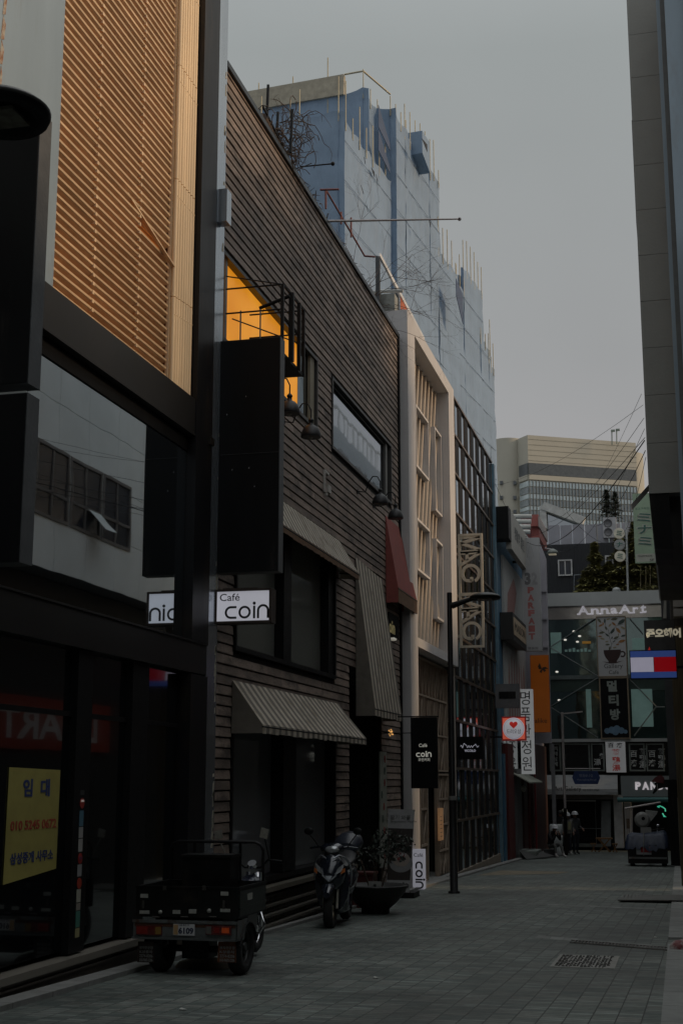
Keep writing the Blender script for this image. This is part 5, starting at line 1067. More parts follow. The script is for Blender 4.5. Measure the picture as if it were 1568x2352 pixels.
for px in (1437, 1443, 1450): MB().tube([A(px, 1950, YA - .2), A(px, 1862, YA - .2)], .025, n=6).build('shop_rail', alum, b7)
t = thing('green_neon_sign', 'small green neon squiggle glowing in the dark shop behind the tarp covered cart', 'neon sign', A(1515, 1870, YA - .1))
ne = mat('green_neon', (.1, .5, .35), .5, 0, bump=0, emit=(.08, .75, .48), es=.9)
for pts in (((1508, 1853), (1514, 1851), (1521, 1854)), ((1521, 1854), (1526, 1858), (1527, 1864)), ((1520, 1868), (1523, 1873), (1528, 1876), (1522, 1875)), ((1511, 1853), (1513, 1855))): MB().tube([A(px, py, YA - .1) for px, py in pts], .03, n=6).build('tube', ne, t)
# ---- dark clad rooftop house behind the gallery
b8 = thing('dark_clad_house', 'dark corrugated house with two white framed windows above the gallery roof', 'building', (-3, 70, 10))
B(-9, 1.2, 70.5, 78, 8, A(1300, 1250, 70.5).z).build('wall', mat('dark_corrugated', (.022, .025, .030), .5, .2, var=.15, scale=2), b8)
cg = MB(); 
for i in range(44): x_ = -6.9 + i * .18; cg.box(x_, x_ + .04, 70.46, 70.5, 8, A(1300, 1251, 70.5).z)
cg.build('ribs', mat('dark_corrugated', (.022, .025, .030), .5, .2), b8)
for (x0_, y0_, x1_, y1_) in ((1280, 1286, 1314, 1322), (1388, 1276, 1425, 1312)):
    a = A(x0_, y0_, 70.4); b = A(x1_, y1_, 70.4); o = frame_xz(MB(), a.x, b.x, 70.36, 70.45, b.z, a.z, .07); o.box((a.x + b.x) / 2 - .03, (a.x + b.x) / 2 + .03, 70.37, 70.44, b.z + .07, a.z - .07); o = o.build('window', mat('white_window_frame', (.5, .5, .5), .5), b8); B(a.x + .07, b.x - .07, 70.45, 70.456, b.z + .07, a.z - .07).build('pane', mat('blue_black_pane', (.02, .03, .045), .2), o)
tp = MB().tube([A(1317, 1365, 70.3), A(1318, 1321, 70.3), A(1390, 1315, 70.3)], .035, n=6); tp.build('wall_pipe', mat('grey_pipe', (.18, .2, .22), .5), b8)
gp = mat('lilac_grey_board', (.34, .34, .38), .6, 0, var=.12, scale=1.2)
t = thing('rooftop_screen_wall', 'lilac grey boarded screen on the roof of the dark corrugated house', 'screen', (-3, 71, 14))
for i in range(7):
    x0_ = 1258 + i * 28; a = A(x0_, 1207 + (i % 2) * 1 - i * 1.0, 71); b = A(x0_ + 27, 1249, 71); B(a.x, b.x, 71, 71.1, b.z - .2, a.z).build('board', gp, t)
t = thing('air_conditioner', 'outdoor air conditioner with two round fans on the corrugated house roof', 'air conditioner', A(1400, 1235, 70.9))
a = A(1383, 1189, 70.7); b = A(1415, 1234, 70.7); B(a.x, b.x, 70.7, 71.0, b.z, a.z).build('case', mat('ac_white', (.42, .42, .44), .5), t)
for k in (.28, .72): MB().lathe(((a.x + b.x) / 2 - .08, 70.69, a.z + (b.z - a.z) * k), [(.22, 0), (.22, .01), (.19, .02), (.19, .005), (.05, .005)], axis=(0, -1, 0), n=20).build('fan', mat('ac_grille', (.12, .12, .13), .5), t)
t = thing('gabled_roof_frame', 'white sloping gable roof edge behind the lilac screen wall', 'roof', A(1290, 1190, 85))
a, b, c_ = A(1246, 1163, 85), A(1340, 1198, 85), A(1249, 1215, 85); mb = MB(); mb.bar(a, b, .5, .7, up=(0, 1, 0)); mb.bar(a, c_, .4, .5, up=(0, 1, 0)); mb.build('gable_trim', mat('white_trim', (.55, .55, .53), .6), t); MB().prism([a + V((.1, .3, -.2)), b + V((0, .3, -.2)), V((b.x, a.y + .3, c_.z - 1)), V((a.x + .1, a.y + .3, c_.z - 1))], (0, 5, 0)).build('glass_gable', curt, t)
# ---- hanging spot fittings
t = thing('street_floodlight', 'pale floodlight on a bracket beside the mauve building top', 'floodlight', fY(1270, 1270, 57.5))
p = fY(1268, 1270, 57.5); MB().lathe(p, [(.2, -.05), (.26, 0), (.16, .12), (.05, .18)], n=12).build('hood', mat('grey_hood', (.2, .22, .2), .5), t); MB().box(p.x - .16, p.x + .16, 57.35, 57.6, p.z - .09, p.z - .05).build('lens', mat('lens', (.5, .45, .35), .4, 0, emit=(.8, .7, .5), es=.35), t); MB().tube([(-5.1, 58, p.z + .3), p + UZ * .15], .03, n=6).build('bracket', silver, t)
# ---- conifers
def conifer(label, base, h, r, n, seed, col, group=None):
    random.seed(seed); t = thing('conifer', label, 'tree', base, group)
    MB().tube([base, V(base) + UZ * h * .95], [.07 * r + .02, .01], n=6).build('trunk', mat('brown_bark', (.07, .05, .035), .9), t); mb = MB()
    for i in range(n):
        u_ = random.random() ** .8; z = h * (.06 + .94 * u_); rr_ = r * (1 - u_) ** .75 * (.75 + .35 * math.sin(u_ * 26 + seed)) + .03; a_ = random.uniform(0, 6.28); q = random.uniform(.3, 1) * rr_
        c_ = V(base) + V((q * math.cos(a_), q * math.sin(a_), z - q * .25)); d_ = (V((math.cos(a_), math.sin(a_), random.uniform(-.5, .2)))).normalized(); s_ = V((-math.sin(a_), math.cos(a_), random.uniform(-.3, .3))); L = r * random.uniform(.09, .2)
        mb.add([c_ - d_ * L, c_ + s_ * L * .35, c_ + d_ * L * 1.2, c_ - s_ * L * .35], [(0, 1, 2, 3)])
    mb.build('crown', mat('conifer_' + col, {'olive': (.22, .205, .07), 'dark': (.035, .05, .028)}[col], .8, 0, var=.5, scale=1.2, rnd=.5), t)
for i, (px, py, h_, r_, col, lb) in enumerate(((1368, 1366, 2.6, .85, 'olive', 'olive conifer with pointed top at the left end of the gallery roof terrace'), (1346, 1366, 1.1, .8, 'olive', 'low olive shrub like conifer at the left foot of the pointed one'), (1400, 1366, 1.6, 1.0, 'olive', 'low bushy conifer just right of the pointed one on the terrace'),
    (1430, 1366, 3.2, 1.1, 'olive', 'tall olive conifer behind the white pole with three round signs'), (1462, 1366, 3.6, 1.2, 'olive', 'tall olive conifer directly under the green vertical banner'), (1495, 1366, 3.4, 1.2, 'olive', 'rightmost tall olive conifer on the gallery roof terrace'))):
    conifer(lb, A(px, py - 2, 67.5), h_, r_, 2600, i + 2, col, 'conifers on the roof terrace')
conifer('small dark green bush on the left of two on the topmost roof', A(1393, 1192, 72), 1.6, .55, 1400, 31, 'dark', 'dark bushes on the top roof'); conifer('small dark green bush on the right of two on the topmost roof', A(1413, 1192, 72), 1.5, .5, 1400, 32, 'dark', 'dark bushes on the top roof')
tf = MB(); 
for px in (1470, 1482, 1492): tf.tube([A(px, 1366, 66.8), A(px, 1300, 66.8)], .025, n=5)
tag(tf.build('bamboo_stakes', mat('stake', (.26, .22, .12), .7)), 'thin pale stakes standing among the roof terrace conifers', 'stakes')
t = thing('roof_vent', 'white ball shaped roof ventilator on the gallery fascia', 'ventilator', A(1415, 1366, 65.9)); MB().lathe(A(1415, 1367, 65.9), [(.08, 0), (.08, .12), (.16, .16), (.2, .24), (.17, .33), (.05, .38)], n=16).build('cowl', alum, t)
# ---- three round discs on a pole and green banner
t = thing('round_sign_pole', 'white pole rising from the gallery roof past the green vertical banner', 'pole', A(1440, 1366, 66.3)); MB().tube([A(1441, 1366, 66.3), A(1437, 1198, 66.3)], .05, n=8).build('pole', alum, t)
dw = mat('cream_disc', (.52, .50, .42), .5, 0, emit=(.6, .56, .42), es=.16); tg_ = mat('teal_stripes', (.06, .16, .13), .6)
for i, (px, py, lb) in enumerate(((1421, 1226, 'topmost round sign with three teal bars stacked above two others'), (1421.8, 1252, 'middle round sign with a teal katakana cross shape between two others'), (1423, 1278.5, 'lowest round sign with three teal bars under two others'))):
    c_ = A(px, py, 64.5); t = thing('round_sign', lb, 'sign', c_, 'three round signs stacked on a pole'); MB().lathe(c_, [(.25, 0), (.26, .03), (.26, .12), (.25, .15)], axis=(0, -1, 0), n=28).build('disc', dw if i != 1 else mat('grey_disc', (.36, .37, .36), .5), t)
    MB().text('ミ' if i != 1 else 'ナ', c_ + V((-.14, -.152, -.13)), UX, UZ, .28, .26, .006, bold=.03).build('lettering', tg_, t); MB().tube([c_ + UY * .01, c_ + UY * .3, V((A(1438, 1226, 66.3).x, 66.25, c_.z))], .02, n=5).build('arm', alum, t)
a = fY(1451, 1134, 50); b = fY(1507, 1292, 50)
t = thing('green_vertical_banner', 'pale green vertical banner with three big teal and white katakana', 'banner', (a.x, 50, b.z))
B(a.x, b.x, 50, 50.1, b.z, a.z).build('sheet', mat('pale_green_sheet', (.26, .35, .25), .6, 0, var=.15, scale=1.5, emit=(.3, .4, .3), es=.10), t)
W_ = b.x - a.x; Hh = a.z - b.z
for i, ch_ in enumerate('ミナミ'):
    MB().text(ch_, (a.x + W_ * .13, 49.998, a.z - Hh * (.42 + i * .17)), UX, UZ, W_ * .74, Hh * .14, .004, bold=.10).build('lettering', mat('banner_outline', (.45, .46, .40), .6), t)
    MB().text(ch_, (a.x + W_ * .17, 49.992, a.z - Hh * (.413 + i * .17)), UX, UZ, W_ * .66, Hh * .125, .004, bold=.02).build('lettering', tg_, t)
MB().text('エステサロン', (a.x + W_ * .1, 49.998, a.z - Hh * .235), UX, UZ, W_ * .8, Hh * .03, .004).build('lettering', tg_, t)
B(a.x + .03, b.x - .03, 49.995, 49.999, b.z + .04, b.z + Hh * .13).build('white_strip', mat('banner_outline', (.45, .46, .40), .6), t)
MB().text('미나미에스테', (a.x + W_ * .14, 49.993, b.z + Hh * .085), UX, UZ, W_ * .65, Hh * .028, .003).build('lettering', ink, t); MB().text('5F', (a.x + W_ * .68, 49.993, b.z + Hh * .02), UX, UZ, W_ * .2, Hh * .035, .003).build('lettering', ink, t)
MB().box(b.x, .3, 50.02, 50.08, a.z - .4, a.z - .34).box(b.x, .3, 50.02, 50.08, b.z + .3, b.z + .36).build('bracket', blackm, t)
# ================================================================= right hand side
rpan = mat('grey_stone_panel', (.27, .28, .265), .65, 0, var=.12, scale=1.4, bump=.12, bscale=25)
rlight = mat('pale_panel_facade', (.62, .65, .66), .6, 0, var=.10, scale=.8, bump=.05)
r2 = thing('panelled_building', 'grey panelled building end wall overhanging the street at the right edge', 'building', (2, 20, g(20)))
ZB = fY(1489, 1134, 20).z; xl = fY(1489, 1134, 20).x
seams = [ZB, fY(1500, 1021, 20).z]; zz_ = fY(1470, 277, 20).z; st_ = fY(1460, 177.6, 20).z - zz_
zs_ = [ZB]; z = zz_
while z > ZB + .3: z -= st_
z += st_
while z < 13.7: zs_.append(z); z += st_
zs_.append(14.1)
wl = MB()
for a, b in zip(zs_, zs_[1:]): wl.box(xl, 9, 20, 20.3, a + .003, b - .003)
wl.build('end_wall_panels', rpan, r2); B(xl + .03, 9, 20.02, 32.6, ZB + .01, 14.05).build('core', mat('dark_joint', (.09, .09, .09), .8), r2)
wn = [(23.9, 25.5, 6.87, 8.38), (25.56, 27.15, 6.87, 8.38), (27.21, 28.8, 6.87, 8.38), (21.2, 23.4, 10.6, 12.4), (25.0, 27.6, 10.6, 12.4), (29.4, 32, 10.6, 12.4)]
yy = 20.31
while yy < 34:
    y2 = min(yy + 1.65, 34)
    for i, (za, zb) in enumerate(zip([5.84 + k * 1.22 for k in range(8)], [5.84 + (k + 1) * 1.22 for k in range(8)])):
        pass
    yy = y2
fw = MB()
ycuts = [20.31 + i * 1.535 for i in range(9)]
for a, b in zip(ycuts, ycuts[1:]):
    for k in range(7):
        za, zb = 5.84 + k * 1.175, 5.84 + (k + 1) * 1.175 - .012
        sub = MB(); wall_holes(fw, xl - .0, xl + .028, a, b - .012, za, zb, [h for h in wn if h[1] > a and h[0] < b and h[3] > za and h[2] < zb])
fw.build('street_facade', rlight, r2)
for h in wn:
    o = MB(); o.box(xl - .02, xl + .02, h[0], h[0] + .07, h[2], h[3]).box(xl - .02, xl + .02, h[1] - .07, h[1], h[2], h[3]).box(xl - .02, xl + .02, h[0] + .07, h[1] - .07, h[3] - .07, h[3]).box(xl - .02, xl + .02, h[0] + .07, h[1] - .07, h[2], h[2] + .07)
    o.box(xl - .01, xl + .02, (h[0] + h[1]) / 2 - .03, (h[0] + h[1]) / 2 + .03, h[2] + .07, h[3] - .07).box(xl - .01, xl + .02, h[0] + .07, h[1] - .07, h[2] + .52, h[2] + .58)
    o = o.build('window', mat('brown_grey_frame', (.12, .11, .105), .5), r2); B(xl + .018, xl + .024, h[0] + .07, h[1] - .07, h[2] + .07, h[3] - .07).build('pane', mat('dark_pane', (.02, .022, .03), .15), o)
os_ = MB().prism([(xl - .01, 26.5, 7.42), (xl - .01, 27.1, 7.42), (xl - .40, 27.1, 7.0), (xl - .40, 26.5, 7.0)], (-.02, 0, -.02)); os_.build('open_sash', mat('pale_sash', (.5, .52, .52), .3), r2)
B(.35, 9, 20.4, 32.6, -.9, ZB - .02).build('ground_floor', mat('near_black_wall', (.022, .022, .022), .6), r2)
t = boxsign('dark_hanging_fin', 'dark tapered sign box hanging below the grey panelled overhang', xl + .05, .1, 20.3, 21.0, 5.0, 5.01, blk, blk); bpy.data.objects.remove([c for c in t.children if c.name.startswith('case')][0]); bpy.data.objects.remove([c for c in t.children if c.name.startswith('face')][0])
a, b, c_, d_ = fY(1489.5, 1135, 20.02), fY(1535, 1132, 20.02), fY(1544, 1261, 20.02), fY(1503, 1260, 20.02)
MB().prism([a, b, c_, d_], (0, 1.6, 0)).build('body', blk, t)
B(.3, .35, 23.2, 29.4, 2.3, 3.35).build('red_fascia', mat('red_shop_fascia', (.22, .022, .010), .5, 0, emit=(.5, .05, .01), es=.05), r2)
MB().text('LMART', (.296, 28.6, 2.5), -UY, UZ, 4.6, .62, .006, bold=.02).build('fascia_lettering', mat('fascia_white', (.5, .5, .5), .5, 0, emit=(.5, .5, .5), es=.08), r2)
B(.9, 5, 23, 30.5, 14.05, 16.2).build('roof_shed', rlight, r2)
rg_ = MB()
for k in range(16): rg_.bar((.0, 20.4 + k * .8, 14.1), (.0, 20.4 + k * .8, 15.1), .04)
rg_.bar((.0, 20.4, 15.1), (.0, 32.4, 15.1), .05).bar((.0, 20.4, 14.6), (.0, 32.4, 14.6), .03)
rg_.build('roof_railing', alum, r2)
r1 = thing('finned_dark_building', 'dark building with thin vertical fins at the top right corner', 'building', (2, 14, g(14)))
B(.62, 9, -15.9, 18.2, -.5, 9.2).build('low_shade_wall', mat('dark_low_wall', (.022, .023, .025), .6, 0), r1); B(.62, 9, 18.21, 19.98, -.5, 14.0).build('wall', mat('dark_finned_wall', (.05, .052, .055), .5, .1), r1)  # near wing is unseen; its height is set to shade the lower street
for y_, x0_, w_, m_ in ((19.0, .22, .05, greym), (18.65, .27, .12, mat('fin_grey', (.12, .13, .13), .5)), (18.3, .33, .05, greym), (19.4, .25, .03, blackm), (18.9, .31, .03, mat('fin_pale', (.4, .42, .44), .4))): B(x0_, .61, y_, y_ + w_, 4.5, 14.0).build('fin', m_, r1)
r5 = thing('pale_side_building', 'pale building with a roof railing on the right, seen only in the cafe window reflection', 'building', (3, 52, g(52)))
B(1.6, 8, 45, 68, 9.6, 17.0).build('wall', rlight, r5); B(5.2, 8, 45, 66, -1.4, 9.59).build('lower_wall', rlight, r5)
for k in range(6):
    for z_ in (10.6, 14.2): B(1.56, 1.6, 46 + k * 3.5, 48.2 + k * 3.5, z_, z_ + 1.9).build('window', mat('dark_pane', (.02, .022, .03), .15), r5)
rg_ = MB().bar((1.7, 45, 18), (1.7, 67, 18), .08)
for k in range(22): rg_.bar((1.7, 45 + k, 17.0), (1.7, 45 + k, 18), .06)
rg_.build('roof_railing', alum, r5); B(2.2, 6, 50, 56, 17.01, 19.5).build('roof_hut', rlight, r5)
r6 = thing('rear_light_block', 'added dark wall behind the camera blocking light down the street', 'building', (0, -16, g(-16))); B(-12, 14, -18, -16, -.5, 13).build('wall', mat('near_black_wall', (.022, .022, .022), .6), r6)  # unseen block added to cut the light from behind the camera
B(-12, -6.56, -15.9, -10.1, -.5, 12.5).build('side_wall', mat('near_black_wall', (.022, .022, .022), .6), r6)
r3 = thing('dark_corner_building', 'dark building with a tall pale tapering fin at the right of the street end', 'building', (2, 56, g(56)))
a = fY(1513, 1310, 53); B(a.x, 8, 53, 65, -1.6, fY(1513, 1305, 53).z).build('wall', mat('charcoal_wall', (.035, .036, .038), .6), r3)
a, b, c_, d_ = fY(1526, 1322, 52.9), fY(1528, 1322, 52.9), fY(1529.5, 1421, 52.9), fY(1521.5, 1421, 52.9); MB().prism([a, b, c_, d_], (0, -.15, 0)).build('pale_fin', mat('tan_fin', (.24, .23, .20), .6), r3)
for (x0_, y0_, x1_, y1_, m_) in ((1512, 1267, 1541, 1271, alum), (1515, 1272, 1541, 1303, mat('grey_annex', (.30, .32, .31), .6)), (1513, 1306, 1542, 1312, alum)):
    a = fY(x0_, y0_, 54); b = fY(x1_, y1_, 54); B(a.x, b.x + .3, 54, 56, b.z, a.z).build('balcony_box', m_, r3)
r4 = thing('stepped_pale_facade', 'narrow strip of facade with stacked pale blocks along the right edge', 'building', (.4, 32, g(32)))
B(.02, 5, 34.5, 50, -1.3, 8.5).build('wall', mat('dark_brown_wall', (.04, .037, .033), .5), r4)
B(-.02, 5, 34.1, 34.4, -1.3, 5.4).build('bronze_column', mat('bronze_streaked', (.14, .12, .08), .3, .6, var=.5, scale=3, stretch=(12, 1, .4)), r4)
random.seed(8)
zq = fY(1550, 1415, 33.9).z; zt_ = fY(1550, 1135, 33.9).z
while zq < zt_:
    h_ = random.choice((.12, .18, .30, .22)); x0_ = fY(1545 if zq > 6 else 1547, 1400, 33.9).x
    B(x0_ - .02, .6, 33.9, 34.4, zq, zq + h_).build('pale_block', mat('pale_stack', (.34, .34, .33), .6), r4) if random.random() < .8 else B(x0_ + .05, .6, 33.95, 34.4, zq, zq + h_).build('dark_block', blackm, r4)
    zq += h_ + .05
# signs on the right
yq = 31.0; a = fY(1446, 1496, yq); b = fY(1553, 1556, yq)
t = thing('striped_screen_sign', 'glowing screen with blue bands above and below a white and a red field', 'screen', (a.x, yq, b.z))
B(a.x - .02, b.x + .02, yq + .005, yq + .14, b.z - .02, a.z + .02).build('case', blackm, t)
W_ = b.x - a.x; Hh = a.z - b.z
def em(n_, c_, s_=1): return mat(n_, tuple(k * .3 for k in c_), .5, 0, var=.04, scale=8, bump=0, emit=c_, es=s_)
B(a.x, b.x, yq, yq + .004, a.z - Hh * .23, a.z).build('blue_band', em('screen_blue', (.035, .07, .25), .8), t); B(a.x, b.x, yq, yq + .004, b.z, b.z + Hh * .22).build('blue_band', em('screen_blue', (.035, .07, .25), .8), t)
B(a.x, a.x + W_ * .505, yq, yq + .004, b.z + Hh * .225, a.z - Hh * .235).build('white_field', em('screen_white', (.60, .58, .72), .62), t); B(a.x + W_ * .515, b.x, yq, yq + .004, b.z + Hh * .225, a.z - Hh * .235).build('red_field', em('screen_red', (.55, .0, .008), .42), t)
MB().box(b.x, .4, yq + .04, yq + .1, b.z + .2, b.z + .26).build('bracket', blackm, t)
yq = 33.0; a = fY(1477, 1425, yq); b = fY(1551, 1498, yq)
t = boxsign('hair_salon_sign', 'dark projecting sign with cream rounded Korean lettering above the striped screen', a.x, b.x, yq, yq + .12, b.z - .1, a.z, mat('charcoal_face', (.045, .047, .05), .6, 0, var=.3, scale=5), blackm)
MB().text('준오헤어', (fY(1483, 1466, yq).x, yq - .001, fY(1483, 1466, yq).z), UX, UZ, fY(1553, 1466, yq).x - fY(1483, 1466, yq).x + .1, None, .01, bold=.06).build('lettering', mat('cream_lit_letters', (.6, .55, .42), .5, 0, bump=0, emit=(.75, .68, .5), es=.5), t)
MB().prism([fY(1486, 1497, yq - .01), fY(1490, 1485, yq - .01), fY(1494, 1497, yq - .01)], (0, -.006, 0)).build('red_mark', mat('red_heart', (.5, .02, .02), .4), t)
# black pylon with arm, flag
yq = 46.9; a = fY(1531, 1792, yq); b = fY(1558, 1988, yq)
t = thing('black_pylon', 'tall black wrapped pylon with a stubby arm at the right of the far street', 'pylon', (a.x, yq, b.z))
B(a.x, a.x + .42, yq, yq + .4, b.z, a.z).build('body', blk, t); c_ = fY(1524, 1791, yq); B(c_.x - .02, a.x + .3, yq - .02, yq + .3, fY(1524, 1809, yq).z, a.z + .02).build('arm', blk, t)
fb = MB(); P_ = [fY(*q, yq - .02) for q in ((1494, 1795), (1505, 1784), (1516, 1779), (1524, 1786), (1526, 1800), (1512, 1798))]; fb.prism(P_, (0, .1, 0))
t2 = thing('drooping_flag', 'drooping dark red and black cloth hung on the black pylon arm', 'flag', P_[0]); fb.build('red_cloth', mat('dark_red_cloth', (.09, .02, .022), .8), t2)
MB().prism([fY(*q, yq) for q in ((1500, 1797), (1524, 1797), (1526, 1808), (1512, 1812), (1500, 1824), (1497, 1822), (1504, 1806))], (0, .08, 0)).build('black_cloth', blk, t2); MB().tube([fY(1508, 1800, yq), fY(1509, 1822, yq)], .012, n=5).build('cord', silver, t2)
a = fY(1554, 1832, 44); b = fY(1563, 2000, 44); t = thing('plastered_post', 'pale post covered with stickers behind the black pylon', 'post', b); MB().box(a.x, a.x + .14, 44, 44.14, b.z, a.z).build('shaft', mat('stickered_post', (.20, .19, .15), .7, 0, var=.4, scale=9), t); B(a.x + .02, a.x + .11, 43.98, 44, 1.0, 1.15).build('sticker', mat('orange_sticker', (.35, .12, .02), .6), t)
# step box and bag at the bottom right
a = fG(1548, 2330); t = thing('grey_step_block', 'grey stepped concrete block at the bottom right corner', 'step block', (.1, 13, g(13))); B(.012, .6, 11.0, 18.2, g(18.2) - .1, g(13) + .62).build('upper', mat('grey_step_stone', (.15, .16, .165), .7), t)
bx = MB(); p = fY(1556, 2178, 18.4)
for k in range(5): bx.ell((p.x + .02 + k * .06, 18.35 + .03 * (k % 2), p.z + .02 * math.sin(k * 2)), .13, .12, .11 - .01 * (k % 3), n=12, m=8)
t = thing('rubbish_bag', 'white and dark red plastic bag slumped on the grey step at the right edge', 'bag', p); bx.build('bag', mat('white_plastic_bag', (.42, .39, .38), .45, 0, var=.2, scale=7, bump=.6, dirt=(.16, .03, .03), dirt_t=.50), t)
# ================================================================= street lamps
def lamp(label, px_, y_, ph):
    gz = g(y_); t = thing('street_lamp', label, 'street lamp', (px_, y_, gz), 'black street lamps along the left kerb'); zt_ = gz + 6.5
    pb = MB(); pb.lathe((px_, y_, gz), [(.13, 0), (.13, .04), (.088, .05), (.085, 1.95), (.075, 1.98), (.062, 2.0), (.058, 6.5), (.05, 6.52)], n=14); pb.build('post', blackm, t)
    MB().lathe((px_, y_, gz + 1.96), [(.092, 0), (.095, .05), (.09, .09)], n=14).build('collar', mat('pale_tape', (.2, .2, .19), .6), t)
    MB().tube([(px_ + .05, y_, zt_ - .28), (px_ + .30, y_, zt_ - .20), (px_ + .55, y_, zt_ - .12)], [.075, .055, .05], n=8).build('arm', blackm, t)
    hx = px_ + .80; hz = zt_ - .11
    MB().lathe((hx, y_, hz), [(.335, -.01), (.345, .01), (.34, .02), (.30, .05), (.22, .08), (.10, .10), (.01, .105)], n=32).build('head', mat('lamp_head', (.02, .02, .018), .4, .2, var=.4, scale=4), t)
    MB().lathe((hx, y_, hz - .045), [(.345, .035), (.33, .0), (.24, .004), (.20, .03), (.01, .03)], n=32).build('rim', blackm, t)
    MB().ob((hx, y_, hz - .045), (.16, 0, 0), (0, .13, 0), (0, 0, .012)).build('lens', mat('lamp_glass', (.16, .15, .12), .15, 0, var=.5, scale=9), t)
    for k in range(3): MB().tube([(px_ - .02, y_ - .06, gz + 4.9 - k * .4), (px_ - .07, y_ - .07, gz + 4.92 - k * .4)], .01, n=5).build('clip', blackm, t)
lamp('black street lamp standing in front of the openwork letter sign', -4.78, 29.8, 0)
yn = 7.0
while fY(45, 250, yn).z < 6.39 - SLOPE * yn: yn += .02
lamp('street lamp head reaching in from the left edge near the top of the photo', fY(107, 250, yn).x - 1.145, yn, 0)
# silver pole lamp & street name plate at far end
p = fY(1300, 1960, 58); q = fY(1293, 1636, 58)
t = thing('silver_pole_lamp', 'slim pale silver pole with short flat lamp arm at the far end', 'street lamp', (p.x, 58, g(58)))
MB().tube([(p.x, 58, g(58)), (p.x, 58, q.z)], [.06, .055], n=8).build('pole', silver, t); MB().bar((p.x, 58, q.z - .06), (p.x + .85, 58, q.z + .02), .10, .05).build('arm', silver, t); MB().tube([(p.x, 58, g(58)), (p.x, 58, g(58) + 1.9)], .068, n=8).build('dark_base', blackm, t)
a = fY(1313, 1772, 57.9); b = fY(1377, 1801, 57.9)
zc_ = fY(1344, 1786, 57.9).z; xa, xb = fY(1313, 1786, 57.9).x, fY(1377, 1786, 57.9).x; zt2 = fY(1344, 1771, 57.9).z; zb2 = fY(1344, 1801, 57.9).z
t = thing('street_name_sign', 'blue street name plate with pointed ends on the silver pole', 'sign', (xa, 57.9, zb2))
MB().prism([(xa, 57.9, zc_), (xa + .1, 57.9, zt2), (xb - .1, 57.9, zt2), (xb, 57.9, zc_), (xb - .1, 57.9, zb2), (xa + .1, 57.9, zb2)], (0, .04, 0)).build('plate', mat('navy_plate', (.015, .035, .12), .5), t)
MB().text('명동8나길', (xa + .3, 57.898, zc_ + .02), UX, UZ, .55, None, .003).build('lettering', mat('faded_white_print', (.25, .28, .34), .6), t); MB().text('Myeongdong 8na-gil', (xa + .2, 57.898, zc_ - .14), UX, UZ, .78, None, .003).build('lettering', mat('faded_white_print', (.25, .28, .34), .6), t)
MB().tube([(p.x, 58, zt2 + .1), (xb + .02, 58, zt2 + .1)], .02, n=6).build('arm', silver, t)
# ================================================================= overhead wires
wm = mat('cable', (.012, .012, .013), .7)
wires = [((1480, 1005, 23), (1196, 1232, 57), .5, .010), ((1479, 1012, 23), (1200, 1238, 57), .9, .018), ((1478, 960, 23), (1255, 1200, 58), .4, .008), ((1472, 905, 23), (1330, 1160, 60), .3, .006),
         ((1479, 985, 23), (1262, 1252, 58), 1.0, .007), ((1476, 930, 23), (1128, 1115, 50), .3, .006), ((1481, 1035, 23), (1345, 1196, 66), .7, .012), ((1482, 1050, 23), (1420, 1225, 66), .5, .008), ((1134, 1105, 49), (1196, 1232, 57), .1, .012), ((1300, 1175, 58), (1490, 1210, 66), 1.2, .012)]
for i, (A_, B_, sag, r_) in enumerate(wires):
    a, b = fY(*A_), fY(*B_); pts = [a.lerp(b, k / 12) - UZ * sag * 4 * (k / 12) * (1 - k / 12) for k in range(13)]
    tag(MB().tube(pts, r_ * .62, n=5).build('overhead_wire', wm), 'thin black wire sagging across the far end of the street', 'wire', 'overhead wires')

# ================================================================= cargo trike (left foreground)
G_ = g(14.5); YR = 14.1
t = thing('cargo_trike', 'black three wheeled cargo motorcycle parked at left with number plate 6109', 'cargo trike', (-5.13, 14.6, G_))
tb = mat('trike_black_paint', (.0055, .006, .0065), .42, 0, var=.5, scale=6, bump=.15, spec=.3, dirt=(.022, .017, .013), dirt_t=.6); tgn = mat('trike_side_paint', (.022, .028, .026), .35, .2, var=.3, scale=5)
al = mat('dull_steel_board', (.16, .17, .17), .4, .5, var=.3, scale=6, dirt=(.10, .05, .03), dirt_t=.6)
def P(px, py, Y=YR): return fY(px, py, Y)
x0_, x1_ = P(312, 2100).x, P(547, 2100).x; zt_, zb_ = P(400, 2036).z, P(400, 2107).z
bed = MB(); bed.box(x0_, x1_, YR, YR + .03, zb_, zt_); bed.box(x0_, x0_ + .03, YR + .03, 15.1, zb_, zt_); bed.box(x1_ - .03, x1_, YR + .03, 15.1, zb_, zt_); bed.box(x0_ + .03, x1_ - .03, 15.07, 15.1, zb_, zt_); bed.box(x0_ + .03, x1_ - .03, YR + .03, 15.07, zb_, zb_ + .03)
bed.box(x1_, x1_ + .012, YR, 15.1, zt_ - .02, zt_ + .005); bed.box(x0_, x1_, YR - .012, YR, zt_ - .015, zt_ + .005); bed.build('cargo_bed', tb, t)
sd_ = MB().box(x1_ + .001, x1_ + .008, YR + .03, 15.05, zb_ + .02, zt_ - .04); sd_.bar((x1_ + .012, YR + .02, (zb_ + zt_) / 2 - .06), (x1_ + .012, 15.08, (zb_ + zt_) / 2 - .05), .012, .02); sd_.build('side_panel', tgn, t)
yb0, yb1 = P(309, 2155).z, P(309, 2109).z
bd = MB(); bd.box(x0_ - .01, x1_ - .01, YR - .03, YR + .02, yb0, yb1 - .012); bd.box(x0_ - .02, x1_, YR - .045, YR - .028, yb1 - .035, yb1 - .005); bd.box(x0_ - .02, x1_, YR - .045, YR - .028, yb0, yb0 + .022); bd.prism([(x1_, YR - .03, yb1), (x1_, YR + .3, yb1), (x1_, YR + .18, yb0), (x1_, YR - .03, yb0)], (.012, 0, 0)); bd.build('rear_board', al, t)
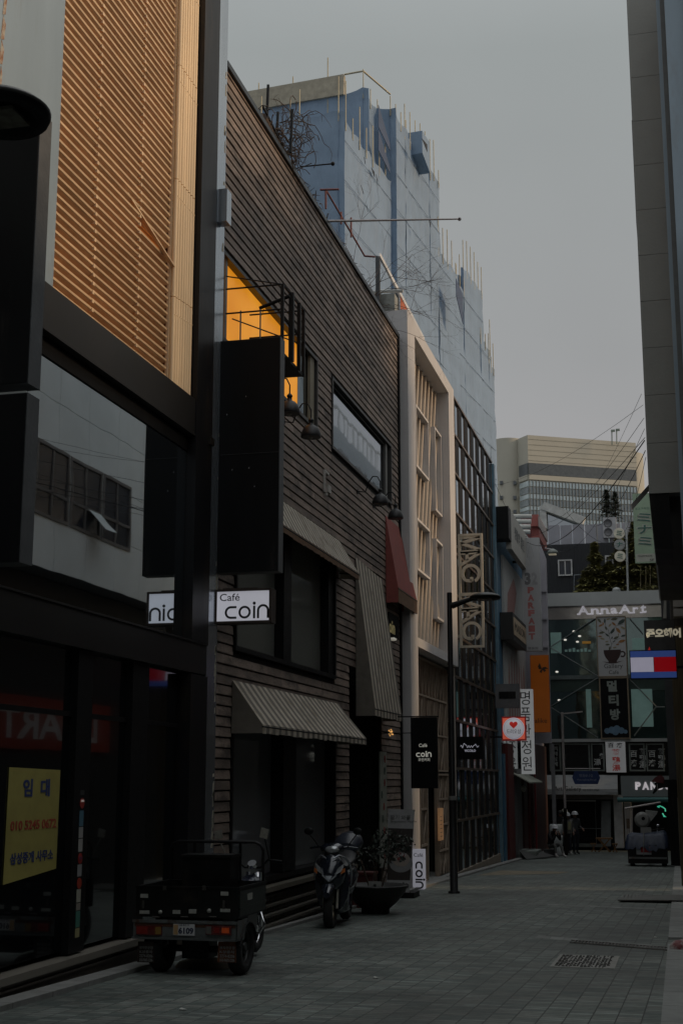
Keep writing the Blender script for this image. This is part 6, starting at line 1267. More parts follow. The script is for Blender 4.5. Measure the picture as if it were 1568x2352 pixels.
B(x0_ + .01, x1_ - .02, YR - .034, YR - .0305, yb1 - .075, yb1 - .045).build('rust_stripe', mat('rust_brown', (.07, .03, .015), .8), t)
for (a0, a1, side) in ((318, 375, 'l'), (477, 534, 'r')):
    pa, pb = P(a0, 2124), P(a1, 2147); o = B(pa.x, pb.x, YR - .055, YR - .03, pb.z, pa.z).build('tail_light', mat('dark_red_lens', (.10, .012, .010), .25, 0, coat=.5), t)
    if side == 'l': B(pb.x - .07, pb.x - .005, YR - .058, YR - .055, pb.z + .01, pa.z - .01).build('lens_segment', mat('amber_lens', (.22, .13, .03), .25), o); B(pa.x + .005, pa.x + .13, YR - .058, YR - .055, pb.z + .01, pa.z - .01).build('lens_segment', mat('red_lens', (.22, .02, .015), .25), o)
    else: B(pa.x + .005, pa.x + .06, YR - .058, YR - .055, pb.z + .01, pa.z - .01).build('lens_segment', mat('grey_lens', (.12, .12, .11), .3), o); B(pb.x - .10, pb.x - .02, YR - .058, YR - .055, pb.z + .02, pa.z - .02).build('lens_segment', mat('orange_lens', (.35, .06, .02), .25, 0, emit=(.6, .08, .01), es=.12), o); B(pa.x + .09, pa.x + .15, YR - .058, YR - .055, pb.z + .02, pa.z - .02).build('lens_segment', mat('red_lens', (.22, .02, .015), .25), o)
pa, pb = P(402, 2121), P(450, 2148); o = B(pa.x, pb.x, YR - .05, YR - .03, pb.z, pa.z).build('number_plate', mat('plate_white', (.55, .55, .56), .4, 0, var=.1), t)
B(pa.x + .005, pa.x + .055, YR - .053, YR - .05, pb.z + .006, pa.z - .006).build('plate_orange', mat('plate_rust', (.45, .28, .13), .5), o); MB().text('6109', (pa.x + .06, YR - .0505, pb.z + .015), UX, UZ, pb.x - pa.x - .07, .065, .003, bold=.04).build('plate_number', mat('plate_ink', (.03, .035, .07), .5), o); MB().text('서울 용산 아', (pa.x + .06, YR - .0505, pb.z + .095), UX, UZ, .12, .02, .002).build('plate_number', mat('plate_ink', (.03, .035, .07), .5), o)
rf_ = mat('silver_reflector', (.36, .36, .33), .4, 0, var=.2, scale=20)
for (a0, b0_, a1, b1_) in ((324, 2053, 341, 2062), (508, 2048, 525, 2057), (322, 2091, 344, 2099), (398, 2090, 415, 2099), (435, 2088, 452, 2098), (507, 2087, 529, 2095)): pa, pb = P(a0, b0_), P(a1, b1_); B(pa.x, pb.x, YR - .014, YR - .003, pb.z, pa.z).build('reflector', rf_, t)
for cx_, cy_ in ((369, 2095), (481, 2092)): MB().lathe((P(cx_, cy_).x, YR - .002, P(cx_, cy_).z), [(.022, 0), (.022, .012), (.001, .014)], axis=(0, -1, 0), n=16).build('reflector', rf_, t)
lc = MB()
for px_ in (330, 515): q_ = P(px_, 2075); lc.box(q_.x - .012, q_.x + .012, YR - .02, YR - .001, q_.z - .05, q_.z + .03)
for px_ in (360, 425, 490): q_ = P(px_, 2106); lc.tube([(q_.x - .04, YR - .012, q_.z), (q_.x + .04, YR - .012, q_.z)], .010, n=6)
for px_ in (380, 470): q_ = P(px_, 2038); lc.box(q_.x - .02, q_.x + .02, YR - .02, YR - .001, q_.z - .03, q_.z + .015)
lc.build('latches', mat('worn_latch', (.06, .055, .05), .5, .4, var=.4, scale=20), t)
B(x1_ + .009, x1_ + .016, 14.38, 14.55, zt_ - .15, zt_ - .085).build('reflector', rf_, t)
def wheel(par, c, r, wdt, axis=(1, 0, 0), rim=None, name='wheel'):
    c = V(c); o = MB().lathe(c - V(axis) * wdt / 2, [(r * .62, 0), (r * .9, 0), (r, wdt * .25), (r, wdt * .75), (r * .9, wdt), (r * .62, wdt), (r * .62, 0)], axis=axis, n=28).build(name, tyre, par)
    m_ = rim or chrome; k_ = MB(); k_.lathe(c - V(axis) * wdt * .32, [(r * .6, 0), (r * .66, .004), (r * .66, wdt * .64), (r * .6, wdt * .64), (r * .56, wdt * .5), (r * .56, wdt * .1), (r * .6, 0)], axis=axis, n=28)
    a = V(axis); u = a.cross(UZ).normalized(); v = u.cross(a)
    for i in range(5): an = i * 1.2566; d = u * math.cos(an) + v * math.sin(an); k_.bar(c + d * r * .08, c + d * r * .58, .03, .02, up=axis)
    k_.lathe(c - a * wdt * .4, [(.04, 0), (.05, .01), (.05, wdt * .8 - .01), (.04, wdt * .8)], axis=axis, n=12); k_.build('rim', m_, o); return o
wheel(t, (-5.52, 14.42, G_ + .285), .285, .15, rim=mat('dark_rim', (.05, .05, .05), .4, .6)); wheel(t, (-4.63, 14.42, G_ + .285), .285, .15, rim=mat('dark_rim', (.05, .05, .05), .4, .6))
for a0, a1, c0_ in ((316, 350, .03), (500, 539, .10)):
    pa, pb = P(a0, 2163), P(a1, 2212); o = MB().prism([(pa.x, YR + .02, pa.z), (pb.x, YR + .02, pa.z), (pb.x + .005, YR + .03, pb.z), (pa.x - .01, YR + .03, pb.z)], (0, .012, 0)).build('mud_flap', mat('rubber_flap_dark' if c0_ < .05 else 'rubber_flap_orange', (.03, .018, .015) if c0_ < .05 else (.13, .045, .02), .7, 0, var=.4, scale=9), t)
    for k, s_ in enumerate(('용자전문점', 'K상륜차', '2274-8206', '010-9602-2206')): MB().text(s_, (pa.x + .02, YR + .018 + k * .002, pa.z - .075 - k * .042), UX, UZ, (pb.x - pa.x) * .85, .03, .006).build('flap_lettering', mat('flap_print', (.28, .28, .27), .6), o)
ax = MB(); ax.tube([(-5.52, 14.42, G_ + .25), (-4.63, 14.42, G_ + .25)], .035, n=8); ax.box(-5.25, -4.95, 14.3, 14.6, G_ + .16, G_ + .36); ax.box(-5.5, -4.75, YR + .04, 15.05, zb_ - .12, zb_ - .01); ax.tube([(-5.3, 15.0, zb_ - .08), (-5.12, 15.7, G_ + .35), (-5.05, 15.95, G_ + .45)], .04, n=8); ax.tube([(-4.95, 15.0, zb_ - .08), (-5.0, 15.7, G_ + .35), (-5.03, 15.95, G_ + .45)], .04, n=8); ax.build('chassis', blackm, t)
fd = MB()
for xx in (-5.52, -4.63):
    rings = []
    for i in range(9):
        an = math.radians(15 + i * 18.75); rings.append([V((xx - .1, 14.42 - .30 * math.cos(an), G_ + .245 + .30 * math.sin(an))), V((xx + .1, 14.42 - .30 * math.cos(an), G_ + .245 + .30 * math.sin(an))), V((xx + .1, 14.42 - .29 * math.cos(an), G_ + .245 + .29 * math.sin(an))), V((xx - .1, 14.42 - .29 * math.cos(an), G_ + .245 + .29 * math.sin(an)))])
    fd.loft(rings, smooth=False)
fd.build('fenders', tb, t)
rl_ = MB(); r_t = P(560, 1934, 15.05).z
rl_.tube([(x1_ - .02, 15.05, zt_), (x1_ - .02, 15.05, r_t - .09), (x1_ - .05, 15.05, r_t - .03), (x1_ - .12, 15.05, r_t), (x0_ + .12, 15.05, r_t), (x0_ + .05, 15.05, r_t - .03), (x0_ + .02, 15.05, r_t - .09), (x0_ + .02, 15.05, zt_)], .017, n=8); rl_.tube([(-4.85, 15.05, zt_), (-4.85, 15.05, r_t)], .017, n=8); rl_.tube([(-5.4, 15.05, zt_), (-5.4, 15.05, r_t)], .017, n=8); rl_.build('rail', blackm, t)
bxm = MB(); bxm.box(-5.42, -4.86, 14.72, 15.02, zb_ + .035, zt_ + .27); bxm.box(-5.44, -4.84, 14.70, 15.04, zt_ + .272, zt_ + .30); bxm.build('cargo_box', tb, t)
# motorcycle front end
seat = MB(); seat.loft([[V((-5.03 + s_ * w_ / 2, y_, z_ + G_ + o_)) for s_, o_ in ((-1, 0), (-.8, .07), (0, .09), (.8, .07), (1, 0), (0, -.05))] for y_, z_, w_ in ((15.15, .72, .26), (15.4, .74, .28), (15.62, .72, .22), (15.7, .70, .14))]); seat.build('seat', mat('black_vinyl', (.015, .015, .016), .45), t)
tk_ = MB(); tk_.loft([[V((-5.02 + .15 * s_ * math.cos(a_), y_, G_ + z_ + h_ * math.sin(a_))) for a_ in [k * math.pi / 5 for k in range(10)]] for y_, z_, s_, h_ in ((15.66, .72, .5, .06), (15.8, .76, .95, .12), (15.98, .80, 1.0, .13), (16.1, .82, .6, .08))]); tk_.build('tank', mat('blue_black_tank', (.015, .02, .04), .18, .2), t)
en = MB(); en.box(-5.13, -4.92, 15.55, 15.95, G_ + .3, G_ + .55); en.tube([(-4.9, 15.7, G_ + .35), (-4.86, 15.5, G_ + .28), (-4.84, 15.15, G_ + .3)], .035, n=8); en.build('engine', mat('engine_metal', (.12, .12, .12), .4, .7), t)
fk = MB(); fk.tube([(-5.10, 16.12, G_ + .95), (-5.12, 16.25, G_ + .27)], .022, n=8); fk.tube([(-4.94, 16.12, G_ + .95), (-4.96, 16.25, G_ + .27)], .022, n=8); fk.build('fork', chrome, t)
wheel(t, (-5.04, 16.25, G_ + .27), .27, .09); 
hb = MB(); hb.tube([(-5.34, 15.92, G_ + 1.08), (-5.24, 15.98, G_ + 1.10), (-5.12, 16.08, G_ + 1.0), (-4.92, 16.08, G_ + 1.0), (-4.80, 15.98, G_ + 1.10), (-4.66, 15.92, G_ + 1.08)], .014, n=7); hb.tube([(-4.74, 15.95, G_ + 1.09), (-4.6, 15.9, G_ + 1.08)], .02, n=8); hb.tube([(-5.42, 15.9, G_ + 1.08), (-5.3, 15.94, G_ + 1.09)], .02, n=8); hb.build('handlebar', blackm, t)
MB().lathe((-5.0, 16.0, G_ + 1.02), [(.055, 0), (.065, .02), (.055, .05)], axis=(0, -.6, .8), n=16).build('speedometer', chrome, t)
pm_ = fY(607, 1914, 15.95); ms = MB().tube([(-4.78, 15.96, G_ + 1.1), pm_ - UZ * .03], .008, n=6); ms.build('mirror_stem', blackm, t); MB().ob(pm_, V((.045, 0, -.012)), V((0, .012, 0)), V((.01, 0, .058))).build('mirror', mat('mirror_back', (.5, .48, .42), .2, .6, var=.3, scale=18), t)
pm2 = V((-5.42, 15.95, pm_.z - .02)); MB().tube([(-5.3, 15.96, G_ + 1.1), pm2 - UZ * .05], .008, n=6).ob(pm2, V((.045, 0, .012)), V((0, .012, 0)), V((-.01, 0, .05))).build('mirror', mat('mirror_back', (.5, .48, .42), .2, .6), t)
MB().tube([(-4.95, 15.8, G_ + .55), (-4.80, 15.7, G_ + .52), (-4.72, 15.6, G_ + .40), (-4.78, 15.6, G_ + .30), (-4.93, 15.6, G_ + .28)], .013, n=7).build('crash_bar', chrome, t)
MB().lathe((-5.02, 16.25, G_ + .86), [(.0, -.02), (.08, 0), (.085, .05), (.05, .10)], axis=(0, 1, 0), n=16).build('headlight', chrome, t)
# cloth lump under the bed
lp = MB(); p = V((-5.2, 14.9, G_)); lp.loft([[p + V((.35 * r_ * math.cos(a_), .25 * r_ * math.sin(a_), h_)) for a_ in [k * .5236 + .1 * math.sin(k) for k in range(12)]] for r_, h_ in ((1, .0), (.85, .05), (.5, .09), (.1, .11))]); tag(lp.build('sandbag', mat('sandy_sack', (.20, .17, .12), .85, 0, var=.25, scale=9)), 'pale flattened sack lying on the ground under the cargo trike', 'sack')
# ================================================================= scooter
GS = g(21.3); sx0 = fG(747, 2132); cx_ = sx0.x + .05; fy_ = sx0.y + .1
t = thing('scooter', 'dark scooter with silver v shaped front trim parked facing the camera', 'scooter', (cx_ + .1, 21.2, GS))
D = V((-.08, .997, 0)).normalized(); SR = V((.997, .08, 0)).normalized()      # backwards along the scooter, sideways
SS = 1.12
def SPt(f, s_, h): return V((cx_, fy_, GS)) + (D * f + SR * s_ + UZ * h) * SS
sb_ = mat('scooter_dark', (.014, .018, .028), .16, .2, var=.25, coat=.6); ss_ = mat('scooter_silver', (.34, .36, .39), .22, .7, var=.1)
wheel(t, SPt(.0, 0, .27), .27 * SS, .13, axis=SR, rim=mat('champagne_rim', (.30, .27, .20), .3, .8)); wheel(t, SPt(1.32, 0, .26), .26 * SS, .14, axis=SR, rim=mat('dark_rim', (.05, .05, .05), .4, .6))
def sect(f, h0, h1, w_, n=12, pw=1): c_ = (h0 + h1) / 2; rh = (h1 - h0) / 2; return [SPt(f, w_ * math.cos(a_), c_ + rh * math.sin(a_)) for a_ in [2 * math.pi * k / n for k in range(n)]]
MB().loft([sect(-.30, .42, .50, .05), sect(-.18, .50, .60, .09), sect(0, .54, .62, .09), sect(.18, .52, .60, .08)]).build('front_mudguard', sb_, t)
fr_ = MB()
fr_.loft([sect(-.10, .56, .74, .07), sect(-.04, .50, .90, .17), sect(.04, .48, .97, .20), sect(.14, .44, .98, .19), sect(.26, .40, .92, .12)]); fr_.build('front_fairing', sb_, t)
leg = MB(); leg.loft([sect(.14, .20, .96, .24), sect(.24, .18, .94, .23), sect(.30, .16, .4, .2), sect(.62, .16, .30, .19), sect(.72, .16, .55, .17)]); leg.build('leg_shield', sb_, t)
MB().loft([sect(.62, .26, .62, .16), sect(.78, .28, .74, .19), sect(1.1, .32, .78, .20), sect(1.45, .44, .80, .17), sect(1.72, .60, .80, .09)]).build('body', sb_, t)
MB().loft([sect(.70, .72, .80, .13), sect(.95, .76, .87, .17), sect(1.2, .78, .88, .17), sect(1.35, .80, .97, .16), sect(1.62, .84, .96, .12)]).build('seat', mat('black_vinyl', (.015, .015, .016), .45), t)
MB().loft([sect(1.40, .92, 1.06, .14), sect(1.50, .90, 1.20, .20), sect(1.75, .90, 1.22, .20), sect(1.85, .96, 1.12, .15)]).build('top_box', mat('box_blue_grey', (.035, .04, .055), .3), t)
fk = MB(); fk.tube([SPt(.0, .09, .27), SPt(.08, .09, .60)], .022, n=8); fk.tube([SPt(0, -.09, .27), SPt(.08, -.09, .60)], .022, n=8); fk.tube([SPt(.06, 0, .55), SPt(.26, 0, 1.05)], .03, n=8); fk.build('fork', mat('fork_grey', (.4, .38, .33), .4, .6), t)
hb = MB(); hb.tube([SPt(.30, -.33, 1.04), SPt(.26, -.2, 1.06), SPt(.22, 0, 1.03), SPt(.26, .2, 1.06), SPt(.30, .33, 1.04)], .016, n=7); hb.loft([sect(.12, .98, 1.06, .08), sect(.18, .96, 1.12, .17), sect(.28, .98, 1.10, .15), sect(.34, 1.0, 1.06, .06)]); hb.build('handlebar', sb_, t)
MB().loft([sect(.085, .99, 1.05, .04), sect(.10, .98, 1.07, .09), sect(.14, .98, 1.08, .10)]).build('headlight', mat('clear_lens', (.45, .47, .48), .1, .5, var=.3, scale=30), t)
for s_ in (-1, 1):
    p = SPt(.22, s_ * .34, 1.27); MB().tube([SPt(.24, s_ * .2, 1.06), SPt(.22, s_ * .27, 1.16), p - UZ * .03], .008, n=6).ell(p, .075, .02, .055, n=12, m=8).build('mirror', blackm, t)
    MB().prism([SPt(-.075, s_ * .07, .70), SPt(-.05, s_ * .17, .76), SPt(-.03, s_ * .20, .86), SPt(-.055, s_ * .12, .80)], -D * .02).build('headlamp', mat('clear_lens', (.45, .47, .48), .1, .5, var=.3, scale=30), t)
    MB().prism([SPt(-.075, s_ * .16, .72), SPt(-.05, s_ * .21, .75), SPt(-.04, s_ * .21, .80), SPt(-.06, s_ * .17, .78)], -D * .022).build('indicator', mat('amber_indicator', (.40, .12, .03), .25), t)
    MB().tube([SPt(-.12, s_ * .01, .63), SPt(-.10, s_ * .09, .70), SPt(-.095, s_ * .085, .735)], [.014, .018, .012], n=6).build('silver_trim', ss_, t)
    MB().tube([SPt(-.06, s_ * .05, .92), SPt(.0, s_ * .12, .96), SPt(.08, s_ * .19, .93), SPt(.16, s_ * .24, .84), SPt(.22, s_ * .255, .70), SPt(.25, s_ * .24, .55)], [.012, .014, .016, .018, .016, .008], n=6).build('silver_trim', ss_, t)
    MB().prism([SPt(.30, s_ * .21, .50), SPt(.55, s_ * .20, .42), SPt(.80, s_ * .21, .52), SPt(.6, s_ * .21, .50)], SR * s_ * .012).build('side_flash', ss_, t)
MB().prism([SPt(-.115, -.05, .70), SPt(-.115, .05, .70), SPt(-.14, .0, .62)], -D * .012).build('badge', ss_, t)
MB().tube([SPt(.9, -.12, .2), SPt(.95, -.26, .02)], .012, n=6).build('side_stand', blackm, t)
# ================================================================= planter, notice, banner, light sign
p = fG(862, 2098); p.z = g(p.y)
t = thing('bowl_planter', 'wide black bowl planter standing on the paving behind the scooter', 'planter', p)
MB().lathe(p, [(.22, 0), (.24, .02), (.24, .08), (.36, .18), (.50, .34), (.55, .44), (.57, .46), (.55, .48), (.50, .44), (.01, .40)], n=32).build('bowl', mat('black_bowl', (.012, .012, .012), .5), t)
t2 = thing('potted_shrub', 'sparse dark leafy shrub growing in the black bowl planter', 'shrub', p + UZ * .42)
random.seed(9); st_b = MB()
for k in range(9): a_ = random.uniform(0, 6.28); st_b.tube([p + V((.1 * math.cos(a_), .1 * math.sin(a_), .4)), p + V((.25 * math.cos(a_), .2 * math.sin(a_), .85)), p + V((.45 * math.cos(a_), .3 * math.sin(a_), 1.15 + random.uniform(-.1, .25)))], [.012, .008, .004], n=5)
st_b.build('stems', mat('brown_bark', (.07, .05, .035), .9), t2)
lf = MB(); leafmass(lf, p + V((.28, 0, 1.12)), (.42, .3, .30), 240, .045); leafmass(lf, p + V((-.2, .05, .95)), (.35, .3, .25), 110, .042); lf.build('leaves', mat('dark_leaves', (.03, .04, .03), .6, 0, var=.4, rnd=.4), t2)
p2 = fY(860, 2053, p.y - .35); t = thing('notice_board', 'small white notice card standing in the black bowl planter', 'notice', p2)
a = fY(846, 2024, p.y - .35); b = fY(875, 2053, p.y - .35); B(a.x, b.x, p.y - .35, p.y - .335, b.z, a.z).build('card', mat('notice_white', (.27, .265, .25), .6), t); lt = MB(); lt.lathe(((a.x + b.x) / 2, p.y - .351, a.z - .07), [(.03, 0), (.03, .003), (.022, .003), (.022, 0)], axis=(0, -1, 0), n=14)
for k in range(4): lt.box(a.x + .04, b.x - .04 - random.uniform(0, .05), p.y - .354, p.y - .351, a.z - .14 - k * .025, a.z - .132 - k * .025)
lt.build('print', mat('faint_print', (.12, .12, .115), .7), t)
B(-5.98, -5.9, 24.9, 25.5, g(25) + .06, g(25) + .7).build('tmp', redc, None) if False else None
t = thing('red_crate', 'dark red crate standing behind the bowl planter', 'crate', (-5.7, 24.8, g(24.8)))
MB().box(-5.95, -5.45, 24.7, 25.1, g(24.8), g(24.8) + .58).box(-5.97, -5.43, 24.68, 25.12, g(24.8) + .585, g(24.8) + .63).build('box', mat('dark_red_crate', (.07, .012, .01), .6), t)
# x-banner
bl_, br_, tl_, tr_ = fG(886, 2062), fG(941, 2066), None, None; yb_ = bl_.y; a = fY(884, 2028, yb_)
yT = yb_ + .35; q = [fY(884, 2030, yb_), fY(941, 2058, yb_)]
c0 = V((fY(887, 2028, yb_).x, yb_, g(yb_) + .12)); c1 = V((fY(940, 2050, yb_).x, yb_, g(yb_) + .12)); c2 = fY(952, 1860, yT); c3 = fY(891, 1858, yT)
t = thing('cake_banner', 'freestanding banner with a fruit topped cake picture and coin lettering', 'banner', ((c0.x + c1.x) / 2, yb_, g(yb_)))
def BQ(u_, v_, o_=0): top = c3.lerp(c2, u_); bot = c0.lerp(c1, u_); return top.lerp(bot, v_) + V((0, -.004 - o_, 0))
def patch(u0, v0, u1, v1, m, nm, o_=.001): return MB().prism([BQ(u0, v0, o_), BQ(u1, v0, o_), BQ(u1, v1, o_), BQ(u0, v1, o_)], (0, .003, 0)).build(nm, m, t)
patch(0, 0, 1, 1, mat('banner_grey_white', (.30, .30, .30), .5), 'sheet', 0); patch(0.01, .235, .99, .86, mat('banner_dark_brown', (.022, .015, .012), .5), 'picture', .003)
uB = (c1 - c0).normalized(); vB = ((c3 - c0)).normalized(); vB = (c3.lerp(c2, .5) - c0.lerp(c1, .5)).normalized()
def disc(cu, cv, r_, m, nm, o_, sq=.62, par=None):
    c_ = BQ(cu, cv, o_); return MB().prism([c_ + uB * r_ * math.cos(k * .3307) + vB * r_ * sq * math.sin(k * .3307) for k in range(19)], (0, -.003, 0)).build(nm, m, t)
disc(.58, .66, .24, mat('plate_grey', (.20, .20, .20), .4), 'plate', .006, .75); disc(.58, .61, .18, mat('cake_cream', (.26, .22, .19), .5), 'cake', .012, .8)
random.seed(4)
for k in range(16): a_ = random.uniform(0, 6.28); r_ = random.uniform(.02, .17); disc(.56 + r_ * math.cos(a_) * 1.2, .57 + r_ * math.sin(a_) * .25, .035, mat('cake_red', (.20, .03, .03), .4) if k % 3 == 0 else mat('cake_white', (.34, .33, .33), .5), 'topping', .017 + .001 * k, .9)
MB().text('딸기 와플', BQ(.1, .13, .004), uB, vB, .42, .09, .003).build('lettering', mat('faint_print', (.12, .12, .115), .7), t); MB().text('Strawberry Waffle', BQ(.1, .17, .004), uB, vB, .55, .05, .003).build('lettering', mat('faint_print', (.12, .12, .115), .7), t)
lt = MB(); coin(lt, BQ(.30, .955, .004), uB, vB, .085, .003, wt=.26); lt.build('lettering', ink, t)
ft = MB(); ft.tube([c0.lerp(c1, .1) - UZ * .05, c0.lerp(c1, .5) + V((0, .25, .35)), c2], .01, n=5); ft.tube([c1, c1 + V((.12, .5, -.1))], .008, n=5); ft.box(c0.x + .05, c1.x + .1, yb_ - .05, yb_ + .55, g(yb_) + .005, g(yb_) + .11); ft.build('foot', blackm, t)
# cafe coin lightbox on the ground
p = fG(964, 2044); t = thing('ground_light_sign', 'glowing white ground lightbox with coin written vertically beside the cake banner', 'sign', (p.x, p.y, g(p.y)))
a = fY(947, 1951, p.y); b = fY(973, 2043, p.y); c_ = fX(983, 2043, b.x)
B(a.x, b.x, p.y, p.y + .26, b.z, a.z).build('box', em('lightbox_white', (.60, .60, .68), .5), t); B(a.x + .05, b.x - .02, p.y + .03, p.y + .22, g(p.y), b.z - .005).build('base', blackm, t)
lt = MB(); coin(lt, (a.x + .06, p.y, a.z - .26), V((0, 0, -1)), UX, .165, .003, wt=.22); lt.build('lettering', ink, t); MB().text('Café', (a.x + .025, p.y, a.z - .16), UX, UZ, .21, .08, .003).build('lettering', ink, t)
# small black nook signs on white building wall
# warm strip lights left wall etc
# ================================================================= picnic table, stools, sacks, ramp at the far end
wdm = mat('orange_brown_wood', (.20, .10, .035), .6, 0, var=.25, scale=8)
def zA(px, py, y): return fY(px, py, y)
yt = 63.5; gz = g(yt); cxp = fY(1387, 1945, yt).x
t = thing('picnic_table', 'small wooden picnic table with crossed legs in front of the dark shop', 'table', (cxp, yt, gz))
zt_ = gz + .62; MB().box(cxp - .36, cxp + .36, yt - .3, yt + .3, zt_ - .05, zt_).build('tabletop', wdm, t)
for sy in (-.28, .28):
    for sx_ in (-1, 1): MB().bar((cxp - .26 * sx_, yt + sy + .03 * sx_, gz), (cxp + .24 * sx_, yt + sy + .03 * sx_, zt_ - .05), .08, .05).build('leg', wdm, t)
MB().bar((cxp, yt - .3, gz + .3), (cxp, yt + .3, gz + .3), .06).build('stretcher', wdm, t)
for px, lb in ((1362, 'wooden stool just left of the picnic table'), (1411, 'wooden stool just right of the picnic table')):
    x_ = fY(px, 1945, yt).x; t = thing('wooden_stool', lb, 'stool', (x_, yt, gz), 'stools beside the picnic table'); MB().box(x_ - .13, x_ + .13, yt - .13, yt + .13, gz + .33, gz + .38).build('seat', wdm, t)
    for s_ in (-1, 1): MB().bar((x_ - .09 * s_, yt - .05 * s_, gz), (x_ + .09 * s_, yt - .05 * s_, gz + .33), .05).build('leg', wdm, t)
wsk = mat('white_wrapped_sacks', (.40, .42, .42), .7, 0, var=.12, scale=4, bump=.4, bscale=9)
x_ = fY(1277, 1950, 57.0).x; gz = g(57)
for k, lb in enumerate(('lowest white wrapped sack in the pile beside the seated worker', 'middle white wrapped sack in the pile beside the seated worker', 'topmost white wrapped sack in the pile beside the seated worker')):
    mb = MB(); z0_ = gz + k * .42; mb.loft([[V((x_ + s_ * .26 * math.copysign(abs(math.cos(a_)) ** .35, math.cos(a_)), 57.1 + s_ * .3 * math.copysign(abs(math.sin(a_)) ** .35, math.sin(a_)), z0_ + h_)) for a_ in [j * math.pi / 8 + .05 for j in range(16)]] for s_, h_ in ((.9, 0), (1, .06), (.98 + .02 * k, .2), (1, .34), (.9, .405), (.3, .41))]); tag(mb.build('sack', wsk), lb, 'sack', 'stacked white sacks')
rp_ = MB().prism([(-5.55, 51.5, g(51.5)), (-4.75, 54.2, g(54.2) + .05), (-5.6, 54.6, g(54.6) + .3), (-5.95, 52.5, g(52.5) + .3)], (0, 0, .03)); rp_.build('ramp_board', mat('dark_ramp', (.06, .06, .058), .7)); tag(bpy.data.objects['ramp_board'], 'dark sloping ramp board against the kerb near the seated worker', 'ramp')
rp_ = MB().box(-6.0, -5.3, 52.9, 54.8, g(53) + .02, g(53) + .28); tag(rp_.build('low_step', mat('pale_green_step', (.20, .22, .20), .7)), 'low pale step the seated worker sits on', 'step')
# ================================================================= cart with blue tarpaulin (right)
yc = 46.9; gz = g(yc)
def PC(px, py, y=None): return fY(px, py, yc if y is None else y)
t = thing('covered_cargo_trike', 'parked black cargo trike at right heaped under a blue tarpaulin', 'cargo trike', (-1.2, yc, gz))
a, b = PC(1440, 1940), PC(1533, 1985); B(a.x, b.x, yc, yc + 1.3, gz + .09, a.z).build('cargo_box', tb, t); B(a.x + .03, b.x - .03, yc - .03, yc, gz + .24, gz + .30).build('bumper', al, t)
wheel(t, (a.x + .13, yc + .3, gz + .25), .25, .16, rim=mat('dark_rim', (.05, .05, .05), .4, .6)); wheel(t, (b.x - .12, yc + .3, gz + .25), .25, .16, rim=mat('dark_rim', (.05, .05, .05), .4, .6)); wheel(t, ((a.x + b.x) / 2, yc + 2.3, gz + .27), .27, .1)
MB().tube([((a.x + b.x) / 2, yc + 1.2, gz + .5), ((a.x + b.x) / 2, yc + 2.0, gz + .75), ((a.x + b.x) / 2, yc + 2.3, gz + .27)], .05, n=8).tube([(b.x - .5, yc + 1.9, gz + 1.1), (b.x - .1, yc + 1.8, gz + 1.15)], .02, n=6).build('frame', blackm, t)
for px, py, r_ in ((1510, 1896, .05), (1516, 1914, .055)): p = PC(px, py, yc + 1.7); MB().ell(p, r_ * 1.1, .02, r_ * .8, n=12, m=8).tube([p, p - V((.05, 0, .25))], .01, n=5).build('mirror', mat('bright_mirror', (.7, .7, .74), .15, .8, emit=(.6, .6, .65), es=0), t)
a1, b1 = PC(1460, 1945), PC(1495, 1963); o = B(a1.x, b1.x, yc - .012, yc, b1.z, a1.z).build('label_plate', mat('label_red', (.25, .01, .012), .5), t); B(a1.x, a1.x + .14, yc - .016, yc - .012, b1.z, a1.z - .03).build('label_white', mat('label_grey', (.25, .26, .27), .5), o); B(a1.x + .142, b1.x, yc - .016, yc - .012, b1.z, b1.z + .07).build('label_white', mat('label_grey', (.25, .26, .27), .5), o)
tp_ = MB(); rings = []; random.seed(12)
xa, xb = PC(1433, 1930).x, PC(1536, 1930).x; zT = PC(1480, 1914).z; zL = PC(1480, 1942).z
N1, N2 = 16, 12; base = 0; vs, fs = [], []
for j in range(N2 + 1):
    for i in range(N1 + 1):
        u_ = i / N1; v_ = j / N2; x_ = xa + (xb - xa) * u_; y_ = yc - .06 + 1.45 * v_; e_ = min(u_, 1 - u_, v_, 1 - v_); h_ = zT - .07 * math.sin(u_ * 5) * v_ + random.uniform(-.03, .03)
        if e_ < .01: h_ = zL + random.uniform(-.22, -.02)
        elif e_ < .1: h_ -= .08
        vs.append(V((x_ + random.uniform(-.02, .02), y_ + random.uniform(-.02, .02), h_)))
for j in range(N2):
    for i in range(N1): k = j * (N1 + 1) + i; fs.append((k, k + 1, k + N1 + 2, k + N1 + 1))
tp_.add(vs, fs, smooth=True); o_ = thing('blue_tarpaulin', 'crumpled blue tarpaulin tied over the load of the parked cargo trike', 'tarpaulin', (-1.2, yc, zL)); tp_.build('cloth', mat('blue_tarp_cloth', (.010, .019, .045), .5, 0, var=.3, scale=6, bump=.7, bscale=7), o_)
MB().tube([PC(1477, 1965, yc - .09), PC(1477, 1942, yc - .1), V((PC(1477, 1914).x, yc - .02, zT + .02)), V((PC(1477, 1914).x, yc + 1.3, zT + .02))], .014, n=5).build('strap', mat('grey_strap', (.18, .18, .17), .8), o_)
t = thing('wrapped_white_machine', 'white machine with round body and plastic covered hopper riding on the blue tarpaulin', 'machine', PC(1482, 1913, yc + .6)); wmc = mat('machine_white', (.24, .24, .23), .5, 0, var=.15, scale=5)
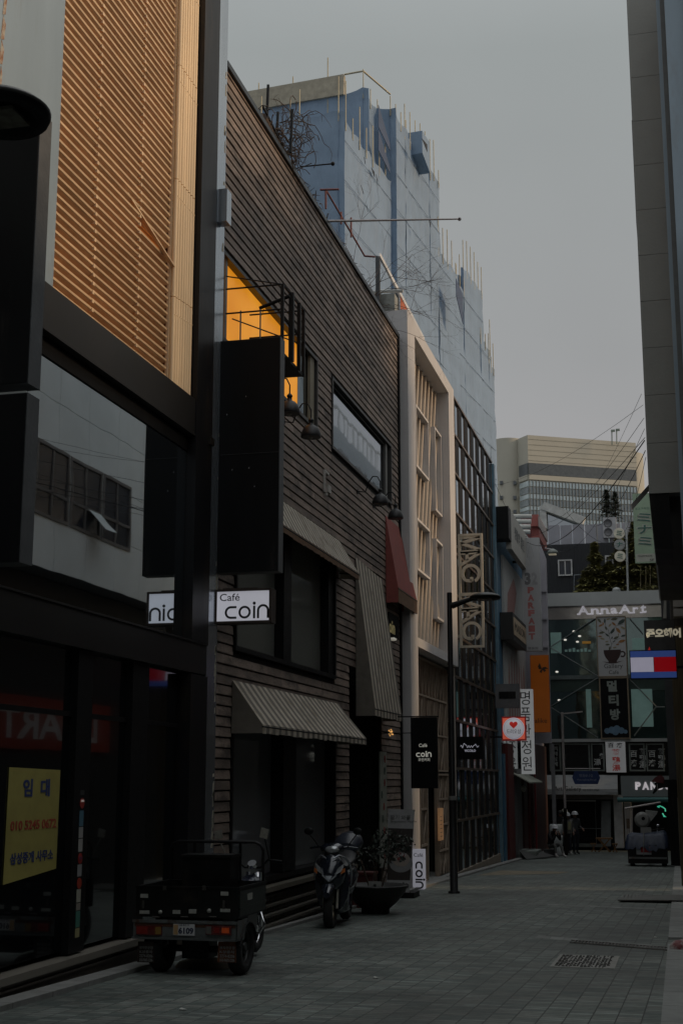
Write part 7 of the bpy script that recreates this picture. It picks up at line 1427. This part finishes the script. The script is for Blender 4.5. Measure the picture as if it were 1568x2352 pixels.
ym = yc + .6; B(PC(1470, 1900, ym).x, PC(1494, 1900, ym).x, ym - .15, ym + .2, zT - .02, PC(1480, 1900, ym).z).build('base', wmc, t); MB().lathe(PC(1474, 1883, ym) + UY * .1, [(.02, -.16), (.2, -.14), (.26, -.05), (.26, .15), (.18, .2)], axis=(0, -1, 0), n=24).build('drum', wmc, t); MB().lathe(PC(1476, 1880, ym - .2), [(.06, 0), (.06, .02)], axis=(0, -1, 0), n=14).build('hole', blk, t)
MB().prism([PC(1481, 1861, ym), PC(1509, 1864, ym), PC(1507, 1870, ym), PC(1489, 1892, ym), PC(1482, 1898, ym)], (0, .3, 0)).build('hopper_cover', mat('clouded_plastic', (.28, .29, .28), .35, 0, var=.3, scale=9, bump=.7), t)
cn = MB(); zc_ = PC(1440, 1855, ym).z
for px in (1439, 1444, 1451): cn.tube([PC(px, 1925, ym), PC(px, 1857, ym)], .02, n=6)
cn.tube([PC(1434, 1857, ym), PC(1516, 1843, ym)], .035, n=6); cn.build('canopy_poles', silver, t); B(PC(1444, 1880, ym).x - .1, PC(1444, 1880, ym).x, ym - .05, ym - .02, PC(1440, 1903, ym).z, PC(1440, 1880, ym).z).build('brown_tag', mat('brown_tag', (.10, .07, .045), .7), t)
# ================================================================= people
skin = mat('skin', (.22, .12, .085), .6, 0, var=.1, bump=0)
def person(label, loc, joints, cloth, helmet=None, face_dir=-1, scale=1.0, yaw=0, extra=None):
    # joints: name -> (x, y, z, radius); chains of bones; one continuous skinned surface
    J = joints; t = thing('person', label, 'person', loc)
    names = list(J); idx = {n: i for i, n in enumerate(names)}
    bones = [('pelvis', 'waist'), ('waist', 'chest'), ('chest', 'neck'), ('neck', 'head0'), ('head0', 'head1')]
    for s_ in 'lr': bones += [('chest', 'sh' + s_), ('sh' + s_, 'el' + s_), ('el' + s_, 'wr' + s_), ('wr' + s_, 'pa' + s_), ('pelvis', 'hi' + s_), ('hi' + s_, 'kn' + s_), ('kn' + s_, 'an' + s_), ('an' + s_, 'to' + s_)]
    me = bpy.data.meshes.new('body'); me.from_pydata([J[n][:3] for n in names], [(idx[a], idx[b]) for a, b in bones], []); me.update()
    o = bpy.data.objects.new('body', me); C.objects.link(o); md = o.modifiers.new('s', 'SKIN'); me.skin_vertices or None
    if not me.skin_vertices: bpy.context.view_layer.objects.active = o
    for i, n in enumerate(names): sv = me.skin_vertices[0].data[i]; sv.radius = (J[n][3], J[n][3] * (.72 if n in ('chest', 'waist', 'pelvis') else 1)); sv.use_root = (n == 'pelvis')
    sb_ = o.modifiers.new('d', 'SUBSURF'); sb_.levels = 2; sb_.render_levels = 2
    m2 = bpy.data.meshes.new_from_object(o.evaluated_get(bpy.context.evaluated_depsgraph_get())); bpy.data.objects.remove(o)
    mb = MB(); rot = Matrix.Rotation(yaw, 3, 'Z')
    zneck = J['neck'][2]; hw = [V(J['wrl'][:3]), V(J['wrr'][:3])]; pw = [V(J['pal'][:3]), V(J['par'][:3])]; feet = [V(J['anl'][:3]), V(J['anr'][:3])]; toe = [V(J['tol'][:3]), V(J['tor'][:3])]; hip = J['pelvis'][2]
    pel = V(J['pelvis'][:3]); kn = [V(J['knl'][:3]), V(J['knr'][:3])]
    def matidx(c):
        if c.z > zneck + .02: return 0
        for a, b in zip(hw, pw):
            if (c - b).length < (a - b).length * 1.15: return 0
        for a, b in zip(feet, toe):
            if min((c - a).length, (c - b).length) < .10: return 3
        dl = min((c - pel).length, *((c - k_).length for k_ in kn), *((c - f_).length for f_ in feet)); dt = min((c - V(J['chest'][:3])).length, (c - V(J['waist'][:3])).length, (c - V(J['ell'][:3])).length, (c - V(J['elr'][:3])).length, (c - hw[0]).length, (c - hw[1]).length)
        return 2 if dl < dt else 1
    for p_ in m2.polygons:
        pass
    base = len(mb.v); mb.v += [V(loc) + rot @ (v_.co * scale) for v_ in m2.vertices]
    for p_ in m2.polygons: mb.f.append([base + i for i in p_.vertices]); mb.r.append(.5); mb.sm.append(True); mb.mi.append(matidx(p_.center))
    # fingers: four of unequal length and a thumb, slightly curled
    for s_, (w0, p0) in enumerate(zip(hw, pw)):
        d = (p0 - w0).normalized(); sd2 = d.cross(V((0, 1, 0.2))).normalized(); cu_ = sd2.cross(d)
        for k, L in enumerate((.065, .075, .07, .055)):
            b_ = p0 + sd2 * (.026 - .0175 * k); mb.tube([V(loc) + rot @ (q_ * scale) for q_ in (b_, b_ + d * L * .5 + cu_ * .008, b_ + d * L * .9 + cu_ * .028)], [.0095, .0085, .006], n=6, mi=0)
        b_ = w0.lerp(p0, .4) + sd2 * .03; mb.tube([V(loc) + rot @ (q_ * scale) for q_ in (b_, b_ + d * .03 + sd2 * .022, b_ + d * .06 + sd2 * .022)], [.011, .010, .007], n=6, mi=0)
    # face
    h0 = V(J['head1'][:3]).lerp(V(J['head0'][:3]), .45); fwd_ = V((0, -1, 0))
    def W(q_): return V(loc) + rot @ (q_ * scale)
    mb.tube([W(h0 + V((0, -.088, .015))), W(h0 + V((0, -.115, -.025))), W(h0 + V((0, -.09, -.035)))], [.008, .015, .009], n=6, mi=0)
    for e_ in (-1, 1): mb.ell(W(h0 + V((e_ * .034, -.088, .018))), .012, .012, .008, n=8, m=5, mi=3); mb.ell(W(h0 + V((e_ * .092, .0, .0))), .012, .022, .032, n=8, m=6, mi=0)
    mb.ell(W(h0 + V((0, -.09, -.058))), .024, .01, .006, n=8, m=5, mi=3)
    jk, tr_, shoe = cloth; ob = mb.build('body', [skin, jk, tr_, shoe], t)
    hd = V(J['head1'][:3]).lerp(V(J['head0'][:3]), .35)
    if helmet:
        hm = MB(); rings = []
        for r_, h_ in ((.150, -.012), (.138, .0), (.132, .03), (.122, .07), (.095, .105), (.05, .125), (.005, .13)): rings.append([W(hd + V((r_ * math.cos(a_) * .93, r_ * math.sin(a_) * 1.08 - (.025 if h_ < 0 and math.sin(a_) < 0 else 0), h_ + .02))) for a_ in [k * math.pi / 10 for k in range(20)]])
        hm.loft(rings); hm.build('helmet', helmet, t)
    else:
        hr = MB(); rings = [[W(hd + V((r_ * math.cos(a_), r_ * math.sin(a_) * 1.1 + .02, h_))) for a_ in [k * math.pi / 8 for k in range(16)]] for r_, h_ in ((.098, -.04), (.112, .0), (.112, .05), (.09, .10), (.04, .125), (.004, .13))]; hr.loft(rings); hr.build('hair', mat('black_hair', (.01, .009, .008), .6), t)
    if extra: extra(t, J, W)
    return t
def stand(arm=0, lean=0, step=.06):
    J = {'pelvis': (0, 0, .95, .15), 'waist': (0, lean * .3, 1.10, .14), 'chest': (0, lean * .7, 1.34, .165), 'neck': (0, lean, 1.50, .055), 'head0': (0, lean - .01, 1.56, .075), 'head1': (0, lean - .015, 1.68, .088)}
    for s_, k in (('l', -1), ('r', 1)):
        J['sh' + s_] = (k * .185, lean * .8, 1.42, .07); J['el' + s_] = (k * .25, lean * .6 + .03, 1.14, .05)
        J['wr' + s_] = (k * .23, lean * .5 - .06 - arm * .18, .90 + arm * .18, .032); J['pa' + s_] = (k * .22, lean * .5 - .09 - arm * .24, .82 + arm * .22, .033)
        J['hi' + s_] = (k * .10, 0, .88, .10); J['kn' + s_] = (k * .11, -.02 + k * step * .5, .49, .068); J['an' + s_] = (k * .12, k * step + .03, .09, .048); J['to' + s_] = (k * .14, k * step - .13, .035, .038)
    return J
whm = mat('white_helmet', (.58, .58, .60), .35); dkj = mat('black_jacket', (.012, .012, .013), .8); nvy = mat('navy_trousers', (.015, .018, .028), .85); shoe_d = mat('dark_shoes', (.02, .02, .02), .7); shoe_w = mat('pale_shoes', (.35, .33, .32), .7); gry = mat('grey_work_jacket', (.10, .10, .095), .85, 0, var=.2)
def vest(t, J, W):
    mb = MB(); rings = []
    for z_, r_ in ((.90, .205), (1.05, .20), (1.25, .215), (1.40, .205), (1.47, .12)): rings.append([W(V((r_ * math.cos(a_), r_ * .74 * math.sin(a_), z_))) for a_ in [k * math.pi / 8 for k in range(16)]])
    mb.loft(rings, cap=False); mb.build('vest', mat('grey_vest', (.15, .145, .13), .8, 0, var=.2), t)
    MB().prism([W(V(q_)) for q_ in ((-.02, -.175, 1.05), (.11, -.165, 1.05), (.12, -.165, 1.38), (.0, -.175, 1.40))], W(V((0, -.012, 0))) - W(V((0, 0, 0)))).build('yellow_patch', mat('pale_yellow_patch', (.28, .27, .15), .7), t)
yP = 58.6
def at(px, y): return V((fY(px, 1930, y).x, y, g(y)))
person('worker in grey vest with yellow patch and white helmet in the standing group', at(1303, yP), stand(.3, 0, .05), (gry, nvy, shoe_w), whm, yaw=.3, scale=.97, extra=vest)
person('worker in dark jacket and white helmet at the right of the standing group', at(1321, yP + .5), stand(.9, .02, .08), (mat('charcoal_jacket', (.045, .047, .05), .85, 0, var=.3, scale=9), nvy, shoe_d), whm, yaw=.6, scale=1.0)
person('bareheaded person all in black at the left of the standing group', at(1288, yP + .9), stand(.1, 0, .04), (dkj, dkj, shoe_d), None, yaw=-.5, scale=1.03)
person('worker with pale helmet mostly hidden behind the standing group', at(1298, yP + 2.2), stand(.1, 0, .04), (dkj, nvy, shoe_d), mat('cream_helmet', (.42, .40, .33), .4), yaw=0, scale=1.06)
SJ = {'pelvis': (0, 0, .42, .15), 'waist': (0, .02, .58, .145), 'chest': (0, -.10, .84, .165), 'neck': (0, -.20, .99, .055), 'head0': (0, -.25, 1.04, .075), 'head1': (0, -.29, 1.15, .088)}
for s_, k in (('l', -1), ('r', 1)):
    SJ['sh' + s_] = (k * .18, -.14, .90, .07); SJ['el' + s_] = (k * .21, -.34, .66, .05); SJ['wr' + s_] = (k * .10, -.46, .88, .033); SJ['pa' + s_] = (k * .06, -.45, .96, .033)
    SJ['hi' + s_] = (k * .10, -.06, .42, .10); SJ['kn' + s_] = (k * .14, -.44, .50, .068); SJ['an' + s_] = (k * .15, -.50 - (.10 if k > 0 else 0), .09, .048); SJ['to' + s_] = (k * .16, -.66 - (.10 if k > 0 else 0), .04, .038)
pz = at(1264, 55.2); pz.z = g(55.2) + .0
person('worker with white helmet sitting hunched on the low step, hands to the face', pz, SJ, (dkj, gry, shoe_w), whm, yaw=.75, scale=1.0)
tag(B(pz.x - .28, pz.x + .16, pz.y - .12, pz.y + .22, g(55.2), g(55.2) + .30).build('crate_seat', mat('dark_crate', (.05, .05, .05), .8)), 'dark crate under the seated worker', 'crate')
